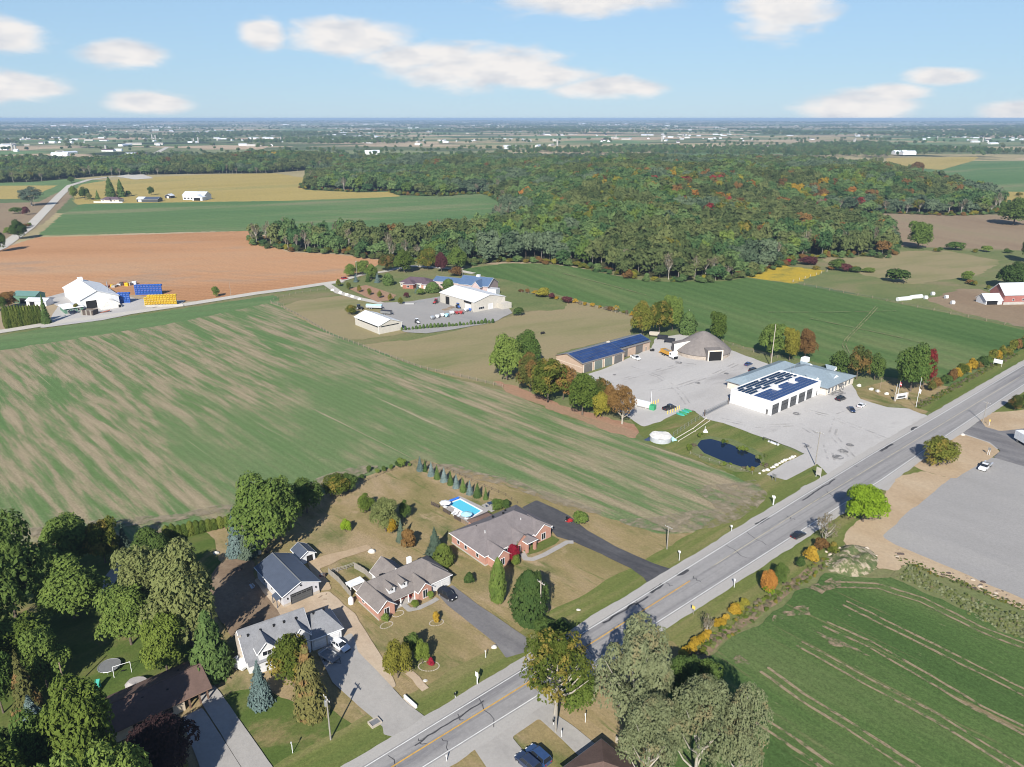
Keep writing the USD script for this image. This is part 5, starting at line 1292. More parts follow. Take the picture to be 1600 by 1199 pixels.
class Building:
    """A building in its own axes: x along its front, y away from the front, z up."""

    def __init__(self, name, label, px, az, category='building', group=None):
        p = G(*px)
        self.at, self.az = p, az
        self.path = thing(name, label, category, (p[0], p[1], 0.03), 90 - az, group)

    def part(self, name, mb, m, smooth=False, label=None, parent=None, kind=None):
        return part(parent or self.path, name, mb, m, smooth, label, kind)

    def gable(self, x0, x1, y0, y1, eave, ridge, axis, wall, roof, over=0.35, th=0.16, trim=None, mid=None, walls=True, end_over=None):
        """A gabled block: ridge along axis ('x' or 'y') at mid (default the middle)."""
        eo = over if end_over is None else end_over
        mb = MB()
        if axis == 'y':
            m = (x0 + x1) / 2 if mid is None else mid
            prof = [(x0, 0), (x1, 0), (x1, eave), (m, ridge), (x0, eave)]
            v = [(x, y, z) for y in (y0, y1) for x, z in prof]
            s1, s0 = (ridge - eave) / (x1 - m), (ridge - eave) / (m - x0)
            planes = [[(m, y0 - eo, ridge), (m, y1 + eo, ridge), (x0 - over, y1 + eo, eave - s0 * over), (x0 - over, y0 - eo, eave - s0 * over)],
                      [(m, y0 - eo, ridge), (x1 + over, y0 - eo, eave - s1 * over), (x1 + over, y1 + eo, eave - s1 * over), (m, y1 + eo, ridge)]]
        else:
            m = (y0 + y1) / 2 if mid is None else mid
            prof = [(y0, 0), (y1, 0), (y1, eave), (m, ridge), (y0, eave)]
            v = [(x, y, z) for x in (x0, x1) for y, z in prof]
            s1, s0 = (ridge - eave) / (y1 - m), (ridge - eave) / (m - y0)
            planes = [[(x0 - eo, m, ridge), (x0 - eo, y0 - over, eave - s0 * over), (x1 + eo, y0 - over, eave - s0 * over), (x1 + eo, m, ridge)],
                      [(x0 - eo, m, ridge), (x1 + eo, m, ridge), (x1 + eo, y1 + over, eave - s1 * over), (x0 - eo, y1 + over, eave - s1 * over)]]
        if walls:
            f = [(0, 1, 2), (0, 2, 3), (0, 3, 4), (5, 7, 6), (5, 8, 7), (5, 9, 8)] + [t for i in range(5) for j in [(i + 1) % 5] for t in ((i, i + 5, j + 5), (i, j + 5, j))]
            w = trimesh.Trimesh(np.array(v, float), f, process=False)
            w.fix_normals()
            mb.add(w.vertices, w.faces)
            self.part('wall', mb, wall)
        r = MB()
        for p in planes:
            slab(r, [(a, b, c + th) for a, b, c in p], th)
        path = self.part('roof', r, roof)
        rc = MB().tube([planes[0][0][:2] + (ridge + th + .02,), (planes[0][1] if axis == 'y' else planes[0][3])[:2] + (ridge + th + .02,)], 0.11, 5)
        self.part('ridge_cap', rc, 'grey_metal' if 'metal' in roof else roof, parent=path)
        if trim:
            t = MB()
            for p in planes:
                q = np.array(p, float)
                # boards along the eaves and the rakes
                pts = [q[0], q[1], q[2], q[3]]
                lo = sorted(range(4), key=lambda i: q[i][2])
                for i in range(4):
                    a, b = q[i], q[(i + 1) % 4]
                    if a[2] > ridge - .01 and b[2] > ridge - .01:
                        continue
                    t.tube([a + (0, 0, th * .35), b + (0, 0, th * .35)], 0.09, 4)
            self.part('eaves_board', t, trim, parent=path)
        return path

    def hip(self, x0, x1, y0, y1, eave, ridge, wall, roof, over=0.4, inset=None, trim=None, walls=True, axis=None):
        axis = axis or ('x' if x1 - x0 >= y1 - y0 else 'y')
        if walls:
            self.part('wall', MB().box(x0, x1, y0, y1, 0, eave), wall)
        X0, X1, Y0, Y1, e = x0 - over, x1 + over, y0 - over, y1 + over, eave + 0.02
        if axis == 'x':
            k = inset or (Y1 - Y0) / 2
            A, B = (X0 + k, (Y0 + Y1) / 2, ridge), (X1 - k, (Y0 + Y1) / 2, ridge)
        else:
            k = inset or (X1 - X0) / 2
            A, B = ((X0 + X1) / 2, Y0 + k, ridge), ((X0 + X1) / 2, Y1 - k, ridge)
        c = [(X0, Y0, e), (X1, Y0, e), (X1, Y1, e), (X0, Y1, e)]
        mb = MB().hull(c + [A, B] + [(x, y, z - 0.18) for x, y, z in c])
        path = self.part('roof', mb, roof)
        if trim:
            t = MB()
            for i in range(4):
                t.tube([np.array(c[i]) - (0, 0, .1), np.array(c[(i + 1) % 4]) - (0, 0, .1)], 0.10, 4)
            self.part('eaves_board', t, trim, parent=path)
        return path

    def opening(self, face, at, u, z, w, h, kind='window', frame='trim_white', m='glass', bars=1, depth=0.06, label=None, parent=None):
        """A window or door standing a little proud of the wall. face: front, back, west (x low) or east; at: the wall's offset; u: its middle along the wall."""
        fw = 0.09

        def put(mb, u0, u1, z0, z1, d0, d1):
            s = {'front': (u0, u1, at - d1, at - d0), 'back': (u0, u1, at + d0, at + d1), 'west': (at - d1, at - d0, u0, u1), 'east': (at + d0, at + d1, u0, u1)}[face]
            mb.box(*s, z0, z1)
        f = MB()
        for a in ((u - w / 2, u - w / 2 + fw, z, z + h), (u + w / 2 - fw, u + w / 2, z, z + h), (u - w / 2 + fw, u + w / 2 - fw, z + h - fw, z + h), (u - w / 2 + fw, u + w / 2 - fw, z, z + fw)):
            put(f, *a, -0.05, depth)
        for b in range(1, bars):
            c = u - w / 2 + w * b / bars
            put(f, c - 0.03, c + 0.03, z + fw, z + h - fw, -0.05, depth - 0.005)
        path = self.part(kind, f, frame, label=label, parent=parent)
        g = MB()
        put(g, u - w / 2 + fw, u + w / 2 - fw, z + fw, z + h - fw, -0.05, depth - 0.03)
        if path.count('/') <= 4:
            self.part('pane' if kind == 'window' else 'door_leaf', g, m, parent=path)
        return path

    def solar(self, origin, ux, uy, nx, ny, px, py, m='solar', gap=0.05, skip=lambda i, j: False, th=0.05, lift=0.1):
        """Panels one by one on a plane: origin, unit vectors along and up the plane, counts and panel size."""
        o, ux, uy = np.array(origin, float), np.array(ux, float), np.array(uy, float)
        n = np.cross(ux, uy)
        for j in range(ny):
            for i in range(nx):
                if skip(i, j):
                    continue
                a = o + ux * i * px + uy * j * py + n * lift
                mb = MB()
                slab(mb, [a, a + ux * (px - gap), a + ux * (px - gap) + uy * (py - gap), a + uy * (py - gap)], th)
                self.part('solar_panel', mb, m)


def vents(b, pts, parent=None):
    for x, y, z in pts:
        b.part('roof_vent', MB().box(x - .18, x + .18, y - .18, y + .18, z - .2, z + .28), 'black')


# --- garage with dark metal roof
b = Building('garage', 'grey garage with dark ribbed metal roof and wide dark door', (444.5, 951), AZ_TOWN)
b.gable(0, 8.3, 0, 14.2, 3.2, 5.0, 'y', 'siding_grey', 'metal_slate', 0.4, 0.14, 'trim_white')
b.part('plinth', MB().box(-0.03, 8.33, -0.03, 0.3, 0, 0.9), 'stone_pale')
d = b.part('garage_door', MB().box(1.75, 6.55, -0.10, 0.02, 0, 2.55), 'door_dark')
for i in range(4):
    b.part('door_pane', MB().box(1.95 + i * 1.16, 2.85 + i * 1.16, -0.12, -0.09, 1.95, 2.3), 'glass', parent=d)
b.part('door_frame', MB().box(1.6, 1.74, -.12, .02, 0, 2.7).box(6.56, 6.7, -.12, .02, 0, 2.7).box(1.74, 6.56, -.12, .02, 2.56, 2.7), 'black')
for x in (0.9, 7.5):
    b.part('wall_lamp', MB().box(x - .1, x + .1, -.2, 0.01, 1.9, 2.3), 'black')
b.part('gable_lamp', MB().box(4.0, 4.3, -.2, 0.01, 3.9, 4.2), 'black')
aw = MB()
slab(aw, [(-1.3, 0.6, 2.2), (0, 0.6, 2.7), (0, 3.2, 2.7), (-1.3, 3.2, 2.2)], 0.12)
aw.box(-1.25, -1.12, 0.7, 0.83, 0, 2.1).box(-1.25, -1.12, 3.0, 3.13, 0, 2.1)
b.part('side_awning', aw, 'metal_slate')
for y in (6, 10):
    b.opening('west', 0, y, 1.3, 1.0, 0.9)

# --- small shed behind it
b = Building('garden_shed', 'small shed with dark metal roof and open white front behind the garage', (471, 884), AZ_TOWN)
b.gable(0, 3.6, 0, 4.6, 2.2, 3.3, 'y', 'siding_white', 'metal_slate', 0.35, 0.12, 'trim_white')
b.part('door_opening', MB().box(1.5, 3.0, -0.04, 0.02, 0, 1.9), 'dark_gap')

# --- bungalow with dormers
b = Building('bungalow', 'brick bungalow with taupe roof, two white dormers and a small porch', (592.5, 971), AZ_TOWN)
b.hip(0.4, 19.2, 3.0, 10.3, 2.7, 5.7, 'brick_pink', 'shingle_taupe', 0.45, 4.2, 'trim_white')
b.hip(13.7, 19.15, 0.9, 8.0, 2.68, 4.9, 'siding_white', 'shingle_taupe', 0.4, None, 'trim_white', axis='y')
b.gable(0.0, 3.9, 0.0, 8.5, 2.65, 4.35, 'y', 'brick_pink', 'shingle_taupe', 0.4, 0.14, 'trim_white')
b.gable(10.1, 13.5, 0.1, 6.0, 2.66, 4.2, 'y', 'brick_pink', 'shingle_taupe', 0.35, 0.14, 'trim_white')
b.gable(6.3, 12.1, 8.0, 13.6, 2.65, 5.1, 'y', 'siding_white', 'shingle_taupe', 0.4, 0.14, 'trim_white')
pr = MB()
slab(pr, [(3.5, 1.15, 2.42), (10.5, 1.15, 2.42), (10.5, 3.6, 3.55), (3.5, 3.6, 3.55)], 0.14)
b.part('porch_roof', pr, 'shingle_taupe')
for x in (4.3, 6.3, 8.3, 9.9):
    b.part('porch_post', MB().box(x - .1, x + .1, 1.35, 1.55, 0, 2.35), 'trim_white')
b.part('porch_beam', MB().box(3.95, 10.05, 1.3, 1.6, 2.1, 2.3), 'trim_white')
b.part('porch_floor', MB().box(3.95, 10.05, 1.0, 3.0, 0, 0.18), 'concrete')
for x in (5.1, 8.2):
    dm = MB().box(x - .75, x + .75, 2.7, 5.0, 3.2, 4.55)
    dp = b.part('dormer', dm, 'siding_white')
    rf = MB()
    slab(rf, [(x, 2.4, 5.15), (x - 1.0, 2.4, 4.35), (x - 1.0, 5.6, 4.35), (x, 5.6, 5.15)], .1)
    slab(rf, [(x, 2.4, 5.15), (x, 5.6, 5.15), (x + 1.0, 5.6, 4.35), (x + 1.0, 2.4, 4.35)], .1)
    rf.hull([(x - .75, 2.7, 4.5), (x + .75, 2.7, 4.5), (x, 2.7, 5.05), (x - .75, 4.8, 4.5), (x + .75, 4.8, 4.5), (x, 4.8, 5.05)])
    b.part('dormer_roof', rf, 'shingle_taupe', parent=dp)
    b.opening('front', 2.7, x, 3.75, 0.65, 0.75, parent=dp)
for x in (1.95, 11.8):
    b.opening('front', 0.0 if x < 5 else 0.1, x, 0.35, 1.3, 2.1, bars=2)
b.opening('front', 3.0, 5.4, 0.8, 1.6, 1.4, bars=2)
b.opening('front', 3.0, 7.6, 0.1, 1.0, 2.1, 'door', 'trim_white', 'brick_red')
b.opening('front', 3.0, 9.3, 0.8, 1.0, 1.4)
for x in (15.2, 17.7):
    b.part('garage_door', MB().box(x - 1.1, x + 1.1, 0.80, 0.92, 0, 2.2), 'door_white')
b.part('chimney', MB().box(13.0, 14.0, 8.6, 9.3, 3.0, 5.6), 'trim_white')
b.part('skylight', MB().box(5.6, 6.6, 8.1, 8.9, 3.9, 4.5), 'black')
b.part('foundation_strip', MB().box(-0.08, 0.0, 0.0, 8.5, 0, 0.4), 'concrete')
b.opening('west', 0.0, 6.5, 1.0, 1.0, 1.0)

# --- large brick house
b = Building('brick_house', 'large pink brick house with broad mauve grey hipped roof beside the pool', (760, 887), AZ_TOWN)
b.hip(0, 21.0, 0.5, 13.8, 3.0, 6.9, 'brick_pink', 'shingle_mauve', 0.5, 6.9, 'trim_white')
b.gable(0.9, 5.1, -2.4, 4.0, 2.95, 4.7, 'y', 'brick_pink', 'shingle_mauve', 0.35, 0.14, 'trim_white')
b.gable(8.4, 13.4, -0.6, 5.0, 2.95, 4.9, 'y', 'brick_pink', 'shingle_mauve', 0.3, 0.14, None)
b.gable(15.3, 20.6, -0.3, 5.5, 2.97, 4.9, 'y', 'brick_pink', 'shingle_mauve', 0.3, 0.14, 'trim_white')
b.hip(11.0, 13.9, -2.2, 1.0, 3.2, 4.2, 'dark_gap', 'shingle_mauve', 0.3, None, 'trim_white', walls=False)
for x in (11.2, 13.7):
    b.part('porch_pillar', MB().box(x - .3, x + .3, -2.1, -1.5, 0, 3.15), 'brick_pink')
b.part('porch_floor', MB().box(10.9, 14.0, -2.2, -0.6, 0, 0.2), 'concrete')
b.opening('front', -0.6, 12.4, 0.2, 1.3, 2.2, 'door', 'trim_white', 'trim_cream')
b.opening('front', -2.4, 3.0, 0.6, 1.3, 1.9, bars=2)
b.opening('front', -0.6, 9.6, 0.7, 1.1, 1.7, bars=2)
b.opening('front', -0.3, 18.0, 0.6, 1.5, 1.9, bars=2)
b.opening('front', 0.5, 6.8, 0.8, 1.6, 1.5, bars=2)
for y in (3.4, 8.0, 11.0):
    b.opening('west', 0.0, y, 1.1, 1.1, 1.2)
b.part('foundation', MB().box(-0.06, 21.06, 0.44, 13.86, 0, 0.45), 'concrete')
b.hip(7.4, 13.6, 13.0, 16.6, 2.6, 3.7, 'brick_pink', 'shingle_brown', 0.3, 1.5)
for y in (2.6, 5.2):
    b.part('garage_door', MB().box(20.95, 21.1, y + 4, y + 6.3, 0, 2.2), 'door_white')
vents(b, [(9.0, 8.6, 6.5), (12.0, 8.2, 6.6), (4.2, 9.0, 5.4), (15.2, 11.2, 4.9)])
b.part('vent_pipe', MB().cyl(3.8, 5.2, 4.0, 6.2, 0.08), 'trim_white')
b.part('vent_pipe', MB().cyl(14.6, 4.4, 4.4, 5.9, 0.08), 'trim_white')

# --- white gabled house
b = Building('gabled_house', 'white sided two storey house with grey roof and steep front gables', (415, 1045), 56.6)
b.gable(-3.0, 9.1, 0.0, 8.2, 3.4, 7.4, 'x', 'siding_white', 'shingle_grey', 0.5, 0.16, 'trim_white')
b.gable(-1.1, 2.1, -0.9, 3.6, 4.9, 6.6, 'y', 'siding_white', 'shingle_grey', 0.35, 0.14, 'trim_white')
b.gable(5.6, 8.9, -0.4, 3.6, 4.6, 6.5, 'y', 'siding_white', 'shingle_grey', 0.35, 0.14, 'trim_white')
sk = MB()
slab(sk, [(-3.2, -1.4, 2.75), (5.6, -1.4, 2.75), (5.6, 0.2, 3.5), (-3.2, 0.2, 3.5)], 0.14)
b.part('porch_roof', sk, 'shingle_grey')
b.hip(9.3, 15.4, -0.2, 6.6, 3.0, 6.4, 'siding_white', 'shingle_grey', 0.45, 2.9, 'trim_white', axis='x')
for x in (10.9, 13.7):
    b.part('garage_door', MB().box(x - 1.25, x + 1.25, -0.32, -0.18, 0, 2.2), 'door_white')
b.part('door_pillar', MB().box(12.18, 12.42, -0.36, -0.2, 0, 2.5), 'stone_pale')
b.opening('front', -0.9, 0.5, 3.6, 1.8, 1.1, bars=2)
b.opening('front', 0.0, 0.5, 0.8, 2.4, 1.4, bars=3)
b.opening('front', 0.0, 4.4, 0.1, 1.1, 2.1, 'door', 'trim_white', 'trim_brown')
b.opening('front', -0.4, 7.2, 3.5, 1.2, 1.1, bars=2)
for y in (2.4, 6.0):
    b.opening('west', -3.0, y, 0.9, 1.2, 1.3)
b.part('chimney', MB().box(-3.9, -3.0, 3.1, 4.2, 0, 6.9), 'stone_pale')
vents(b, [(-1.8, 3.0, 6.5), (0.6, 3.1, 6.6), (3.2, 3.1, 6.6), (5.2, 3.1, 6.6), (7.6, 3.0, 6.5), (0.6, 0.4, 6.2), (11.2, 3.4, 6.0), (13.4, 3.5, 6.0)])

# --- brown roofed house with carport
b = Building('brown_house', 'long low house with brown roof and open timber carport', (327, 1092), AZ_TOWN)
b.gable(-24, -4.2, -0.2, 8.6, 2.8, 4.6, 'x', 'siding_cream', 'shingle_brown', 0.6, 0.16, 'trim_brown')
b.gable(-4.2, 0.0, -0.2, 8.6, 2.82, 4.62, 'x', 'siding_cream', 'shingle_brown', 0.6, 0.16, 'trim_brown', walls=False)
b.part('wall', MB().box(-4.2, 0.0, 4.0, 8.55, 0, 2.7), 'siding_cream')
for x in (-3.4, -1.6, -0.2):
    b.part('carport_post', MB().box(x - .14, x + .14, -0.4, -0.12, 0, 2.6), 'trim_brown')
b.part('carport_beam', MB().box(-7.4, 0.1, -0.45, -0.1, 2.45, 2.75), 'trim_brown')
b.part('carport_floor', MB().box(-4.2, 0, -0.2, 4.0, 0, 0.04), 'concrete')
for x in (-7, -12, -17):
    b.opening('front', -0.2, x, 0.9, 1.6, 1.2, bars=2, frame='trim_brown')
vents(b, [(-6, 2.4, 3.8), (-10, 3.0, 4.0), (-3, 6.0, 3.9)])

# --- house cut by the lower edge
b = Building('roadside_house', 'house across the road of which only a brown hipped roof corner shows', (882, 1232), AZ_TOWN)
b.hip(0, 9, -8.5, 0.6, 3.0, 5.6, 'brick_red', 'shingle_brown', 0.5, None, 'trim_white')

# --- tan workshop with solar roof
b = Building('workshop', 'long tan workshop with solar panels and six overhead doors', (909.5, 584), AZ_TOWN)
b.gable(0, 26.0, 0, 15.6, 4.2, 6.4, 'x', 'siding_tan', 'grey_metal', 0.4, 0.14, 'trim_brown', mid=9.2)
b.gable(26.0, 47.2, 3.3, 15.6, 4.25, 6.36, 'x', 'siding_tan', 'grey_metal', 0.4, 0.14, 'trim_brown', mid=9.2)
for k, (x0, x1) in enumerate(((1.0, 5.9), (7.3, 12.0), (13.6, 18.2), (19.5, 24.7))):
    b.part('overhead_door', MB().box(x0, x1, -0.08, 0.02, 0, 3.7), ('door_grey', 'door_green', 'door_green', 'door_grey')[k])
    b.part('door_frame', MB().box(x0 - .25, x0 - .02, -.12, .02, 0, 3.9).box(x1 + .02, x1 + .25, -.12, .02, 0, 3.9).box(x0 - .02, x1 + .02, -.12, .02, 3.72, 3.9), 'trim_cream')
for x0, x1 in ((27.2, 32.0), (37.4, 42.2)):
    b.part('overhead_door', MB().box(x0, x1, 3.22, 3.32, 0, 3.7), 'door_grey')
b.opening('front', 3.3, 44.6, 0.1, 1.0, 2.1, 'door', 'trim_cream', 'door_grey')
b.part('belt_course', MB().box(-0.04, 0.0, 0, 15.6, 2.5, 2.66), 'trim_cream')
s = (6.4 - 4.2) / 9.2
L = math.hypot(1, s)
b.solar((0.4, 0.2, 4.4), (1, 0, 0), (0, 1 / L, s / L), 15, 4, 1.72, 2.25, gap=.16)
b.solar((26.3, 3.2, 4.4 + 3.0 * s), (1, 0, 0), (0, 1 / L, s / L), 12, 3, 1.72, 1.95, gap=.16)
b.part('roof_vent', MB().box(25.0, 26.4, 9.0, 9.8, 6.3, 7.0), 'trim_cream')

# --- fire hall with flat solar roof and hipped office
b = Building('fire_hall', 'white flat roofed hall with five dark bay doors and solar roof', (1204, 650.4), AZ_TOWN)
b.part('wall', MB().box(0, 34, 0, 17, 0, 5.2), 'wall_white')
b.part('roof', MB().box(0.25, 33.75, 0.25, 16.75, 5.2, 5.24), 'roof_membrane')
b.part('parapet', MB().box(-.08, 34.08, -.08, .22, 5.2, 5.55).box(-.08, 34.08, 16.78, 17.08, 5.2, 5.55).box(-.08, .22, .22, 16.78, 5.2, 5.55).box(33.78, 34.08, .22, 16.78, 5.2, 5.55), 'trim_white')
for x0, x1 in ((0.5, 4.7), (6.5, 11.1), (12.6, 16.7), (18.5, 22.8), (24.2, 28.0)):
    dd = b.part('overhead_door', MB().box(x0, x1, -0.09, 0.02, 0, 4.0), 'door_dark')
    for k in range(3):
        w = (x1 - x0) / 3
        b.part('door_pane', MB().box(x0 + k * w + .2, x0 + (k + 1) * w - .2, -0.11, -0.08, 2.2, 2.8), 'glass', parent=dd)
b.opening('front', 0, 31.8, 0.1, 1.0, 2.1, 'door', 'trim_white', 'door_grey')
b.opening('west', 0, 1.6, 0.1, 1.0, 2.1, 'door', 'trim_white', 'door_grey')
b.solar((0.6, 0.5, 5.32), (1, 0, 0), (0, 1, 0), 20, 5, 1.64, 1.55, skip=lambda i, j: (7 <= i <= 8 and j >= 3) or (14 <= i <= 15 and j >= 3), lift=0.02, gap=.12)
for j in range(5):
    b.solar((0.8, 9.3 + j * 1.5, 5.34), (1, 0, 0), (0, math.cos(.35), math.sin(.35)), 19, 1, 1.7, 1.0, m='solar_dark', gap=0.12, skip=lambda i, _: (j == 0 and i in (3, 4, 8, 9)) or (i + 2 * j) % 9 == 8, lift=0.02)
for x, y in ((13.2, 6.6), (24.8, 6.6)):
    b.part('rooftop_unit', MB().box(x, x + 1.6, y, y + 1.5, 5.24, 6.2), 'trim_white')
b.part('roof_rail', MB().box(1, 33, 8.55, 8.7, 5.25, 5.4), 'trim_white')
b.hip(34.3, 56.0, -2.4, 20.0, 3.3, 6.3, 'trim_cream', 'metal_office', 0.8, 8.5, 'grey_metal')
b.hip(13.0, 50.0, 17.3, 27.0, 3.25, 5.6, 'trim_cream', 'metal_office', 0.8, 4.8, 'grey_metal')
for x, y in ((45.5, 1.2), (37.0, 4.5), (55.0, 6.0), (51.0, 15.0)):
    dr = MB().hull([(x - 2.6, y - 1.4, 4.1), (x + 2.6, y - 1.4, 4.1), (x, y - 1.4, 5.5), (x, y + 3.4, 5.5), (x - 2.6, y + 1.2, 4.1), (x + 2.6, y + 1.2, 4.1)])
    dp = b.part('roof_gablet', dr, 'metal_office')
    b.part('gablet_face', MB().hull([(x - 2.3, y - 1.5, 4.15), (x + 2.3, y - 1.5, 4.15), (x, y - 1.5, 5.4), (x - 2.3, y - 1.42, 4.15), (x + 2.3, y - 1.42, 4.15), (x, y - 1.42, 5.4)]), 'trim_white', parent=dp)
for x in (36.5, 39.3, 42.0, 46.6, 49.6, 52.6):
    b.opening('front', -2.4, x, 0.5, 1.5, 2.0, bars=2)
b.part('entrance_canopy', MB().box(43.0, 45.4, -4.0, -2.4, 2.5, 2.8).box(43.1, 43.3, -3.9, -3.7, 0, 2.5).box(45.1, 45.3, -3.9, -3.7, 0, 2.5), 'grey_metal')
b.part('rooftop_unit', MB().box(53.5, 56.5, 17.0, 19.4, 4.3, 6.2), 'trim_white')
b.part('antenna_mast', MB().cyl(33.2, 12.5, 5.2, 9.0, 0.07).cyl(34.6, 11.6, 5.2, 8.4, 0.07), 'steel')

# --- salt shed
p = G(1097, 551)
t = thing('salt_shed', 'pointed round salt shed with grey shingle cone and dark entrance', 'storage shed', (p[0], p[1], 0.03), -15)
n = 24
R, H0, H1 = 12.2, 2.2, 10.0
ring = lambda r, z, o=0.0: [(r * math.cos(2 * math.pi * (i + o) / n), r * math.sin(2 * math.pi * (i + o) / n), z) for i in range(n)]
w = MB()
w.add(ring(R, 0) + ring(R, H0), [(i, (i + 1) % n, n + (i + 1) % n, n + i) for i in range(n)])
part(t, 'wall', w, 'block_wall')
c = MB()
PR = [(R + .45, H0 - .25), (R * .8, H0 + (H1 - H0) * .30), (R * .5, H0 + (H1 - H0) * .63), (R * .2, H0 + (H1 - H0) * .91), (R * .06, H1 - .05)]
c.add(sum([ring(r_, z_) for r_, z_ in PR], []) + [(0, 0, H1)], [q for k in range(4) for i in range(n) for q in ((k * n + i, k * n + (i + 1) % n, (k + 1) * n + (i + 1) % n), (k * n + i, (k + 1) * n + (i + 1) % n, (k + 1) * n + i))] + [(4 * n + i, 4 * n + (i + 1) % n, 5 * n) for i in range(n)])
roof = part(t, 'roof', c, 'shingle_taupe', smooth=30)
e = 15 + 3
a = math.radians(-90 + e + 8)
ux, uy = np.array([math.cos(a), math.sin(a), 0]), np.array([-math.sin(a), math.cos(a), 0])
F = lambda d, s, z: tuple(ux * d + uy * s + (0, 0, z))
door = MB().hull([F(9, -3.6, 0), F(9, 3.6, 0), F(9, -3.6, 5.2), F(9, 3.6, 5.2), F(13.0, -3.6, 0), F(13.0, 3.6, 0), F(13.0, -3.6, 5.0), F(13.0, 3.6, 5.0)])
part(t, 'entrance', door, 'shingle_taupe')
part(t, 'entrance_opening', MB().hull([F(d, s, z) for d in (12.9, 13.05) for s in (-2.9, 2.9) for z in (0, 4.3)]), 'dark_gap')
part(t, 'entrance_frame', MB().hull([F(d, s, z) for d in (12.95, 13.2) for s in (-3.5, -2.95) for z in (0, 4.9)]).hull([F(d, s, z) for d in (12.95, 13.2) for s in (2.95, 3.5) for z in (0, 4.9)]).hull([F(d, s, z) for d in (12.95, 13.2) for s in (-2.95, 2.95) for z in (4.35, 4.9)]), 'trim_cream')
a2 = math.radians(180 + e - 4)
ux, uy = np.array([math.cos(a2), math.sin(a2), 0]), np.array([-math.sin(a2), math.cos(a2), 0])
part(t, 'side_wing', MB().hull([F(4.0, 0, 7.3), F(5.0, 2.9, 6.4), F(13.4, 3.0, 4.7), F(13.4, -3.2, 4.0), F(13.4, 3.0, 0), F(13.4, -3.2, 0), F(10, 3.0, 0), F(10, -3.2, 0)]), 'shingle_taupe')
part(t, 'white_wing_face', MB().hull([F(r, s_, z) for s_ in (3.02, 3.3) for r, z in ((13.5, 0), (13.5, 4.8), (4.6, 6.7), (11.8, 0))]), 'canvas_white')

# --- white barn with hoop store and green office
b = Building('white_barn', 'large white barn with cupola, dark doorway and stained white hoop store', (128, 485), AZ_TOWN)
b.gable(0, 19.5, 0, 43, 5.6, 9.6, 'y', 'siding_white', 'metal_white', 0.5, 0.2, 'trim_white', mid=8.8)
b.part('cupola', MB().box(7.6, 10.0, 37, 40, 9.0, 11.2), 'trim_white')
b.part('barn_door', MB().box(2.6, 8.0, -0.08, 0.02, 0.2, 4.6), 'dark_gap')
b.part('door_frame', MB().box(2.2, 2.58, -.15, .02, 0, 4.9).box(8.02, 8.4, -.15, .02, 0, 4.9).box(2.58, 8.02, -.15, .02, 4.62, 4.9), 'trim_white')
hoop = MB()
ar = np.linspace(0, math.pi, 13)
pr_ = [(13.5 + 5.2 * math.cos(q), 4.6 * math.sin(q)) for q in ar]
hoop.add([(x, -7.5, z) for x, z in pr_] + [(x, -0.1, z) for x, z in pr_] + [(13.5, -7.5, 0), (13.5, -.1, 0)], [(i, i + 1, 13 + i + 1) for i in range(12)] + [(i, 13 + i + 1, 13 + i) for i in range(12)] + [(26, i + 1, i) for i in range(12)])
b.part('hoop_store', hoop, 'canvas_white', smooth=40)
b.part('hoop_opening', MB().box(17.0, 18.4, -7.58, -7.5, 0, 1.8), 'dark_gap')
b.part('flue', MB().cyl(17.4, 13.0, 5, 11.5, 0.25), 'steel')
b.hip(-9.0, -0.05, -4.5, 8.0, 3.0, 3.9, 'siding_green', 'metal_white', 0.6, 3.5, 'trim_white')
for x in (-7, -4.5, -2):
    b.opening('front', -4.5, x, 0.8, 1.4, 1.3, bars=2)

# --- oat coloured shed
b = Building('drive_shed', 'oat coloured shed with white roof and dark slot windows', (592.5, 523), AZ_TOWN)
b.gable(0, 13, 0, 23.5, 4.3, 6.6, 'y', 'siding_oat', 'metal_white', 0.4, 0.18, 'trim_white')
b.part('slot_window', MB().box(-0.05, 0.02, 0.8, 20.5, 3.3, 3.8), 'glass')
b.part('slot_window', MB().box(1.2, 11.4, -0.05, 0.02, 3.4, 3.9), 'glass')
b.part('corner_trim', MB().box(-.08, .1, -.08, .1, 0, 4.3).box(12.9, 13.08, -.08, .1, 0, 4.3), 'trim_white')

# --- machinery workshop
b = Building('machinery_workshop', 'oat coloured machinery workshop with broad white roof', (741, 489), AZ_TOWN)
b.gable(0, 22, 0, 32, 5.8, 8.4, 'y', 'siding_oat', 'metal_white', 0.4, 0.2, 'trim_white')
b.part('side_door', MB().box(-.08, .02, 23, 26.5, 0, 4.6), 'dark_gap')
b.part('side_door', MB().box(-.08, .02, 3, 8, 0, 3.8), 'door_white')
b.part('wall_sign', MB().box(-.12, .02, 2.5, 9.0, 4.3, 5.3), 'black')
b.part('lean_to', MB().box(16, 22.5, -5, -0.05, 0, 3.2), 'siding_oat')
b.opening('front', 0, 5, 1.2, 4, 1.4, bars=3)
b.opening('front', 0, 11.5, 0.1, 3.2, 3.4, 'door', 'trim_white', 'door_white')

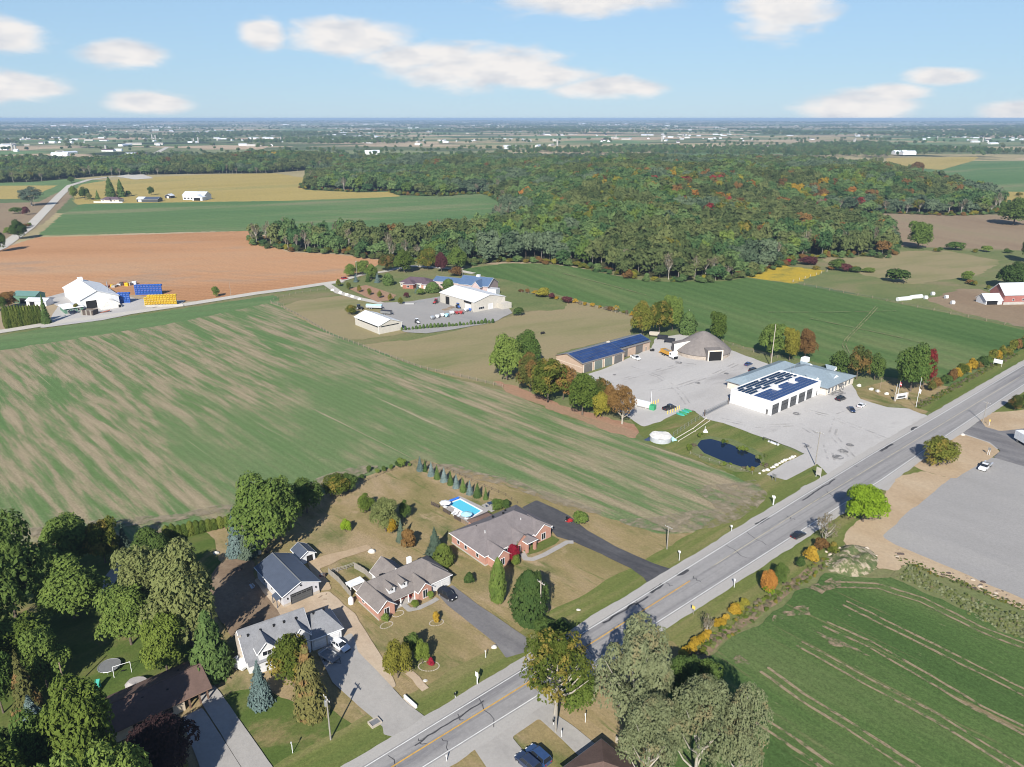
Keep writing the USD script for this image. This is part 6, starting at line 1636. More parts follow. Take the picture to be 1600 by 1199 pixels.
# --- blue roofed barn
b = Building('blue_barn', 'blue roofed barn with gambrel centre behind the machinery workshop', (748, 456), 115)
b.gable(-32, -12, 0, 9, 4.0, 6.0, 'x', 'siding_pink', 'metal_blue', 0.4, 0.18, 'trim_white')
b.gable(-12, 8, -3.5, 10.5, 4.6, 8.4, 'x', 'siding_pink', 'metal_blue', 0.5, 0.2, 'trim_white')
b.gable(-1.5, 4.5, -7, 3, 4.5, 7.6, 'y', 'siding_pink', 'metal_blue', 0.4, 0.18, 'trim_white')
b.part('annex', MB().box(8.05, 14, -4.5, 1, 0, 3.4), 'siding_white')
b.part('roof_cupola', MB().box(-3, -1, 3, 5, 8.0, 9.6), 'trim_white')
for x in (-26, -21, -16):
    b.opening('front', 0, x, 1.2, 2.2, 1.4)
b.opening('front', -3.5, -7, 0.1, 3, 3, 'door', 'trim_white', 'door_white')
b.opening('front', -7, 1.5, 1.0, 2.0, 1.6)

# --- plum roofed farmhouse
b = Building('farmhouse', 'farmhouse with plum brown hipped roof among garden shrubs', (640, 449), 105)
b.hip(-6, 12, 0, 11, 3.0, 5.6, 'trim_cream', 'shingle_plum', 0.6, 5.0, 'trim_white')
b.hip(-2.5, 4.5, -5, 3, 2.95, 5.0, 'brick_red', 'shingle_plum', 0.5, None, 'trim_white', axis='y')
b.hip(9, 16, -3, 8, 2.9, 4.8, 'brick_pink', 'shingle_plum', 0.5, None, 'trim_white', axis='y')
for x in (-5, 6.2):
    b.opening('front', 0, x, 0.9, 1.6, 1.3, bars=2)
b.opening('front', -5, 1, 0.9, 1.8, 1.3, bars=2)
b.opening('front', -3, 12, 0.1, 2.6, 2.2, 'door', 'trim_white', 'door_white')

# --- far farm buildings
b = Building('white_farm_hall', 'bright white farm hall standing alone above the far green field', (286, 312.5), 100)
b.gable(0, 31, 0, 16, 6, 10.0, 'x', 'siding_white', 'metal_pale', 0.5, 0.25, 'trim_white')
b.gable(18, 32, -7, 2, 4.4, 7.0, 'y', 'siding_white', 'metal_pale', 0.5, 0.25, 'trim_white')
for x in (3, 8, 13):
    b.opening('front', 0, x, 1, 3, 2, bars=2)
b.part('hall_door', MB().box(20, 29, -7.1, -7, 0, 3.4), 'dark_gap')
b = Building('dark_shed', 'long low dark shed on the edge of the far green field', (214, 316), 92)
b.gable(0, 27, 0, 13, 3.6, 5.6, 'x', 'metal_dark', 'metal_slate', 0.5, 0.25, 'trim_white')
b.part('white_gable_roof', MB().hull([(-.6, -.6, 3.7), (9, -.6, 3.7), (-.6, 6.5, 6.0), (9, 6.5, 6.0), (-.6, 6.5, 5.7), (9, 6.5, 5.7)]), 'metal_pale')
b.part('shed_door', MB().box(2, 6, -.1, .02, 0, 3), 'door_white')
b = Building('small_shed', 'little dark shed with pale roof between the long shed and white hall', (258, 310), 105)
b.gable(0, 9, 0, 8, 3.2, 5.4, 'y', 'metal_dark', 'metal_pale', 0.4, 0.2, 'trim_white')
b.part('shed_door', MB().box(3, 6, -.1, .02, 0, 2.6), 'door_white')
b = Building('hill_farmhouse', 'low dark roofed farmhouse hidden among spruces beyond the green field', (158, 316), 95)
b.hip(0, 24, 0, 11, 3, 6, 'trim_cream', 'shingle_plum', 0.6, 5, 'trim_white')
b.hip(8, 14, -3, 4, 2.95, 5.4, 'trim_cream', 'shingle_plum', 0.5, None, axis='y')
for x in (3, 18):
    b.opening('front', 0, x, 0.9, 1.8, 1.3)
b.part('retaining_wall', MB().box(-6, 32, -6, -5.4, 0, 1.2), 'trim_white')
b = Building('red_barn', 'weathered red barn with shining metal roof at the picture edge', (1561, 477), 84)
b.gable(2.5, 34, 0, 12, 6, 11.2, 'x', 'siding_barn', 'metal_pale', 0.6, 0.25, 'trim_white')
b.gable(-7.5, 2.4, 1, 9, 2.8, 5.6, 'x', 'siding_white', 'metal_pale', 0.6, 0.2, 'trim_white')
b.part('stone_base', MB().box(2.45, 34.05, -.06, 0.3, 0, 1.6), 'concrete')
b.part('open_front', MB().box(-7, -0.5, .92, 1.02, 0, 2.2), 'dark_gap')
for x in (8, 14, 20):
    b.opening('front', 0, x, 2.2, 1.2, 1.2)
b = Building('teal_shed', 'teal roofed shed behind the tall cedar hedge', (22, 474), 96)
b.gable(0, 14, 0, 8, 4.5, 6.2, 'x', 'siding_green', 'metal_teal', 0.4, 0.2)
b.part('shed_door', MB().box(4, 8, -.1, .02, 0, 3), 'dark_gap')
b = Building('yard_shed', 'low white shed between the cedar hedge and the white barn', (42, 478), 96)
b.gable(0, 12, 0, 6, 2.8, 4.0, 'x', 'siding_white', 'metal_pale', 0.4, 0.2)
b.part('shed_door', MB().box(2, 5, -.1, .02, 0, 2.3), 'dark_gap')
# ------------------------------------------------------------------ vehicles
def paint(name, col, rough=0.3):
    M[name] = usdkit.material(stage, '/World/Looks/' + name, {'g': ('geometry', {}), 'n': ('noise_texture', dict(scale=1.5, detail=4.0)), 'r': ('rgb_ramp', dict(ramp=[(0.3, tuple(c * .9 for c in col)), (0.7, tuple(min(c * 1.08, .9) for c in col))])),
                              'p': ('principled_bsdf', dict(roughness=rough, specular_ior_level=0.5, coat_weight=0.5, coat_roughness=0.08))}, [('g.position', 'n.vector'), ('n.fac', 'r.fac'), ('r.color', 'p.base_color')], surface='p.BSDF')


paint('paint_car_white', (0.72, 0.73, 0.75))
paint('paint_car_black', (0.018, 0.019, 0.024))
paint('paint_car_blue', (0.03, 0.065, 0.16))
paint('paint_car_navy', (0.025, 0.04, 0.085))
paint('paint_car_silver', (0.42, 0.44, 0.47))
paint('paint_car_red', (0.36, 0.03, 0.03))
paint('paint_truck_yellow', (0.55, 0.28, 0.02), 0.5)
paint('paint_tractor_blue', (0.05, 0.13, 0.40), 0.5)
plain('rubber', (0.02, 0.02, 0.021), 0.8)
plain('lamp_clear', (0.65, 0.66, 0.66), 0.2)
plain('lamp_red', (0.35, 0.02, 0.02), 0.3)
plain('plastic_blue', (0.03, 0.13, 0.50), 0.5)
plain('plastic_yellow', (0.70, 0.46, 0.02), 0.5)
plain('plastic_teal', (0.06, 0.36, 0.30), 0.5)
plain('plastic_green', (0.05, 0.30, 0.14), 0.5)
plain('plastic_white', (0.70, 0.71, 0.72), 0.5)
plain('bollard_yellow', (0.66, 0.50, 0.12), 0.6)
plain('rock_pale', (0.56, 0.53, 0.48), 0.9, vary=0.2, scale=1.5)
plain('rubble', (0.42, 0.36, 0.29), 0.9, vary=0.25, scale=1.2)
plain('gravel_bed', (0.45, 0.36, 0.30), 0.95, vary=0.2, scale=3)
plain('pool_tile', (0.10, 0.42, 0.55), 0.5)
plain('deck_grey', (0.33, 0.31, 0.30), 0.9, vary=0.15, scale=1.0)
plain('cow_black', (0.02, 0.018, 0.017), 0.8)
plain('cloth_aqua', (0.35, 0.62, 0.70), 0.8)
M['pool_water'] = usdkit.material(stage, '/World/Looks/pool_water', {'g': ('geometry', {}), 'n': ('noise_texture', dict(scale=1.6, detail=3.0)), 'b': ('bump', dict(strength=0.2, distance=0.05)),
                                  'p': ('principled_bsdf', dict(base_color=(0.10, 0.50, 0.64), roughness=0.06, specular_ior_level=0.5))}, [('g.position', 'n.vector'), ('n.fac', 'b.height'), ('b.normal', 'p.normal')], surface='p.BSDF')


def wheels(t, xs, half, r=0.34, w=0.24):
    for x in xs:
        for s in (-1, 1):
            p = part(t, 'wheel', MB().tube([(x, s * half - w / 2, r), (x, s * half + w / 2, r)], r, 14), 'rubber', smooth=40)
            part(p, 'rim', MB().tube([(x, s * half + s * w * .48, r), (x, s * (half + w * .53), r)], r * .6, 10), 'steel')


def car(a, b, label, paintm, kind='sedan', z=0.09, name='parked_car', length=None):
    """A car whose rear and nose stand at these two places of the photograph."""
    pa, pb = G(*a), G(*b)
    c = (pa + pb) / 2
    az = math.degrees(math.atan2(*(pb - pa)))
    L, W = {'sedan': (4.7, 1.82), 'suv': (4.8, 1.95), 'van': (5.1, 2.0), 'pickup': (5.8, 2.0)}[kind]
    H1, H2 = {'sedan': (0.92, 1.45), 'suv': (1.08, 1.75), 'van': (1.1, 1.85), 'pickup': (1.12, 1.85)}[kind]
    t = thing(name, label, 'pickup truck' if kind == 'pickup' else 'car', (c[0], c[1], z), 90 - az)
    h, w = L / 2, W / 2
    body = MB().hull([(x, s * (w - (.18 if abs(x) > h - .3 else 0)), zz) for x, zs in ((-h, (.45, H1 - .08)), (-h + .35, (.3, H1)), (h * .35, (.3, H1)), (h - .4, (.3, H1 - .18)), (h, (.42, H1 - .35))) for zz in zs for s in (-1, 1)])
    bp = part(t, 'body', body, paintm, smooth=35)
    part(bp, 'bumper', MB().hull([(x, s * (w - .2), zz) for x in (h - .1, h + .07) for zz in (.32, .55) for s in (-1, 1)]), 'rubber')
    if kind == 'sedan':
        base, top = (-1.75, 1.05), (-1.05, 0.25)
    elif kind == 'pickup':
        base, top = (-0.55, 1.55), (-0.35, 0.95)
    else:
        base, top = (-h + .12, 1.25), (-h + .45, 0.55)
    g = MB().hull([(x, s * (w - .06), H1 - .03) for x in base for s in (-1, 1)] + [(x, s * (w - .28), H2 - .05) for x in top for s in (-1, 1)])
    gp = part(t, 'window_band', g, 'glass')
    part(t, 'roof', MB().hull([(x + e, s * (w - .24), zz) for x, e in ((top[0], -.06), (top[1], .04)) for zz in (H2 - .06, H2) for s in (-1, 1)]), paintm, smooth=35)
    pl = MB()
    for s in (-1, 1):
        for f in (0.0, 0.5, 1.0):
            xb, xt = base[0] + (base[1] - base[0]) * f, top[0] + (top[1] - top[0]) * f
            pl.tube([(xb, s * (w - .05), H1), (xt, s * (w - .26), H2 - .04)], 0.05, 4)
    part(t, 'window_pillar', pl, paintm)
    if kind == 'pickup':
        part(t, 'load_bed', MB().box(-h + .12, -.6, -w + .22, w - .22, H1 - .02, H1 + .015), 'black')
        part(t, 'bed_side', MB().box(-h + .05, -.55, -w + .05, -w + .2, H1 - .3, H1 + .14).box(-h + .05, -.55, w - .2, w - .05, H1 - .3, H1 + .14), paintm)
    for s in (-1, 1):
        part(t, 'headlight', MB().box(h - .12, h + .02, s * (w - .36) - .17, s * (w - .36) + .17, H1 - .42, H1 - .24), 'lamp_clear')
        part(t, 'tail_light', MB().box(-h - .02, -h + .1, s * (w - .34) - .14, s * (w - .34) + .14, H1 - .35, H1 - .12), 'lamp_red')
    wheels(t, (-h * .6, h * .62), w - .1, 0.34 if kind == 'sedan' else 0.38)
    return t


car((519, 1004), (545, 1021), 'white sedan parked before the garage of the white gabled house', 'paint_car_white')
car((687, 926), (711, 941), 'black car on the grey driveway of the bungalow', 'paint_car_black', 'suv')
car((857, 1200), (826, 1172), 'dark blue car with roof bars beside the house across the road', 'paint_car_blue', 'suv')
car((838, 1208), (812, 1186), 'navy car half cut by the lower edge beside the blue one', 'paint_car_navy', 'suv')
car((1238, 844), (1256, 835), 'black car stopped on the gravel shoulder of the county road', 'paint_car_black', 'sedan')
car((1305, 629), (1322, 622.5), 'black car closest to the fire hall on the front gravel lot', 'paint_car_black', 'suv')
car((1325, 638), (1335, 648), 'charcoal car facing the road on the front gravel lot', 'paint_car_navy', 'sedan')
car((1339, 640), (1352, 632), 'white car on the front gravel lot', 'paint_car_white', 'sedan')
car((1161, 574.5), (1177, 568), 'blue car alone in the yard behind the fire hall', 'paint_car_blue', 'sedan')
car((1171, 583), (1183, 579), 'black car at the back of the office wing', 'paint_car_black', 'suv')
car((1179, 586), (1189, 582), 'white car between two black ones at the back of the office wing', 'paint_car_white', 'sedan')
car((1188, 588), (1199, 583), 'black pickup beside the back wall of the fire hall', 'paint_car_black', 'pickup', name='pickup_truck')
car((1036, 643), (1055, 637), 'black pickup by the yellow bollards', 'paint_car_black', 'pickup', name='pickup_truck')
car((983, 557), (1003, 566), 'white pickup with grey bed before the tan workshop', 'paint_car_white', 'pickup', name='pickup_truck')
car((99, 487), (111, 483), 'dark car under the golden tree at the barn office', 'paint_car_black', 'sedan')
car((108, 492), (124, 489), 'dark plum car on the gravel before the white barn', 'paint_car_navy', 'suv')
car((533, 438), (544, 436), 'red car parked at the bend of the side road', 'paint_car_red', 'suv')

# white work truck with flat deck on the grey lot
pa, pb = G(1549, 724), G(1528, 742)
c = (pa + pb) / 2
t = thing('flatbed_truck', 'white crew truck with grey flat deck on the wide grey lot', 'truck', (c[0], c[1], 0.10), 90 - math.degrees(math.atan2(*(pb - pa))))
part(t, 'cab', MB().hull([(x, s * .98, z) for x, zs in ((-.2, (.5, 1.25)), (1.6, (.5, 1.25)), (3.2, (.5, 1.05))) for z in zs for s in (-1, 1)]), 'paint_car_white', smooth=35)
part(t, 'cab_window', MB().hull([(x, s * .92, 1.2) for x in (-.1, 1.75) for s in (-1, 1)] + [(x, s * .75, 1.9) for x in (.1, 1.1) for s in (-1, 1)]), 'glass')
part(t, 'cab_roof', MB().hull([(x, s * .78, z) for x in (.05, 1.15) for z in (1.86, 1.95) for s in (-1, 1)]), 'paint_car_white')
part(t, 'deck', MB().box(-3.4, -.35, -1.1, 1.1, .85, 1.0), 'grey_metal')
part(t, 'headboard', MB().box(-.42, -.3, -1.1, 1.1, 1.0, 2.0), 'grey_metal')
part(t, 'tool_box', MB().box(-3.2, -.5, -1.12, -.8, 1.0, 1.45).box(-3.2, -.5, .8, 1.12, 1.0, 1.45), 'paint_car_silver')
part(t, 'chassis', MB().box(-3.3, 2.6, -.4, .4, .45, .8), 'black')
for s in (-.7, .7):
    part(t, 'headlight', MB().box(3.15, 3.25, s - .2, s + .2, .75, .95), 'lamp_clear')
wheels(t, (-2.3, 2.3), .88, .42)

# white box truck at the edge
pa, pb = G(1612, 704), G(1588, 690)
c = (pa + pb) / 2
t = thing('box_truck', 'tall white box truck on the dark entrance drive, cut by the edge', 'truck', (c[0] + .6, c[1], 0.12), 90 - math.degrees(math.atan2(*(pb - pa))))
part(t, 'cargo_box', MB().box(-3.2, 4.2, -1.25, 1.25, 1.0, 3.7), 'plastic_white')
part(t, 'rear_door', MB().box(4.2, 4.25, -1.15, 1.15, 1.1, 3.6), 'door_white')
part(t, 'cab', MB().hull([(x, s * 1.1, z) for x, zs in ((-5.2, (.6, 1.5)), (-3.3, (.6, 2.5)), (-4.4, (.6, 2.5))) for z in zs for s in (-1, 1)]), 'paint_car_white')
part(t, 'cab_window', MB().hull([(x, s * 1.12, z) for x, z in ((-4.9, 1.6), (-3.7, 1.6), (-4.45, 2.4), (-3.7, 2.4)) for s in (-1, 1)]), 'glass')
part(t, 'chassis', MB().box(-5, 4, -.5, .5, .55, 1.0), 'black')
wheels(t, (-4.0, 2.6), 1.0, .48, .35)

# yellow dump truck
pa, pb = G(1029, 551), G(1060, 565)
c = (pa + pb) / 2
t = thing('dump_truck', 'yellow dump truck with white cab before the salt shed', 'truck', (c[0], c[1], 0.10), 90 - math.degrees(math.atan2(*(pb - pa))))
part(t, 'dump_box', MB().hull([(x, s * y, z) for x, y, z in ((-4.2, 1.1, 1.2), (1.3, 1.1, 1.2), (-4.6, 1.3, 2.7), (1.5, 1.3, 2.7)) for s in (-1, 1)]), 'paint_truck_yellow')
part(t, 'load', MB().hull([(-3.9, -.9, 2.6), (-3.9, .9, 2.6), (1.1, -.9, 2.6), (1.1, .9, 2.6), (-1.2, 0, 3.1), (-2.4, .2, 3.0)]), 'grey_metal')
part(t, 'cab', MB().hull([(x, s * 1.15, z) for x, zs in ((1.8, (.8, 2.9)), (3.3, (.8, 2.8)), (3.7, (.8, 1.9)), (5.3, (.8, 1.75))) for z in zs for s in (-1, 1)]), 'paint_car_white', smooth=30)
part(t, 'windscreen', MB().hull([(x, s * 1.0, z) for x, z in ((3.42, 2.6), (3.5, 2.62), (3.8, 1.95), (3.9, 1.95)) for s in (-1, 1)]), 'glass')
part(t, 'side_window', MB().box(2.2, 3.2, -1.18, -1.14, 1.9, 2.6).box(2.2, 3.2, 1.14, 1.18, 1.9, 2.6), 'glass')
part(t, 'grille', MB().box(5.3, 5.5, -1.0, 1.0, .7, 1.6), 'black')
part(t, 'plough', MB().hull([(-5.6, -1.4, .5), (-5.6, 1.4, .5), (-4.8, -1.2, 1.6), (-4.8, 1.2, 1.6), (-4.6, 0, .8)]), 'paint_truck_yellow')
part(t, 'chassis', MB().box(-4.4, 5, -.45, .45, .6, 1.1), 'black')
wheels(t, (-3.2, -1.8, 4.2), 1.0, .5, .4)

# utility trailer, small tractor
p = G(516, 1030)
t = thing('utility_trailer', 'low grey utility trailer standing in shade beside the white sedan', 'trailer', (p[0], p[1], .08), 90 - bearing((505, 1023), (527, 1036)))
part(t, 'deck', MB().box(-2.1, 1.9, -1.1, 1.1, .55, .68), 'grey_metal')
part(t, 'side_rail', MB().box(-2.1, 1.9, -1.15, -1.1, .6, .95).box(-2.1, 1.9, 1.1, 1.15, .6, .95).box(-2.15, -2.1, -1.15, 1.15, .6, .95), 'paint_car_silver')
part(t, 'tow_bar', MB().tube([(1.9, -.7, .5), (3.2, 0, .5), (1.9, .7, .5)], .06, 5), 'black')
wheels(t, (-.3,), 1.25, .33)
p = G(889, 816)
t = thing('garden_tractor', 'red lawn tractor on the tarred drive of the brick house', 'tractor', (p[0], p[1], .08), -35)
part(t, 'bonnet', MB().hull([(x, s * y, z) for x, y, z in ((0, .4, .4), (1.0, .33, .4), (0, .38, 1.0), (.95, .3, .9)) for s in (-1, 1)]), 'paint_car_red')
part(t, 'seat', MB().box(-.75, -.25, -.28, .28, .75, .9).box(-.85, -.72, -.28, .28, .85, 1.3), 'black')
part(t, 'mower_deck', MB().hull([(x, y, z) for x in (-.6, .5) for y in (-.75, .75) for z in (.15, .4)]), 'paint_car_red')
part(t, 'steering_wheel', MB().cyl(.0, 0, 1.0, 1.2, .03).cyl(.0, 0, 1.2, 1.24, .2), 'black')
wheels(t, (-.6,), .5, .38, .3)
wheels(t, (.75,), .45, .24, .2)


# machines in the yard of the workshop
def tractor(px, az, label, paintm, s=1.0):
    p = G(*px)
    t = thing('tractor', label, 'tractor', (p[0], p[1], .08), 90 - az)
    part(t, 'bonnet', MB().hull([(x * s, q * .5 * s, z * s) for x, z in ((.3, .9), (2.3, .9), (.3, 1.7), (2.2, 1.55)) for q in (-1, 1)]), paintm)
    part(t, 'cab', MB().hull([(x * s, q * y * s, z * s) for x, y, z in ((-1.2, .75, 1.1), (.3, .7, 1.1), (-1.1, .7, 2.7), (.1, .65, 2.7)) for q in (-1, 1)]), 'glass')
    part(t, 'cab_roof', MB().box(-1.25 * s, .25 * s, -.8 * s, .8 * s, 2.68 * s, 2.85 * s), paintm)
    wheels(t, (-.7 * s,), .95 * s, .85 * s, .45 * s)
    wheels(t, (1.7 * s,), .8 * s, .5 * s, .3 * s)


tractor((681, 475), 200, 'red tractor in the workshop yard', 'paint_car_red')
tractor((716, 482), 160, 'blue tractor at the corner of the machinery workshop', 'paint_tractor_blue')
tractor((652, 506), 150, 'white and black loader at the hedge of the machinery yard', 'paint_car_white', 0.9)
tractor((562, 484), 110, 'black tractor beside the oat coloured shed', 'paint_car_black')
for (px, az, L, mm, lab) in (((585, 483), 100, 9, 'paint_car_silver', 'long pale blue trailer behind the oat coloured shed'), ((604, 492), 110, 6, 'grey_metal', 'grey flat trailer at the gable of the oat coloured shed')):
    p = G(*px)
    t = thing('farm_trailer', lab, 'trailer', (p[0], p[1], .08), 90 - az)
    part(t, 'box', MB().box(-L / 2, L / 2, -1.25, 1.25, .9, 2.2), mm)
    part(t, 'tarp', MB().hull([(x, y, z) for x in (-L / 2, L / 2) for y, z in ((-1.3, 2.2), (1.3, 2.2), (0, 2.7))]), 'cloth_aqua' if L > 7 else 'tarp_dark')
    part(t, 'tow_bar', MB().tube([(L / 2, 0, .8), (L / 2 + 1.6, 0, .6)], .1, 5), 'black')
    wheels(t, (-L / 4, -L / 4 + 1.1), 1.15, .45, .3)
# implements and wrapped goods
rp = random.Random(9)
GOODS = [((676 + 7.5 * i, 500 - 1.6 * i + rp.uniform(-1.5, 1.5)), m) for i, m in enumerate(['paint_car_silver', 'plastic_white', 'plastic_white', 'cloth_aqua', 'plastic_white', 'leaf_maroon', 'paint_car_red', 'plastic_white', 'paint_tractor_blue', 'paint_car_silver', 'plastic_white', 'plastic_white', 'paint_tractor_blue', 'plastic_white', 'plastic_teal'])]
for i, (q, m) in enumerate(GOODS):
    p = G(*q)
    L = rp.uniform(2.0, 3.6)
    t = thing('farm_implement', f'{["pale", "white", "second white", "aqua", "third white", "maroon", "red", "wrapped white", "blue", "silver", "boxy white", "low white", "dark blue", "tall white", "teal"][i]} implement in the row behind the thin yard hedge', 'farm machine', (p[0], p[1], .08), rp.uniform(0, 180))
    part(t, 'frame', MB().box(-L / 2, L / 2, -.1, .1, .5, .7).box(-.1, .1, -1.2, 1.2, .5, .7), 'grey_metal')
    part(t, 'hopper', MB().hull([(x * L / 2, y, z) for x in (-.7, .7) for y, z in ((-.5, .7), (.5, .7), (-1.0, 1.9), (1.0, 1.9))]), m if m != 'leaf_maroon' else 'paint_car_red')
    wheels(t, (0,), 1.2, .45, .25)
for i, (q, lab) in enumerate((((640, 476), 'pile of grey pipes on the far side of the machinery yard'), ((655, 473), 'second pile of grey pipes nearer the workshop door'), ((697, 485), 'pallet of pale timber in the middle of the machinery yard'), ((705, 482), 'second pallet of timber beside the blue tractor'))):
    p = G(*q)
    t = thing('material_pile', lab, 'pile', (p[0], p[1], .08), 20 * i)
    for k in range(5):
        part(t, 'pipe' if i < 2 else 'board', MB().tube([(-2.6, (k - 2) * .42, .3 + .25 * (k % 2)), (2.6, (k - 2) * .42 + .1, .3 + .25 * (k % 2))], .2, 6) if i < 2 else MB().box(-2.0, 2.0, (k - 2) * .5 - .22, (k - 2) * .5 + .22, .1, .5 + .1 * (k % 3)), 'grey_metal' if i < 2 else 'timber')

# crates by the white barn
CR = {}
for nm, m in (('blue', 'plastic_blue'), ('yellow', 'plastic_yellow')):
    src = f'{LIB}/crate_{nm}'
    UsdGeom.Xform.Define(stage, src)
    part(src, 'box', MB().box(-.7, .7, -.6, .6, .18, 1.0), m)
    part(src, 'foot', MB().box(-.7, -.45, -.6, .6, 0, .18).box(.45, .7, -.6, .6, 0, .18), m)
    part(src, 'slot', MB().box(-.55, .55, -.63, -.6, .5, .8), 'dark_gap')
    CR[nm] = src


def crates(nm, corner, az, nx, ny, nz, label, group, slope=0):
    p = G(*corner)
    a = math.radians(90 - az)
    ux, uy = np.array([math.cos(a), math.sin(a)]), np.array([-math.sin(a), math.cos(a)])
    for k in range(nz):
        for j in range(ny):
            for i in range(nx):
                if (k < nz - 1 and 0 < j) or (slope and k > nz - 1 - (i < slope)):
                    continue
                q = p + ux * i * 1.75 + uy * j * 1.35
                copy_of(CR[nm], nm + '_crate', label, 'crate', (q[0], q[1], .08 + k * 1.22), 90 - az, None, group)


crates('yellow', (229, 478), 82, 10, 2, 5, 'yellow plastic crate in the tall stack by the side road', 'yellow crates stacked by the side road', 1)
crates('blue', (214, 461), 84, 9, 2, 5, 'blue plastic crate in the big stack behind the yellow ones', 'blue crates in the big stack behind the yellow ones')
crates('blue', (187, 474), 84, 4, 2, 5, 'blue plastic crate in the small stack beside the white hoop store', 'blue crates beside the white hoop store')
p = G(231, 480.5)
single('low_wall', 'low pale concrete wall along the front of the yellow crate stack', 'wall', MB().obox((p[0] + 9, p[1] + 1.2, .06), (20, .4, 1.3), 8), 'concrete')
for i in range(12):
    p = G(166 + i * 4 + rp.uniform(-1, 1), 450 - i * .5 + rp.uniform(-1, 1))
    m, col = [('timber_dark', 'dark'), ('brick_red', 'red brown'), ('plastic_yellow', 'yellow'), ('concrete', 'grey'), ('timber', 'brown'), ('plastic_white', 'white')][i % 6]
    t = thing('pallet_stack', f'{"low" if i < 6 else "taller"} {col} pallet stack in the row behind the white barn', 'pallet', (p[0], p[1], .06), rp.uniform(-15, 15))
    for k in range(3 + (i >= 6) * 2):
        part(t, 'pallet', MB().box(-1.2, 1.2, -1, 1, k * .42, k * .42 + .3), m)
p = G(141, 492)
t = thing('timber_bin', 'weathered timber bin standing on the gravel before the white barn', 'bin', (p[0], p[1], .06), -8)
for i in range(8):
    part(t, 'board', MB().box(-3.4 + i * .86, -2.62 + i * .86, -2.3, -2.2, 0, 2.9), 'timber_dark' if i % 3 else 'timber_grey')
for i in range(6):
    part(t, 'board', MB().box(3.4, 3.5, -2.25 + i * .76, -1.55 + i * .76, 0, 2.9), 'timber_dark')
part(t, 'back_wall', MB().box(-3.45, 3.4, 2.2, 2.3, 0, 2.9).box(-3.5, -3.42, -2.2, 2.2, 0, 2.9), 'timber_dark')
part(t, 'filling', MB().box(-3.4, 3.38, -2.18, 2.18, 0, 2.2), 'timber_grey')
p = G(163, 489)
t = thing('loading_ramp', 'rusty loading ramp in front of the stained hoop store', 'ramp', (p[0], p[1], .06), 30)
part(t, 'deck', MB().hull([(-3, -.9, .1), (-3, .9, .1), (3, -.9, 1.2), (3, .9, 1.2), (3, -.9, 1.0), (3, .9, 1.0), (-3, -.9, 0), (-3, .9, 0)]), 'brick_red')
part(t, 'leg', MB().box(2.6, 2.8, -.8, -.6, 0, 1.0).box(2.6, 2.8, .6, .8, 0, 1.0), 'grey_metal')


# ------------------------------------------------------------------ poles, signs, mailboxes
def pole(base, top, label, h=None, arm=True, can=False, r=0.16, m='timber_grey', name='utility_pole', az=AZ_TOWN + 90, cat='utility pole'):
    p = G(*base)
    h = h or rise(p, top)
    t = thing(name, label, cat, (p[0], p[1], 0.04), 90 - az)
    part(t, 'shaft', MB().tube([(0, 0, -.1), (0, 0, h * .5), (0, 0, h)], [r, r * .85, r * .65], 9), m, smooth=True)
    if arm:
        a = part(t, 'cross_arm', MB().box(-1.1, 1.1, -.06, .06, h - .55, h - .42), m)
        for x in (-1.0, -.4, .4, 1.0):
            part(a, 'insulator', MB().cyl(x, 0, h - .42, h - .22, .05), 'plastic_white')
    if can:
        part(t, 'transformer', MB().cyl(-.45, 0, h - 2.2, h - 1.2, .3).cyl(-.45, 0, h - 1.2, h - 1.1, .22), 'steel', smooth=40)


pole((517, 1157), 1089, 'utility pole with grey transformer can on the green verge of the front lawn', can=True)
pole((844, 982), 908, 'pale utility pole against the dark upright trees', m='stone_pale')
pole((868.5, 1146), None, 'utility pole at the split of the two drives across the road', 9.6)
pole((1273.5, 728), 675, 'utility pole between the pond drive and the fire hall lot')
pole((1535, 662), 628, 'utility pole beside the sandy entrance of the grey lot', r=.14)
pole((1204, 574), 507, 'tall pale pole behind the fire hall roof', arm=False, m='stone_pale', r=.2)
pole((105, 1087), 1036, 'short brown pole in the shade of the big garden', arm=False, m='timber')
pole((558, 436), 408, 'utility pole in the thicket at the lane bend')
pole((723, 433), 419, 'utility pole beside the blue roofed barn', r=.14)
pole((644, 424), 398, 'utility pole at the wood edge behind the farmhouse', r=.14)
pole((68.7, 505), 473, 'pale utility pole before the tall cedar hedge', m='stone_pale')
pole((1042, 859), 822, 'utility pole at the corner of the crop field beside the road')
pole((1373, 618), 590, 'thin brown pole on the lawn beside the office', arm=False, m='timber', r=.1)
pole((361, 463), 441, 'thin pole on the edge of the tilled field', arm=False, r=.1)
pole((1075, 515), 484, 'white pole tip above the dark cedar behind the salt shed', arm=False, m='plastic_white', r=.1)
pole((55, 324), 306, 'grey pole under the willow by the gravel road', arm=False, r=.12)
pole((1017, 634), 612, 'white lamp post beside the white tank', arm=False, m='plastic_white', r=.12, name='lamp_post', cat='lamp post')
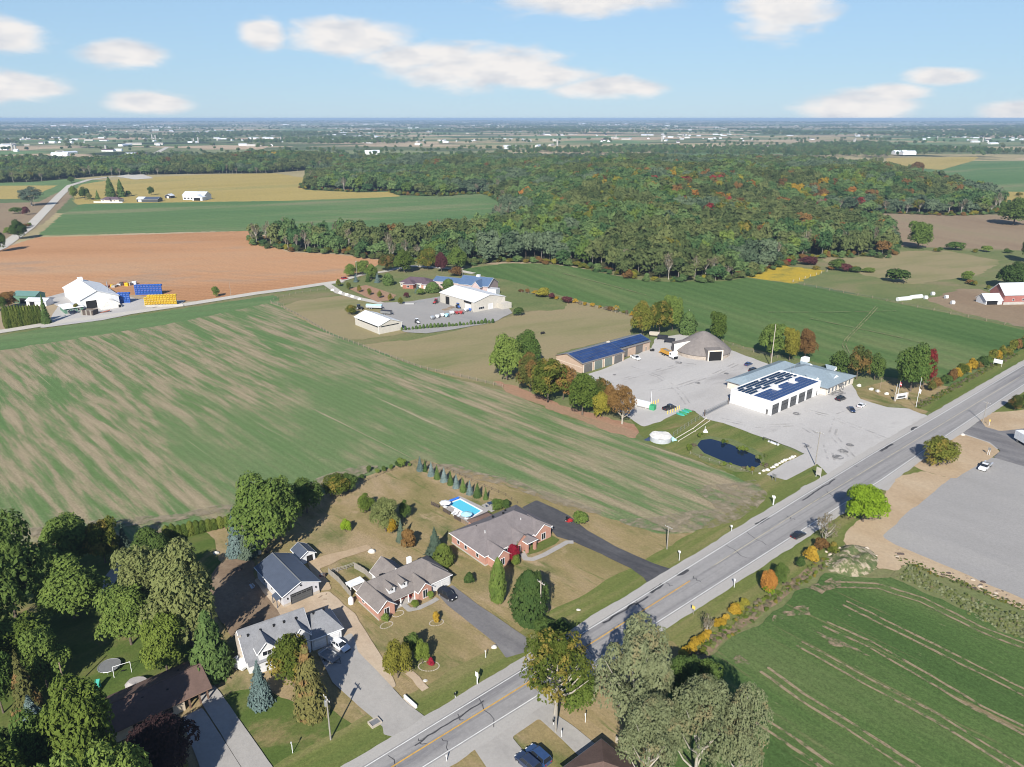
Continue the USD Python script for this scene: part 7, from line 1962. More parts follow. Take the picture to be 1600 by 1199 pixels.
for (b, top, lab, flag) in (((1397.6, 626), 600, 'bare white flagpole closest to the fire hall lot', None), ((1402, 622), 596, 'flagpole with a red and white flag', 'paint_car_red'), ((1431, 637), 590, 'tallest flagpole with a hanging white flag', 'plastic_white')):
    p = G(*b)
    h = rise(p, top)
    t = thing('flagpole', lab, 'flagpole', (p[0], p[1], .04), 0)
    part(t, 'shaft', MB().tube([(0, 0, -.1), (0, 0, h)], [.09, .05], 8), 'plastic_white', smooth=True)
    part(t, 'ball', MB().cyl(0, 0, h, h + .15, .08), 'plastic_yellow')
    if flag:
        fl = MB()
        z = h - .3 if flag != 'plastic_white' else h * .62
        pts = [(.06 + .2 * i, .12 * math.sin(i * 1.7), z - j * .5 - .12 * i) for j in range(4) for i in range(5)]
        fl.add(pts, [(j * 5 + i, j * 5 + i + 1, j * 5 + i + 6, j * 5 + i + 5) for j in range(3) for i in range(4)])
        fp = part(t, 'flag', fl, flag)
        if flag == 'paint_car_red':
            fl = MB()
            fl.add([(x, y - .03, zz) for x, y, zz in pts], [(5 + i, 6 + i, 11 + i, 10 + i) for i in range(1, 3)])
            part(fp, 'white_field', fl, 'plastic_white')


def post_sign(base, top, label, w, hh, m='plastic_white', az=AZ_TOWN + 90, pm='plastic_white', name='road_sign', cat='sign', posts=1, r=.05):
    p = G(*base)
    h = rise(p, top)
    t = thing(name, label, cat, (p[0], p[1], .04), 90 - az)
    for i in range(posts):
        x = 0 if posts == 1 else (-w / 2 + .15 if i == 0 else w / 2 - .15)
        part(t, 'post', MB().box(x - r, x + r, -r, r, -.1, h), pm)
    part(t, 'board', MB().box(-w / 2, w / 2, -r - .05, -r, h - hh, h), m)


post_sign((1208, 790), 775, 'white post with two small boards on the verge by the crop field corner', 1.1, .6, r=.12)
post_sign((1061, 877), 861, 'thin sign on the verge beside the dark driveway mouth', .7, .5)
post_sign((1142.5, 832), 821, 'thin sign on the verge below the crop field edge', .6, .5)
post_sign((1147, 919), 905, 'white mailbox on a post on the gravel shoulder', .45, .5, name='mailbox', cat='mailbox')
post_sign((1083, 961), 947, 'yellow road sign on the gravel shoulder beside the goldenrod', .8, .8, 'bollard_yellow', pm='timber_grey')
post_sign((746, 1071), 1051, 'white board sign on the ditch edge before the bungalow', .9, 1.0, r=.08)
post_sign((711.5, 1092), 1083, 'mailbox with black top on the verge before the bungalow', .5, .5, 'black', name='mailbox', cat='mailbox')
post_sign((457.5, 1178), 1160, 'small white post on the lawn near the utility pole', .3, .4)
post_sign((759, 1029), 1017, 'low white marker post beside the grey driveway', .3, .3)
post_sign((914.5, 1130), 1115, 'leaning white stake on the lawn between the two drives', .2, .5)
post_sign((877.5, 1154), 1142, 'small stake behind the utility pole at the split drives', .2, .4)
post_sign((865, 1135), 1124, 'black and white mailbox at the foot of the utility pole across the road', .4, .6, 'black', name='mailbox', cat='mailbox')
post_sign((1558, 573), 562, 'white board sign on two legs before the hedgerow', 3.4, 1.7, posts=2, name='roadside_sign')
post_sign((1278, 747), 731, 'white service board on two posts by the pond drive mouth', 1.6, 2.4, 'concrete', posts=2, name='notice_board')
post_sign((698, 1192), 1180, 'thin white stake at the lower edge of the road', .2, .4)
post_sign((1545, 666), 656, 'pale marker post on the sand beside the utility pole', .5, .7, 'bollard_yellow')
post_sign((1209, 752), 741, 'grey meter box on posts at the end of the pond drive', 1.3, 1.0, 'grey_metal', posts=2, name='meter_box', cat='meter box', pm='grey_metal')
post_sign((1544, 712), 700, 'little white and dark utility stand on the sandy island', .8, .8, 'grey_metal', posts=2, name='utility_stand', cat='stand')
# entrance sign of the township yard
p = G(1407, 626)
t = thing('entrance_sign', 'broad white entrance sign with dark panel between stone piers', 'sign', (p[0], p[1], .04), 90 - AZ_TOWN - 20)
part(t, 'panel', MB().box(-2.6, 2.6, -.15, .15, .8, 2.8), 'plastic_white')
part(t, 'text_panel', MB().box(-1.9, 1.9, -.2, -.15, 1.1, 1.9), 'door_dark')
part(t, 'pier', MB().box(-3.1, -2.6, -.3, .3, 0, 2.9), 'stone_pale')
part(t, 'pier', MB().box(2.6, 3.1, -.3, .3, 0, 2.9), 'stone_pale')


# ------------------------------------------------------------------ rocks
def rock(px, size, label, name='boulder', group=None, seed=0, m='rock_pale', flat_=0.75):
    p = G(*px)
    v = trimesh.creation.icosphere(2)
    q = v.vertices * (0.72 + 0.55 * meshkit.noise(v.vertices * 1.6 + seed, seed)[:, None]) * [1, .8, flat_] * size
    q[:, 2] = np.maximum(q[:, 2] + size * flat_ * .5, -0.02)
    single(name, label, 'boulder', (q + [p[0], p[1], .03], v.faces), m, group, smooth=35)


for i, (x, y) in enumerate([(1187, 741), (1193, 737), (1199, 736), (1205, 732), (1209, 731), (1213, 728), (1218, 725), (1222, 723), (1226, 721), (1230, 719), (1234, 718), (1238, 716), (1242, 714)]):
    rock((x, y), .42 + .3 * ((i * 7) % 3) / 2, 'pale boulder in the row between pond and gravel drive', group='boulders lining the pond drive', seed=i)
for i, ((x, y), lab) in enumerate([((1342, 604), 'first pale boulder on the lawn beside the office corner'), ((1361, 610), 'second pale boulder along the front lawn, midway to the thin pole'), ((1371, 613), 'pale boulder at the foot of the thin brown pole'), ((1385, 617), 'last pale boulder before the bare flagpole')]):
    rock((x, y), .9, lab, seed=20 + i)
for i, ((x, y), lab) in enumerate([((520, 455), 'first white boulder at the mouth of the yard lane'), ((532, 459), 'second white boulder along the yard lane'), ((542, 462), 'third white boulder along the yard lane'), ((551, 465), 'fourth white boulder along the yard lane'), ((562, 469), 'last white boulder along the yard lane')]):
    rock((x, y), 1.25, lab, seed=30 + i, m='canvas_white')
rock((772, 1013), .6, 'white stone in the ditch beside the grey driveway', seed=41)
rock((904, 954), .5, 'flat pale stone on the lawn before the brick house', seed=42, flat_=.35)
rock((664, 1065), .5, 'small white stone beside the sandy lawn path', seed=43, flat_=.4)
rock((581, 864), .9, 'white stone at the end of the sandy track behind the bungalow', seed=44)
rock((403, 866), .9, 'white stone at the back corner of the garage', seed=45)
rock((1504, 681), .7, 'white rock at the edge of the sandy island', seed=46)
rock((372, 872), .8, 'reddish rock under the pale blue spruce', seed=47, m='brick_pink')
rock((386, 874), .8, 'second reddish rock between the spruces and the soil plot', seed=48, m='brick_pink')
rock((374, 892), .7, 'dark stump like rock on the dark soil plot', seed=49, m='timber_dark')
rock((338, 866), .7, 'grey rock on the green lawn below the cedar hedge', seed=50)
for i, ((x, y), r) in enumerate([((855, 965), 0)][:0]):
    pass
# rubble mound by the gravel lot
def mound(name, px, rx, ry, h, m, label, seed):
    p = G(*px)
    n = 22
    X, Y = np.meshgrid(np.linspace(-1, 1, n), np.linspace(-1, 1, n))
    d = np.hypot(X, Y)
    Z = h * np.clip(1 - d ** 1.7, 0, 1) * (0.15 + 1.7 * meshkit.fbm(np.c_[X.ravel() * 2.2, Y.ravel() * 2.2, np.zeros(n * n)], 4, seed).reshape(n, n))
    a = math.radians(40)
    x, y = X * rx, Y * ry
    v = np.c_[(x * math.cos(a) - y * math.sin(a)).ravel() + p[0], (x * math.sin(a) + y * math.cos(a)).ravel() + p[1], Z.ravel() - .05]
    f = [(j * n + i, j * n + i + 1, (j + 1) * n + i + 1, (j + 1) * n + i) for j in range(n - 1) for i in range(n - 1)]
    single(name, label, 'mound', (v, np.array(f)), m, smooth=True)
    return p


ground_mat('mound_soil', [(0.36, (0.08, 0.11, 0.045)), (0.50, (0.13, 0.14, 0.065)), (0.57, (0.32, 0.27, 0.19)), (0.7, (0.40, 0.34, 0.26))], 0.6, 0, 1, 6, .65, (1.5, .25))
mound('rubble_mound', (1331, 876), 8.6, 5.6, 2.2, 'mound_soil', 'grassy rubble mound between the gravel lot and the wheat', 3)
for i in range(26):
    x, y = 1290 + rp.uniform(0, 82), 868 + rp.uniform(-10, 22)
    rock((x, y), rp.uniform(.25, .7), 'broken pale rubble lump on the mound beside the wheat', 'rubble_lump', 'rubble on the mound beside the wheat', 60 + i, 'rubble')
p0, p1 = np.array([1400, 862]), np.array([1640, 958])
for i in range(46):
    q = p0 + (p1 - p0) * rp.random() + [rp.uniform(-8, 8), rp.uniform(-3, 9)]
    rock(q, rp.uniform(.25, .6), 'dark clod on the sandy bank along the gravel lot', 'soil_clod', 'soil clods on the bank of the gravel lot', 90 + i, rp.choice(['rubble', 'timber_dark', 'timber']), .5)


# ------------------------------------------------------------------ fences
def fence(name, pts, label, step, h, r=.09, m='timber_grey', rails=(), rail_m=None, jitter=.1, rr=.025):
    g = LineString([tuple(G(*p)) for p in pts])
    n = int(g.length / step)
    o = g.interpolate(0)
    t = thing(name, label, 'fence', (o.x, o.y, .03))
    P = [g.interpolate(i * g.length / n) for i in range(n + 1)]
    for i, q in enumerate(P):
        hh = h + rp.uniform(-jitter, jitter)
        part(t, 'post', MB().tube([(q.x - o.x, q.y - o.y, -.1), (q.x - o.x + rp.uniform(-.04, .04), q.y - o.y, hh)], r, 6), m)
    for z in rails:
        part(t, 'rail', MB().tube([(q.x - o.x, q.y - o.y, z) for q in P], rr, 4), rail_m or m)
    return t


fence('wire_fence', [(440, 481), (470, 496), (520, 526), (552, 537), (600, 555), (660, 577), (720, 590), (785, 606)], 'post and wire fence between the crop field and the tan pasture', 4.2, 1.5, .13, 'timber', (.5, .9, 1.3), 'grey_metal')
fence('wire_fence', [(443, 478), (420, 474), (435, 466), (470, 458), (520, 452)], 'fence of short posts round the paddock by the side road', 4.5, 1.4, .11, 'timber', (.6, 1.1), 'grey_metal')
fence('wire_fence', [(815, 458), (870, 468), (940, 484), (990, 497)], 'weedy wire fence between the hay field and the wheat', 5.0, 1.4, .1, 'timber', (.6, 1.1), 'grey_metal')
fence('wire_fence', [(1130, 536), (1180, 552), (1215, 560)], 'wire fence behind the salt shed along the wheat', 5.0, 1.4, .1, 'timber', (.6, 1.1), 'grey_metal')
fence('wire_fence', [(1238, 442), (1270, 449), (1340, 462), (1400, 474), (1500, 494), (1600, 514)], 'pale post fence along the upper edge of the wheat', 9.0, 1.5, .14, 'timber', (.6, 1.2), 'grey_metal')
fence('wire_fence', [(1240, 441), (1262, 434), (1292, 425)], 'pale post fence beside the goldenrod patch', 7.0, 1.6, .16, 'stone_pale')
fence('wire_fence', [(1078, 711), (1100, 719), (1128, 728), (1150, 735), (1175, 742)], 'thin fence between the crop field and the pond bank', 3.2, 1.2, .06, 'timber_grey', (.6, 1.0), 'timber_grey')
fence('rail_fence', [(654, 722), (700, 735), (745, 757), (790, 776), (808, 788)], 'low dark fence behind the row of young spruces', 2.6, 1.1, .05, 'timber_dark', (.4, .9), 'timber_dark')
fence('rail_fence', [(563, 757), (600, 741), (650, 724)], 'dark fence along the back lawn and the crop field', 2.8, 1.0, .05, 'timber_dark', (.4, .8), 'timber_dark')
fence('chain_fence', [(1052, 683), (1078, 665), (1103, 649)], 'bluish chain link fence running down to the round tank', 2.6, 1.8, .05, 'steel', (.1, .9, 1.75), 'steel')
fence('timber_rails', [(1056, 687), (1085, 670), (1104, 655)], 'pair of long pale timber rails beside the chain link fence', 8.0, .35, .12, 'trim_cream', (.4,), 'trim_cream', rr=.14)
fence('timber_rails', [(1060, 691), (1088, 674), (1109, 659)], 'outer pale timber rail along the grass above the pond', 8.0, .35, .12, 'trim_cream', (.4,), 'trim_cream', rr=.12)
# sliding gate
pa, pb = G(1101, 651), G(1137, 633)
t = thing('sliding_gate', 'grey sliding mesh gate joining the fire hall corner', 'gate', (pa[0], pa[1], .05), 90 - bearing((1101, 651), (1137, 633)))
L = float(np.linalg.norm(pb - pa))
part(t, 'gate_frame', MB().tube([(0, 0, .1), (L, 0, .1), (L, 0, 2.1), (0, 0, 2.1), (0, 0, .1)], .07, 5), 'steel')
for i in range(22):
    x = L * (i + .5) / 22
    part(t, 'picket', MB().box(x - .14, x + .14, -.02, .02, .15, 2.05), 'grey_metal')
for x in (-.2, L + .2):
    part(t, 'gate_post', MB().box(x - .15, x + .15, -.15, .15, 0, 2.6), 'timber_dark')
# board fence of the bungalow garden
def board_fence(pts, label, h=1.7):
    g = LineString([tuple(G(*p)) for p in pts])
    o = g.interpolate(0)
    t = thing('board_fence', label, 'fence', (o.x, o.y, .04))
    n = int(g.length / .32)
    for i in range(n):
        a, b = g.interpolate(i * g.length / n + .015), g.interpolate((i + 1) * g.length / n - .015)
        d = np.array([b.x - a.x, b.y - a.y])
        nn = np.array([-d[1], d[0]]) / (np.linalg.norm(d) + 1e-9) * .02
        hh = h + rp.uniform(-.04, .04)
        q = [(a.x - o.x, a.y - o.y), (b.x - o.x, b.y - o.y)]
        part(t, 'board', MB().hull([(x + s * nn[0], y + s * nn[1], z) for x, y in q for s in (-1, 1) for z in (.05, hh)]), 'timber_grey')
    for i in range(int(g.length / 2.4) + 1):
        q = g.interpolate(i * 2.4)
        part(t, 'post', MB().cyl(q.x - o.x, q.y - o.y, 0, h + .1, .08, sides=6), 'timber_grey')


board_fence([(514, 898), (530, 912), (549, 935)], 'long grey board fence beside the sandy driveway')
board_fence([(554, 889), (570, 898), (582, 909)], 'short grey board fence behind the bungalow')
fence('rail_fence', [(514, 898), (535, 893), (554, 886)], 'open rail fence closing the bungalow dog yard', 2.0, 1.3, .08, 'timber_grey', (.5, .9, 1.2), 'timber_grey', rr=.06)
p = G(556, 922)
t = thing('garden_deck', 'small white roofed deck against the bungalow garden fence', 'deck', (p[0], p[1], .05), 90 - AZ_TOWN)
part(t, 'roof', MB().box(-1.9, 1.9, -1.2, 1.2, 2.0, 2.1), 'plastic_white')
for x in (-1.7, 1.7):
    for y in (-1, 1):
        part(t, 'post', MB().box(x - .06, x + .06, y - .06, y + .06, 0, 2), 'plastic_white')
p = G(553, 944)
single('propane_tank', 'white upright tank against the bungalow side wall', 'tank', MB().tube([(p[0] - .6, p[1], 0), (p[0] - .6, p[1], 1.4), (p[0] - .6, p[1], 1.75)], [.6, .6, .3], 14), 'plastic_white', smooth=40)

# ------------------------------------------------------------------ swimming pool
PC = [G(701, 790), G(719, 783), G(752, 801), G(737, 810)]
cen = sum(PC) / 4
ring_px = [G(688, 792), G(718, 777), G(764, 799), G(757, 806), G(733, 821)]
t = thing('swimming_pool', 'rectangular turquoise swimming pool with pale coping and a rolled blue cover', 'swimming pool', (cen[0], cen[1], 0.0))
inner = Polygon([tuple(q - cen) for q in PC])
land('pool_deck', None, 'deck_grey', shape=Polygon([tuple(q) for q in ring_px]).difference(Polygon([tuple(q) for q in PC])))
cop = inner.buffer(.35, join_style=2).difference(inner)
m = trimesh.creation.extrude_polygon(cop, .12, engine='earcut')
m.apply_translation([0, 0, LAYER[0] + .005])
part(t, 'coping', m, 'trim_white')
part(t, 'water', flat(inner.buffer(.02), LAYER[0] + .012), 'pool_water')
a, bb = PC[0] - cen, PC[1] - cen
d = (a - bb) / np.linalg.norm(a - bb)
nrm_ = np.array([-d[1], d[0]])
if nrm_ @ a < 0:
    nrm_ = -nrm_
q0, q1 = a + nrm_ * .75, bb + nrm_ * .75
part(t, 'cover_roll', MB().tube([(q0[0], q0[1], .75), (q1[0], q1[1], .75)], .33, 10), 'plastic_blue', smooth=40)
part(t, 'roll_stand', MB().obox((q0[0], q0[1], .1), (.25, .25, .8)).obox((q1[0], q1[1], .1), (.25, .25, .8)), 'plastic_white')
for (px, m, lab) in (((696, 796), 'plastic_white', 'white garden umbrella at the pool cover corner'), ((729, 814), 'cloth_aqua', 'aqua garden umbrella at the house end of the pool')):
    p = G(*px)
    t = thing('garden_umbrella', lab, 'umbrella', (p[0], p[1], .1))
    part(t, 'pole', MB().cyl(0, 0, 0, 2.5, .03).cyl(0, 0, 0, .1, .3), 'steel')
    c8 = [(1.6 * math.cos(k * math.pi / 4), 1.6 * math.sin(k * math.pi / 4), 1.95) for k in range(8)]
    part(t, 'canopy', MB().add(c8 + [(0, 0, 2.6)], [(k, (k + 1) % 8, 8) for k in range(8)]), m)
    part(t, 'table', MB().cyl(0, 0, .68, .73, .6, sides=14), 'plastic_white')
for i, (px, lab) in enumerate([((709, 803), 'white pool lounger beside the white umbrella'), ((712, 805.5), 'white pool lounger in the middle of the deck'), ((717, 808), 'white pool lounger beside the aqua umbrella')]):
    p = G(*px)
    t = thing('pool_lounger', lab, 'lounger', (p[0], p[1], .1), 60)
    part(t, 'seat', MB().box(-.9, .5, -.32, .32, .3, .38), 'plastic_white')
    part(t, 'backrest', MB().hull([(.5, -.32, .3), (.5, .32, .3), (.5, -.32, .38), (.5, .32, .38), (1.0, -.32, .75), (1.0, .32, .75), (1.0, -.32, .83), (1.0, .32, .83)]), 'plastic_white')
    for x in (-.8, .4):
        for y in (-.25, .25):
            part(t, 'leg', MB().box(x - .03, x + .03, y - .03, y + .03, 0, .3), 'plastic_white')
for i, (a, b_, lab) in enumerate([((674.5, 790), (685.5, 795), 'dark iron fence panel at the far corner of the pool'), ((692.5, 800), (702.5, 805.5), 'dark iron fence panel behind the white umbrella'), ((710, 811), (720.5, 817), 'dark iron fence panel behind the loungers'), ((721.5, 817.5), (732, 824), 'brown fence panel closest to the brick house')]):
    pa, pb = G(*a), G(*b_)
    L = float(np.linalg.norm(pb - pa))
    t = thing('pool_fence', lab, 'fence', (pa[0], pa[1], .04), math.degrees(math.atan2(pb[1] - pa[1], pb[0] - pa[0])))
    for k in range(6):
        part(t, 'post', MB().box(k * L / 5 - .09, k * L / 5 + .09, -.09, .09, 0, 1.2), 'timber_dark' if i < 3 else 'timber')
    for z in (.25, .65, 1.05):
        part(t, 'rail', MB().box(0, L, -.04, .04, z, z + .12), 'timber_dark' if i < 3 else 'timber')
land('patio', None, 'concrete_drive', shape=shape_of([(752, 792), (766, 785.5), (782, 795), (768, 803)]))
for i, (px, lab) in enumerate([((767, 790), 'dark garden table on the pale patio behind the brick house'), ((761, 794), 'dark chair at the pool end of the pale patio'), ((774, 794), 'dark chair at the shrub end of the pale patio')]):
    p = G(*px)
    t = thing('garden_table' if i == 0 else 'garden_chair', lab, 'table' if i == 0 else 'chair', (p[0], p[1], .1), 30)
    w = .9 if i == 0 else .35
    part(t, 'top' if i == 0 else 'seat', MB().box(-w, w, -w * .7, w * .7, .45 + .27 * (i == 0), .5 + .27 * (i == 0)), 'paint_car_navy')
    for x in (-w + .06, w - .06):
        for y in (-w * .6, w * .6):
            part(t, 'leg', MB().box(x - .03, x + .03, y - .03, y + .03, 0, .46 + .27 * (i == 0)), 'black')
    if i:
        part(t, 'backrest', MB().box(-w, -w + .06, -w * .7, w * .7, .5, 1.0), 'paint_car_navy')

# ------------------------------------------------------------------ township yard bits
p = G(1032, 688)
t = thing('round_tank', 'round blue walled water tank with crumpled white cover', 'tank', (p[0], p[1], .03))
part(t, 'wall', MB().cyl(0, 0, 0, 1.6, 3.6, 3.6, 22), 'paint_car_silver', smooth=40)
cv = MB()
rr_ = [(0, 0, 2.0)] + [(3.7 * f * math.cos(a), 3.7 * f * math.sin(a), 1.65 + .35 * (1 - f) + .18 * math.sin(a * 5 + f * 4)) for f in (.5, 1.0) for a in np.linspace(0, 2 * math.pi, 20, endpoint=False)]
cv.add(rr_, [(0, 1 + k, 1 + (k + 1) % 20) for k in range(20)] + [(1 + k, 21 + k, 21 + (k + 1) % 20) for k in range(20)] + [(1 + k, 21 + (k + 1) % 20, 1 + (k + 1) % 20) for k in range(20)])
part(t, 'cover', cv, 'canvas_white', smooth=True)
part(t, 'folded_sheet', MB().hull([(3.6, -1.5, 0), (5.6, -.4, 0), (3.8, 1.8, 0), (3.8, 0, 1.3), (3.7, 1.2, 1.0)]), 'cloth_aqua')
part(t, 'blue_sheet', MB().hull([(-3.6, -1.2, 0), (-5.6, 0, 0), (-3.9, 1.4, 0), (-3.8, 0, 1.2)]), 'paint_car_navy')
p = G(1003, 637)
t = thing('fuel_tank', 'white fuel tank with green end behind the yellow bollards', 'tank', (p[0], p[1], .06), -35)
part(t, 'vessel', MB().tube([(-3.2, 0, 1.5), (-2.9, 0, 1.5), (2.9, 0, 1.5), (3.2, 0, 1.5)], [.9, 1.3, 1.3, .9], 14), 'plastic_white', smooth=40)
part(t, 'saddle', MB().box(-2.2, -1.7, -1.0, 1.0, 0, .8).box(1.7, 2.2, -1.0, 1.0, 0, .8), 'concrete')
part(t, 'pump_cabinet', MB().box(3.3, 5.2, -1.0, 1.0, 0, 1.9), 'plastic_green')
part(t, 'vent_pipe', MB().cyl(-1, 0, 2.6, 4.2, .06), 'steel')
BOL = f'{LIB}/bollard'
UsdGeom.Xform.Define(stage, BOL)
part(BOL, 'post', MB().cyl(0, 0, 0, 1.35, .16, .16, 10), 'bollard_yellow', smooth=40)
part(BOL, 'cap', MB().tube([(0, 0, 1.35), (0, 0, 1.45)], [.16, .08], 10), 'bollard_yellow')
for i, (x, y) in enumerate([(1018, 634), (1021, 633), (1024, 632), (1028, 630)]):
    p = G(x, y)
    copy_of(BOL, 'bollard', 'yellow bollard guarding the pump end of the white fuel tank', 'bollard', (p[0], p[1], .06), group='yellow bollards at the white fuel tank')
for i, (x, y) in enumerate([(1043, 648), (1047, 646.5), (1051, 645), (1055, 643.5), (1058, 641.5), (1061, 640)]):
    p = G(x, y)
    copy_of(BOL, 'bollard', 'yellow bollard in the line between black pickup and green boats', 'bollard', (p[0], p[1], .06), group='yellow bollards beside the black pickup')
for i, (a, b_, m, lab) in enumerate([((1056, 646), (1070, 651), 'plastic_teal', 'teal overturned boat lowest in the row'), ((1060, 643.5), (1074, 649), 'plastic_green', 'green overturned boat second in the row'), ((1064, 641.5), (1077, 646.5), 'plastic_teal', 'teal overturned boat third in the row'), ((1068, 640), (1081, 644.5), 'plastic_green', 'green overturned boat closest to the gate')]):
    pa, pb = G(*a), G(*b_)
    c = (pa + pb) / 2
    L = float(np.linalg.norm(pb - pa)) / 2
    t = thing('boat', lab, 'boat', (c[0], c[1], .05), math.degrees(math.atan2(*(pb - pa)[::-1])))
    part(t, 'hull', MB().hull([(L * f, s * .75 * (1 - abs(f) ** 2.2), z * (1 - .5 * abs(f) ** 3)) for f in (-1, -.8, -.5, 0, .5, .8, 1) for s in (-1, 1) for z in (.05, .35)] + [(L * f, 0, .55 - .2 * f * f) for f in (-.8, -.4, 0, .4, .8)]), m, smooth=35)
    part(t, 'keel', MB().tube([(-L * .8, 0, .5), (0, 0, .58), (L * .8, 0, .5)], .04, 4), m)
p = G(884, 590)
t = thing('covered_rack', 'dark tarpaulin covered rack at the gable of the tan workshop', 'rack', (p[0], p[1], .05), 20)
part(t, 'tarpaulin', MB().hull([(-4, -1.2, .4), (4, -1.2, .2), (-4, 1.2, .5), (4, 1.4, .3), (-3.6, 0, 2.4), (3.4, .2, 1.9)]), 'tarp_dark')
for x in (-3.6, 3.4):
    part(t, 'leg', MB().box(x - .1, x + .1, -1.1, -.9, 0, 1.2).box(x - .1, x + .1, .9, 1.1, 0, 1.2), 'grey_metal')
for i, (px, az, lab) in enumerate([((1035, 532), 110, 'black steel spreader frame behind the yellow dump truck'), ((1046, 537), 112, 'black steel spreader frame beside the salt shed'), ((1022, 527), 108, 'pale empty trailer frame behind the solar workshop')]):
    p = G(*px)
    t = thing('spreader_frame', lab, 'equipment', (p[0], p[1], .06), 90 - az)
    part(t, 'hopper', MB().hull([(x, s * y, z) for x in (-2.4, 2.4) for y, z in ((.5, .9), (1.2, 2.4)) for s in (-1, 1)]), 'tarp_dark' if i < 2 else 'trim_cream')
    for x in (-2, 2):
        part(t, 'leg', MB().box(x - .1, x + .1, -1.1, -.9, 0, 1.6).box(x - .1, x + .1, .9, 1.1, 0, 1.6), 'black')
p = G(1019, 549)
t = thing('wheel_pile', 'small dark pile at the far corner of the tan workshop', 'pile', (p[0], p[1], .06))
for k in range(4):
    part(t, 'tyre', MB().cyl(.9 * (k % 2) - .5, .8 * (k // 2) - .4, 0, .6 + .3 * (k % 2), .55, sides=12), 'rubber')
p = G(1203, 693)
t = thing('barrier_frame', 'black pipe barrier frame with white base at the edge of the gravel lot', 'barrier', (p[0], p[1], .05), 90 - bearing((1194, 688), (1212, 695)))
part(t, 'top_bar', MB().tube([(-2.6, 0, 1.3), (2.6, 0, 1.3)], .09, 6), 'black')
for x in (-2.6, 0, 2.6):
    part(t, 'post', MB().cyl(x, 0, 0, 1.35, .09, sides=6), 'black')
part(t, 'base', MB().box(-1.0, 2.8, .2, 1.0, 0, .5), 'plastic_white')
p = G(1102, 676)
t = thing('pond_aerator', 'small white aerator on a stand at the upper end of the pond', 'aerator', (p[0], p[1], .05))
part(t, 'body', MB().hull([(-.8, -.5, 0), (.9, -.5, 0), (.9, .5, 0), (-.8, .5, 0), (.3, 0, 1.1), (-.3, .2, .9)]), 'plastic_white')
part(t, 'mast', MB().cyl(-.2, 0, .6, 2.2, .08), 'plastic_white')
for i, (px, w, lab) in enumerate([((1413, 470), 10.5, 'longest white wrapped bale tube on the pasture edge'), ((1431, 467), 8.0, 'second white wrapped bale tube beside the longest'), ]):
    p = G(*px)
    t = thing('wrapped_bales', lab, 'hay bales', (p[0], p[1], .05), 18)
    for k in range(int(w / 1.6)):
        part(t, 'bale', MB().tube([(k * 1.6 - w / 2 + .03, 0, 1.1), (k * 1.6 - w / 2 + 1.57, 0, 1.1)], 1.25, 12), 'plastic_white', smooth=40)
for px, lab in (((1446, 468), 'single white wrapped bale at the end of the tubes'), ((1457, 462), 'white wrapped bale alone on the slope'), ((1478, 467), 'small white bale beside the muddy yard'), ((1488, 476), 'white wrapped bale on the bright grass')):
    p = G(*px)
    single('wrapped_bale', lab, 'hay bale', MB().tube([(p[0] - .8, p[1], 1.1), (p[0] + .8, p[1], 1.1)], 1.15, 12), 'plastic_white', smooth=40)
for (a, b_, r, lab) in (((552, 516), (552, 516), 0, ''),)[:0]:
    pass


# stone edged beds on the bungalow lawn
def bed(px, rx, ry, rz, label, group=None):
    p = G(*px)
    t = thing('garden_bed', label, 'flower bed', (p[0], p[1], .06), rz)
    part(t, 'gravel', MB().add([(0, 0, .05)] + [(rx * math.cos(a), ry * math.sin(a), .04) for a in np.linspace(0, 2 * math.pi, 24, endpoint=False)], [(0, 1 + k, 1 + (k + 1) % 24) for k in range(24)]), 'gravel_bed')
    n = int(2 * math.pi * max(rx, ry) / .5)
    for k in range(n):
        a = 2 * math.pi * k / n
        part(t, 'edge_stone', MB().obox((rx * math.cos(a), ry * math.sin(a), 0), (.36, .18, .12), math.degrees(math.atan2(ry * math.cos(a), -rx * math.sin(a)))), 'stone_pale')


bed((682, 974), 1.5, 1.0, 20, 'oval stone edged bed with a yellow bush before the bungalow')
bed((670, 1042), 2.0, 1.4, 0, 'round stone edged bed with magenta flowers on the bungalow lawn')
bed((604, 978), 1.4, .9, 40, 'curved stone edged bed at the gable corner of the bungalow')
bed((622, 960), 1.3, .9, 40, 'small stone edged bed beside the bungalow porch')
p = G(586, 1132)
t = thing('planter_box', 'weathered box planter at the driveway mouth of the white gabled house', 'planter', (p[0], p[1], .05), 90 - AZ_TOWN)
part(t, 'side', MB().box(-1, 1, -.8, -.65, 0, .6).box(-1, 1, .65, .8, 0, .6).box(-1, -.85, -.65, .65, 0, .6).box(.85, 1, -.65, .65, 0, .6), 'stone_pale')
part(t, 'soil', MB().box(-.85, .85, -.65, .65, 0, .45), 'grey_metal')
pa, pb = G(632, 1091), G(651, 1108)
t = thing('culvert_wall', 'low white culvert wall beside the concrete driveway mouth', 'wall', (pa[0], pa[1], .04), math.degrees(math.atan2(*(pb - pa)[::-1])))
L = float(np.linalg.norm(pb - pa))
part(t, 'wall', MB().box(0, L, -.14, .14, 0, .75), 'plastic_white')
part(t, 'footing', MB().box(0, L, -1.1, -.16, 0, .14), 'stone_pale')
for i, (px, lab) in enumerate([((969, 1165), 'first leaning pale slab under the lower poplar'), ((985, 1177), 'second leaning pale slab under the lower poplar'), ((979, 1180), 'thin pale slab between the two leaning ones')]):
    p = G(*px)
    a = math.radians(50)
    mb = MB().hull([(x, y, z) for x in (-.1, .1) for y, z in ((-.9, 0), (.9, 0), (-.9, 1.1), (.9, 1.3))])
    v, f = mb.arrays()
    v = v @ np.array([[math.cos(a), math.sin(a), 0], [-math.sin(a), math.cos(a), 0], [0, 0, 1]]) + [p[0], p[1], .03]
    single('stone_slab', lab, 'slab', (v, f), 'stone_pale')

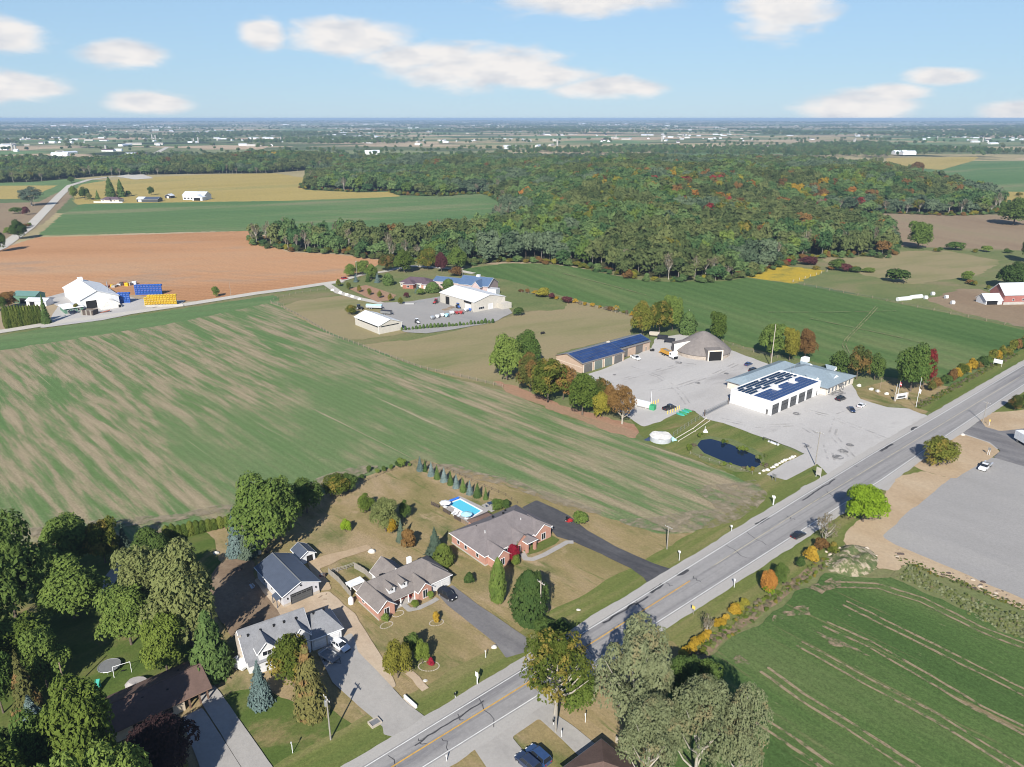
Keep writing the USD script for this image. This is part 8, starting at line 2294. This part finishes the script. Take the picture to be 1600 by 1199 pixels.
# play things and covers in the gardens
p = G(172, 1046)
t = thing('trampoline', 'grey trampoline on the shaded lawn beside the brown house', 'trampoline', (p[0], p[1], .05))
part(t, 'mat', MB().cyl(0, 0, .8, .84, 1.9, 1.9, 20), 'grey_metal')
part(t, 'ring', MB().tube([(2.0 * math.cos(a), 2.0 * math.sin(a), .85) for a in np.linspace(0, 2 * math.pi, 21)], .08, 5), 'steel')
for k in range(5):
    a = k * 2 * math.pi / 5
    part(t, 'leg', MB().cyl(1.9 * math.cos(a), 1.9 * math.sin(a), 0, .8, .04, sides=5), 'steel')
p = G(152, 1082)
t = thing('play_slide', 'teal play slide between the garden pole and the green maple', 'slide', (p[0], p[1], .05), 100)
part(t, 'chute', MB().hull([(-1.5, -.35, .1), (-1.5, .35, .1), (1.2, -.35, 1.7), (1.2, .35, 1.7), (1.2, -.35, 1.8), (1.2, .35, 1.8), (-1.5, -.35, .2), (-1.5, .35, .2)]), 'plastic_teal')
part(t, 'ladder', MB().box(1.2, 1.3, -.35, .35, 0, 1.9), 'plastic_teal')
part(t, 'side_rail', MB().tube([(-1.5, -.38, .3), (1.2, -.38, 1.95)], .06, 4).tube([(-1.5, .38, .3), (1.2, .38, 1.95)], .06, 4), 'plastic_green')
p = G(192, 1052)
t = thing('swing_frame', 'pale swing frame at the sunlit edge of the garden lawn', 'swing', (p[0], p[1], .05), 30)
part(t, 'beam', MB().tube([(-1.5, 0, 2), (1.5, 0, 2)], .06, 5), 'plastic_white')
for x in (-1.5, 1.5):
    part(t, 'leg', MB().tube([(x, -.8, 0), (x, 0, 2), (x, .8, 0)], .05, 5), 'plastic_white')
part(t, 'seat', MB().box(-.3, .3, -.15, .15, .5, .55), 'black')
p = G(217, 1074)
single('covered_trailer', 'rounded grey tarpaulin cover behind the brown roofed house', 'covered trailer', MB().hull([(p[0] + 2.4 * math.cos(a) * k, p[1] + 1.5 * math.sin(a) * k, z) for a in np.linspace(0, 6.28, 12) for k, z in ((1, .05), (1, .9), (.7, 1.6))]), 'deck_grey', smooth=40)
p = G(375, 1043)
t = thing('camper_trailer', 'white rounded camper trailer at the side wall of the white gabled house', 'trailer', (p[0], p[1], .05), 150)
part(t, 'shell', MB().hull([(x, s * y, z) for x, y, z in ((-1.8, .9, .5), (1.8, .9, .5), (-1.9, .95, 1.1), (1.9, .9, 1.1), (-1.3, .75, 1.9), (1.2, .7, 1.9), (2.2, .4, .9)) for s in (-1, 1)]), 'plastic_white', smooth=40)
part(t, 'window', MB().box(-.6, .5, -.97, -.9, 1.1, 1.5), 'glass')
wheels(t, (-.2,), .85, .3)
p = G(366, 928)
t = thing('grey_tarp', 'flat grey tarpaulin lying against the garage side wall', 'tarpaulin', (G(394, 916)[0], G(394, 916)[1], .06), 130)
part(t, 'sheet', MB().hull([(-2.2, -1.4, 0), (2.2, -1.2, 0), (2.0, 1.3, 0), (-2.0, 1.5, 0), (0, 0, .35), (-1.2, .4, .3)]), 'paint_car_silver')
part(t, 'batten', MB().box(-2, 2, -.06, .06, .32, .42), 'timber')
for i, (px, m, lab) in enumerate([((503, 935), 'plastic_yellow', 'orange debris heap at the garage corner'), ((508, 931), 'plastic_white', 'white debris piece at the garage corner'), ((511, 937), 'timber', 'timber offcuts on the sandy ground by the garage')]):
    p = G(*px)
    t = thing('debris_heap', lab, 'heap', (p[0], p[1], .05), 40 * i)
    for k in range(4):
        part(t, 'piece', MB().obox((rp.uniform(-.6, .6), rp.uniform(-.5, .5), .05 * k), (rp.uniform(.5, 1.2), rp.uniform(.2, .5), .15), rp.uniform(0, 180)), m if k < 3 else 'timber')
p = G(506, 901)
t = thing('tool_pile', 'dark red machine parts beside the board fence gate', 'pile', (p[0], p[1], .05))
for k in range(4):
    part(t, 'piece', MB().obox((rp.uniform(-.6, .6), rp.uniform(-.5, .5), 0), (rp.uniform(.5, .9), rp.uniform(.4, .7), rp.uniform(.4, .9)), rp.uniform(0, 180)), ['black', 'paint_car_red', 'timber_dark', 'grey_metal'][k])
for i, (px, lab) in enumerate([((640, 936), 'red chair with white cushion on the bungalow porch'), ]):
    p = G(*px)
    t = thing('porch_chair', lab, 'chair', (p[0], p[1], .22), 20)
    part(t, 'seat', MB().box(-.35, .35, -.35, .35, .4, .5), 'paint_car_red')
    part(t, 'backrest', MB().box(-.35, .35, .28, .38, .5, 1.1), 'paint_car_red')
    for x in (-.3, .3):
        for y in (-.3, .3):
            part(t, 'leg', MB().box(x - .04, x + .04, y - .04, y + .04, 0, .4), 'paint_car_red')

# ------------------------------------------------------------------ a cow in the hay field
import manifold3d as m3


def blob(bones):
    out = None
    for (a, ra, b_, rb) in bones:
        s = [m3.Manifold.sphere(r, 20).translate(tuple(map(float, c))) for c, r in ((a, ra), (b_, rb))]
        h = m3.Manifold.batch_hull(s)
        out = h if out is None else out + h
    mm = out.refine_to_length(0.12).to_mesh()
    tm = trimesh.Trimesh(mm.vert_properties[:, :3], mm.tri_verts, process=True)
    trimesh.smoothing.filter_taubin(tm, iterations=8)
    return tm


cow = [((-.75, 0, 1.05), .36, (.1, 0, .98), .42), ((.1, 0, .98), .42, (.75, 0, 1.08), .36), ((.75, 0, 1.15), .30, (1.15, 0, .95), .2), ((1.15, 0, .95), .17, (1.42, 0, .55), .15), ((1.42, 0, .55), .14, (1.58, 0, .30), .09)]
for s in (-1, 1):
    cow += [((.72, s * .22, .95), .16, (.70, s * .22, .52), .09), ((.70, s * .22, .52), .09, (.72, s * .22, .08), .07), ((-.75, s * .22, 1.0), .20, (-.62, s * .23, .66), .12), ((-.62, s * .23, .66), .12, (-.84, s * .23, .42), .08), ((-.84, s * .23, .42), .08, (-.78, s * .23, .07), .07),
            ((1.3, s * .1, .75), .05, (1.28, s * .28, .8), .04)]
cow += [((-1.08, 0, 1.2), .05, (-1.16, 0, .6), .04), ((-.35, 0, .62), .14, (-.3, 0, .6), .13)]
p = G(847.5, 523)
single('cow', 'black cow grazing alone in the tan hay field', 'cow', trimesh.Trimesh(blob(cow).vertices @ np.array([[math.cos(.5), math.sin(.5), 0], [-math.sin(.5), math.cos(.5), 0], [0, 0, 1]]) + [p[0], p[1], .05], blob(cow).faces), 'cow_black', smooth=True)

# ------------------------------------------------------------------ farms of the far plain
FARM = {}
for nm, m in (('white', 'metal_pale'), ('grey', 'concrete'), ('red', 'shingle_plum')):
    for k, (L, W, e, r) in enumerate(((34, 13, 4.5, 7.5), (18, 11, 4.0, 8.0), (60, 16, 4.5, 7.5))):
        src = f'{LIB}/far_{nm}_{k}'
        UsdGeom.Xform.Define(stage, src)
        v = [(x, y, z) for x in (-L / 2, L / 2) for y, z in ((-W / 2, 0), (W / 2, 0), (W / 2, e), (0, r), (-W / 2, e))]
        wl = MB().add(v, [(0, 2, 1), (0, 3, 2), (0, 4, 3), (5, 6, 7), (5, 7, 8), (5, 8, 9)] + [t3 for i in range(5) for j in [(i + 1) % 5] for t3 in ((i, j + 5, i + 5), (i, j, j + 5))])
        part(src, 'wall', wl, 'wall_white' if nm != 'grey' else 'siding_oat')
        rf = MB()
        slab(rf, [(-L / 2 - .5, 0, r + .3), (-L / 2 - .5, -W / 2 - .5, e), (L / 2 + .5, -W / 2 - .5, e), (L / 2 + .5, 0, r + .3)], .25)
        slab(rf, [(-L / 2 - .5, 0, r + .3), (L / 2 + .5, 0, r + .3), (L / 2 + .5, W / 2 + .5, e), (-L / 2 - .5, W / 2 + .5, e)], .25)
        part(src, 'roof', rf, m)
        FARM[nm, k] = src
src = f'{LIB}/far_silo'
UsdGeom.Xform.Define(stage, src)
part(src, 'shaft', MB().cyl(0, 0, 0, 18, 3.2, 3.2, 14), 'concrete', smooth=40)
part(src, 'dome', MB().tube([(0, 0, 18), (0, 0, 19.3), (0, 0, 20)], [3.2, 2.4, .5], 14), 'steel', smooth=40)
rf_ = random.Random(31)
CLUSTER = [(172, 236), (205, 243), (145, 222), (225, 212), (300, 212), (330, 210), (420, 222), (440, 222), (560, 210), (575, 214), (590, 216), (660, 222), (690, 222), (670, 208), (750, 204), (800, 229), (850, 230), (870, 228), (952, 222), (990, 218), (1050, 222), (1075, 214), (1030, 206), (925, 204), (1115, 200), (1170, 218), (1200, 230), (1240, 214), (1330, 213), (1350, 214), (1460, 219), (1530, 222), (1500, 206), (1400, 240), (1280, 200), (840, 195), (700, 196), (900, 210), (530, 212), (470, 210), (390, 206), (1430, 205), (1570, 208), (60, 225), (20, 236), (100, 240), (250, 218)]
CLUSTER += [(rf_.uniform(0, 1600), rf_.uniform(196, 226)) for _ in range(34)]
for ci, (cx, cy) in enumerate(CLUSTER):
    if ci % 7 == 0 or rf_.random() < .15:
        for k in range(rf_.choice([1, 2])):
            q = G(cx + rf_.uniform(-8, 8), cy + .2)
            copy_of(f'{LIB}/far_silo', 'far_silo', 'pale silo tower of a far off farm', 'silo', (q[0], q[1], 0), 0, (1, 1, rf_.uniform(.8, 1.3)), 'silos on the far plain')
    for k in range(rf_.randint(1, 3)):
        q = G(cx + rf_.uniform(-18, 18), cy + rf_.uniform(-1.6, 1.6))
        nm = rf_.choice(['white', 'white', 'white', 'grey', 'red'])
        col = {'white': 'white roofed', 'grey': 'grey roofed', 'red': 'dark roofed'}[nm]
        copy_of(FARM[nm, rf_.randrange(3)], 'far_farm_building', f'{col} farm building far off on the hazy plain', 'building', (q[0], q[1], 0), rf_.choice([rf_.uniform(-20, 20), 70]), (.75, .75, .95), f'{col} buildings on the far plain')
for k in range(80):
    q = G(rf_.uniform(0, 1600), 190 + 9 * rf_.random() ** 1.5)
    nm = rf_.choice(['white', 'white', 'grey'])
    col = {'white': 'white roofed', 'grey': 'grey roofed'}[nm]
    copy_of(FARM[nm, rf_.choice([0, 2, 2])], 'far_farm_building', f'{col} farm building far off on the hazy plain', 'building', (q[0], q[1], 5), rf_.uniform(-30, 30), (1.1, 1.1, 1.4), f'{col} buildings on the far plain')
for px, lab in (((797, 233), 'big pale farm complex at the upper rim of the wood'), ((1405, 243), 'white farm roofs among trees above the yellow stubble'), ((1418, 244), 'second white farm roof above the yellow stubble'), ((582, 243), 'lone white barn peeping out of the wood'), ((95, 247), 'white barn at the foot of the far valley')):
    q = G(*px)
    copy_of(FARM['white', 0], 'farm_building', lab, 'building', (q[0], q[1], 3 if px[1] > 240 else 0), 10, (1.2, 1.2, 1.5))

far_b = {}
rb_ = random.Random(71)
for k in range(230):
    cx, cy = rb_.uniform(-60, 1660), 190.5 + 40 * rb_.random() ** 1.7
    if cy > 222 and 420 < cx < 1500:
        continue
    c = G(cx, cy)
    for j in range(rb_.randint(1, 4)):
        nm = rb_.choice(['white', 'white', 'grey', 'white', 'red'])
        sc_ = rb_.uniform(.45, 1.0) * (1 + max(0, (c[1] - 5000) / 9000))
        far_b.setdefault(FARM[nm, rb_.randrange(3)], []).append((c[0] + rb_.uniform(-90, 90), c[1] + rb_.uniform(-120, 120), 1.0, rb_.uniform(-.5, .5) + rb_.choice([0, 1.57]), sc_, sc_ * 1.15))
inst('far_settlement', far_b, 'small pale houses and barns scattered across the hazy plain')
# ------------------------------------------------------------------ air
M['haze'] = usdkit.material(stage, '/World/Looks/haze', {'v': ('principled_volume', dict(color=(0.45, 0.62, 0.84), density=8.0e-5, anisotropy=0.0))}, [], volume='v.volume')
single('haze', None, None, MB().box(-76000, 76000, -76000, 76000, -1, 104), 'haze', kind='stuff')
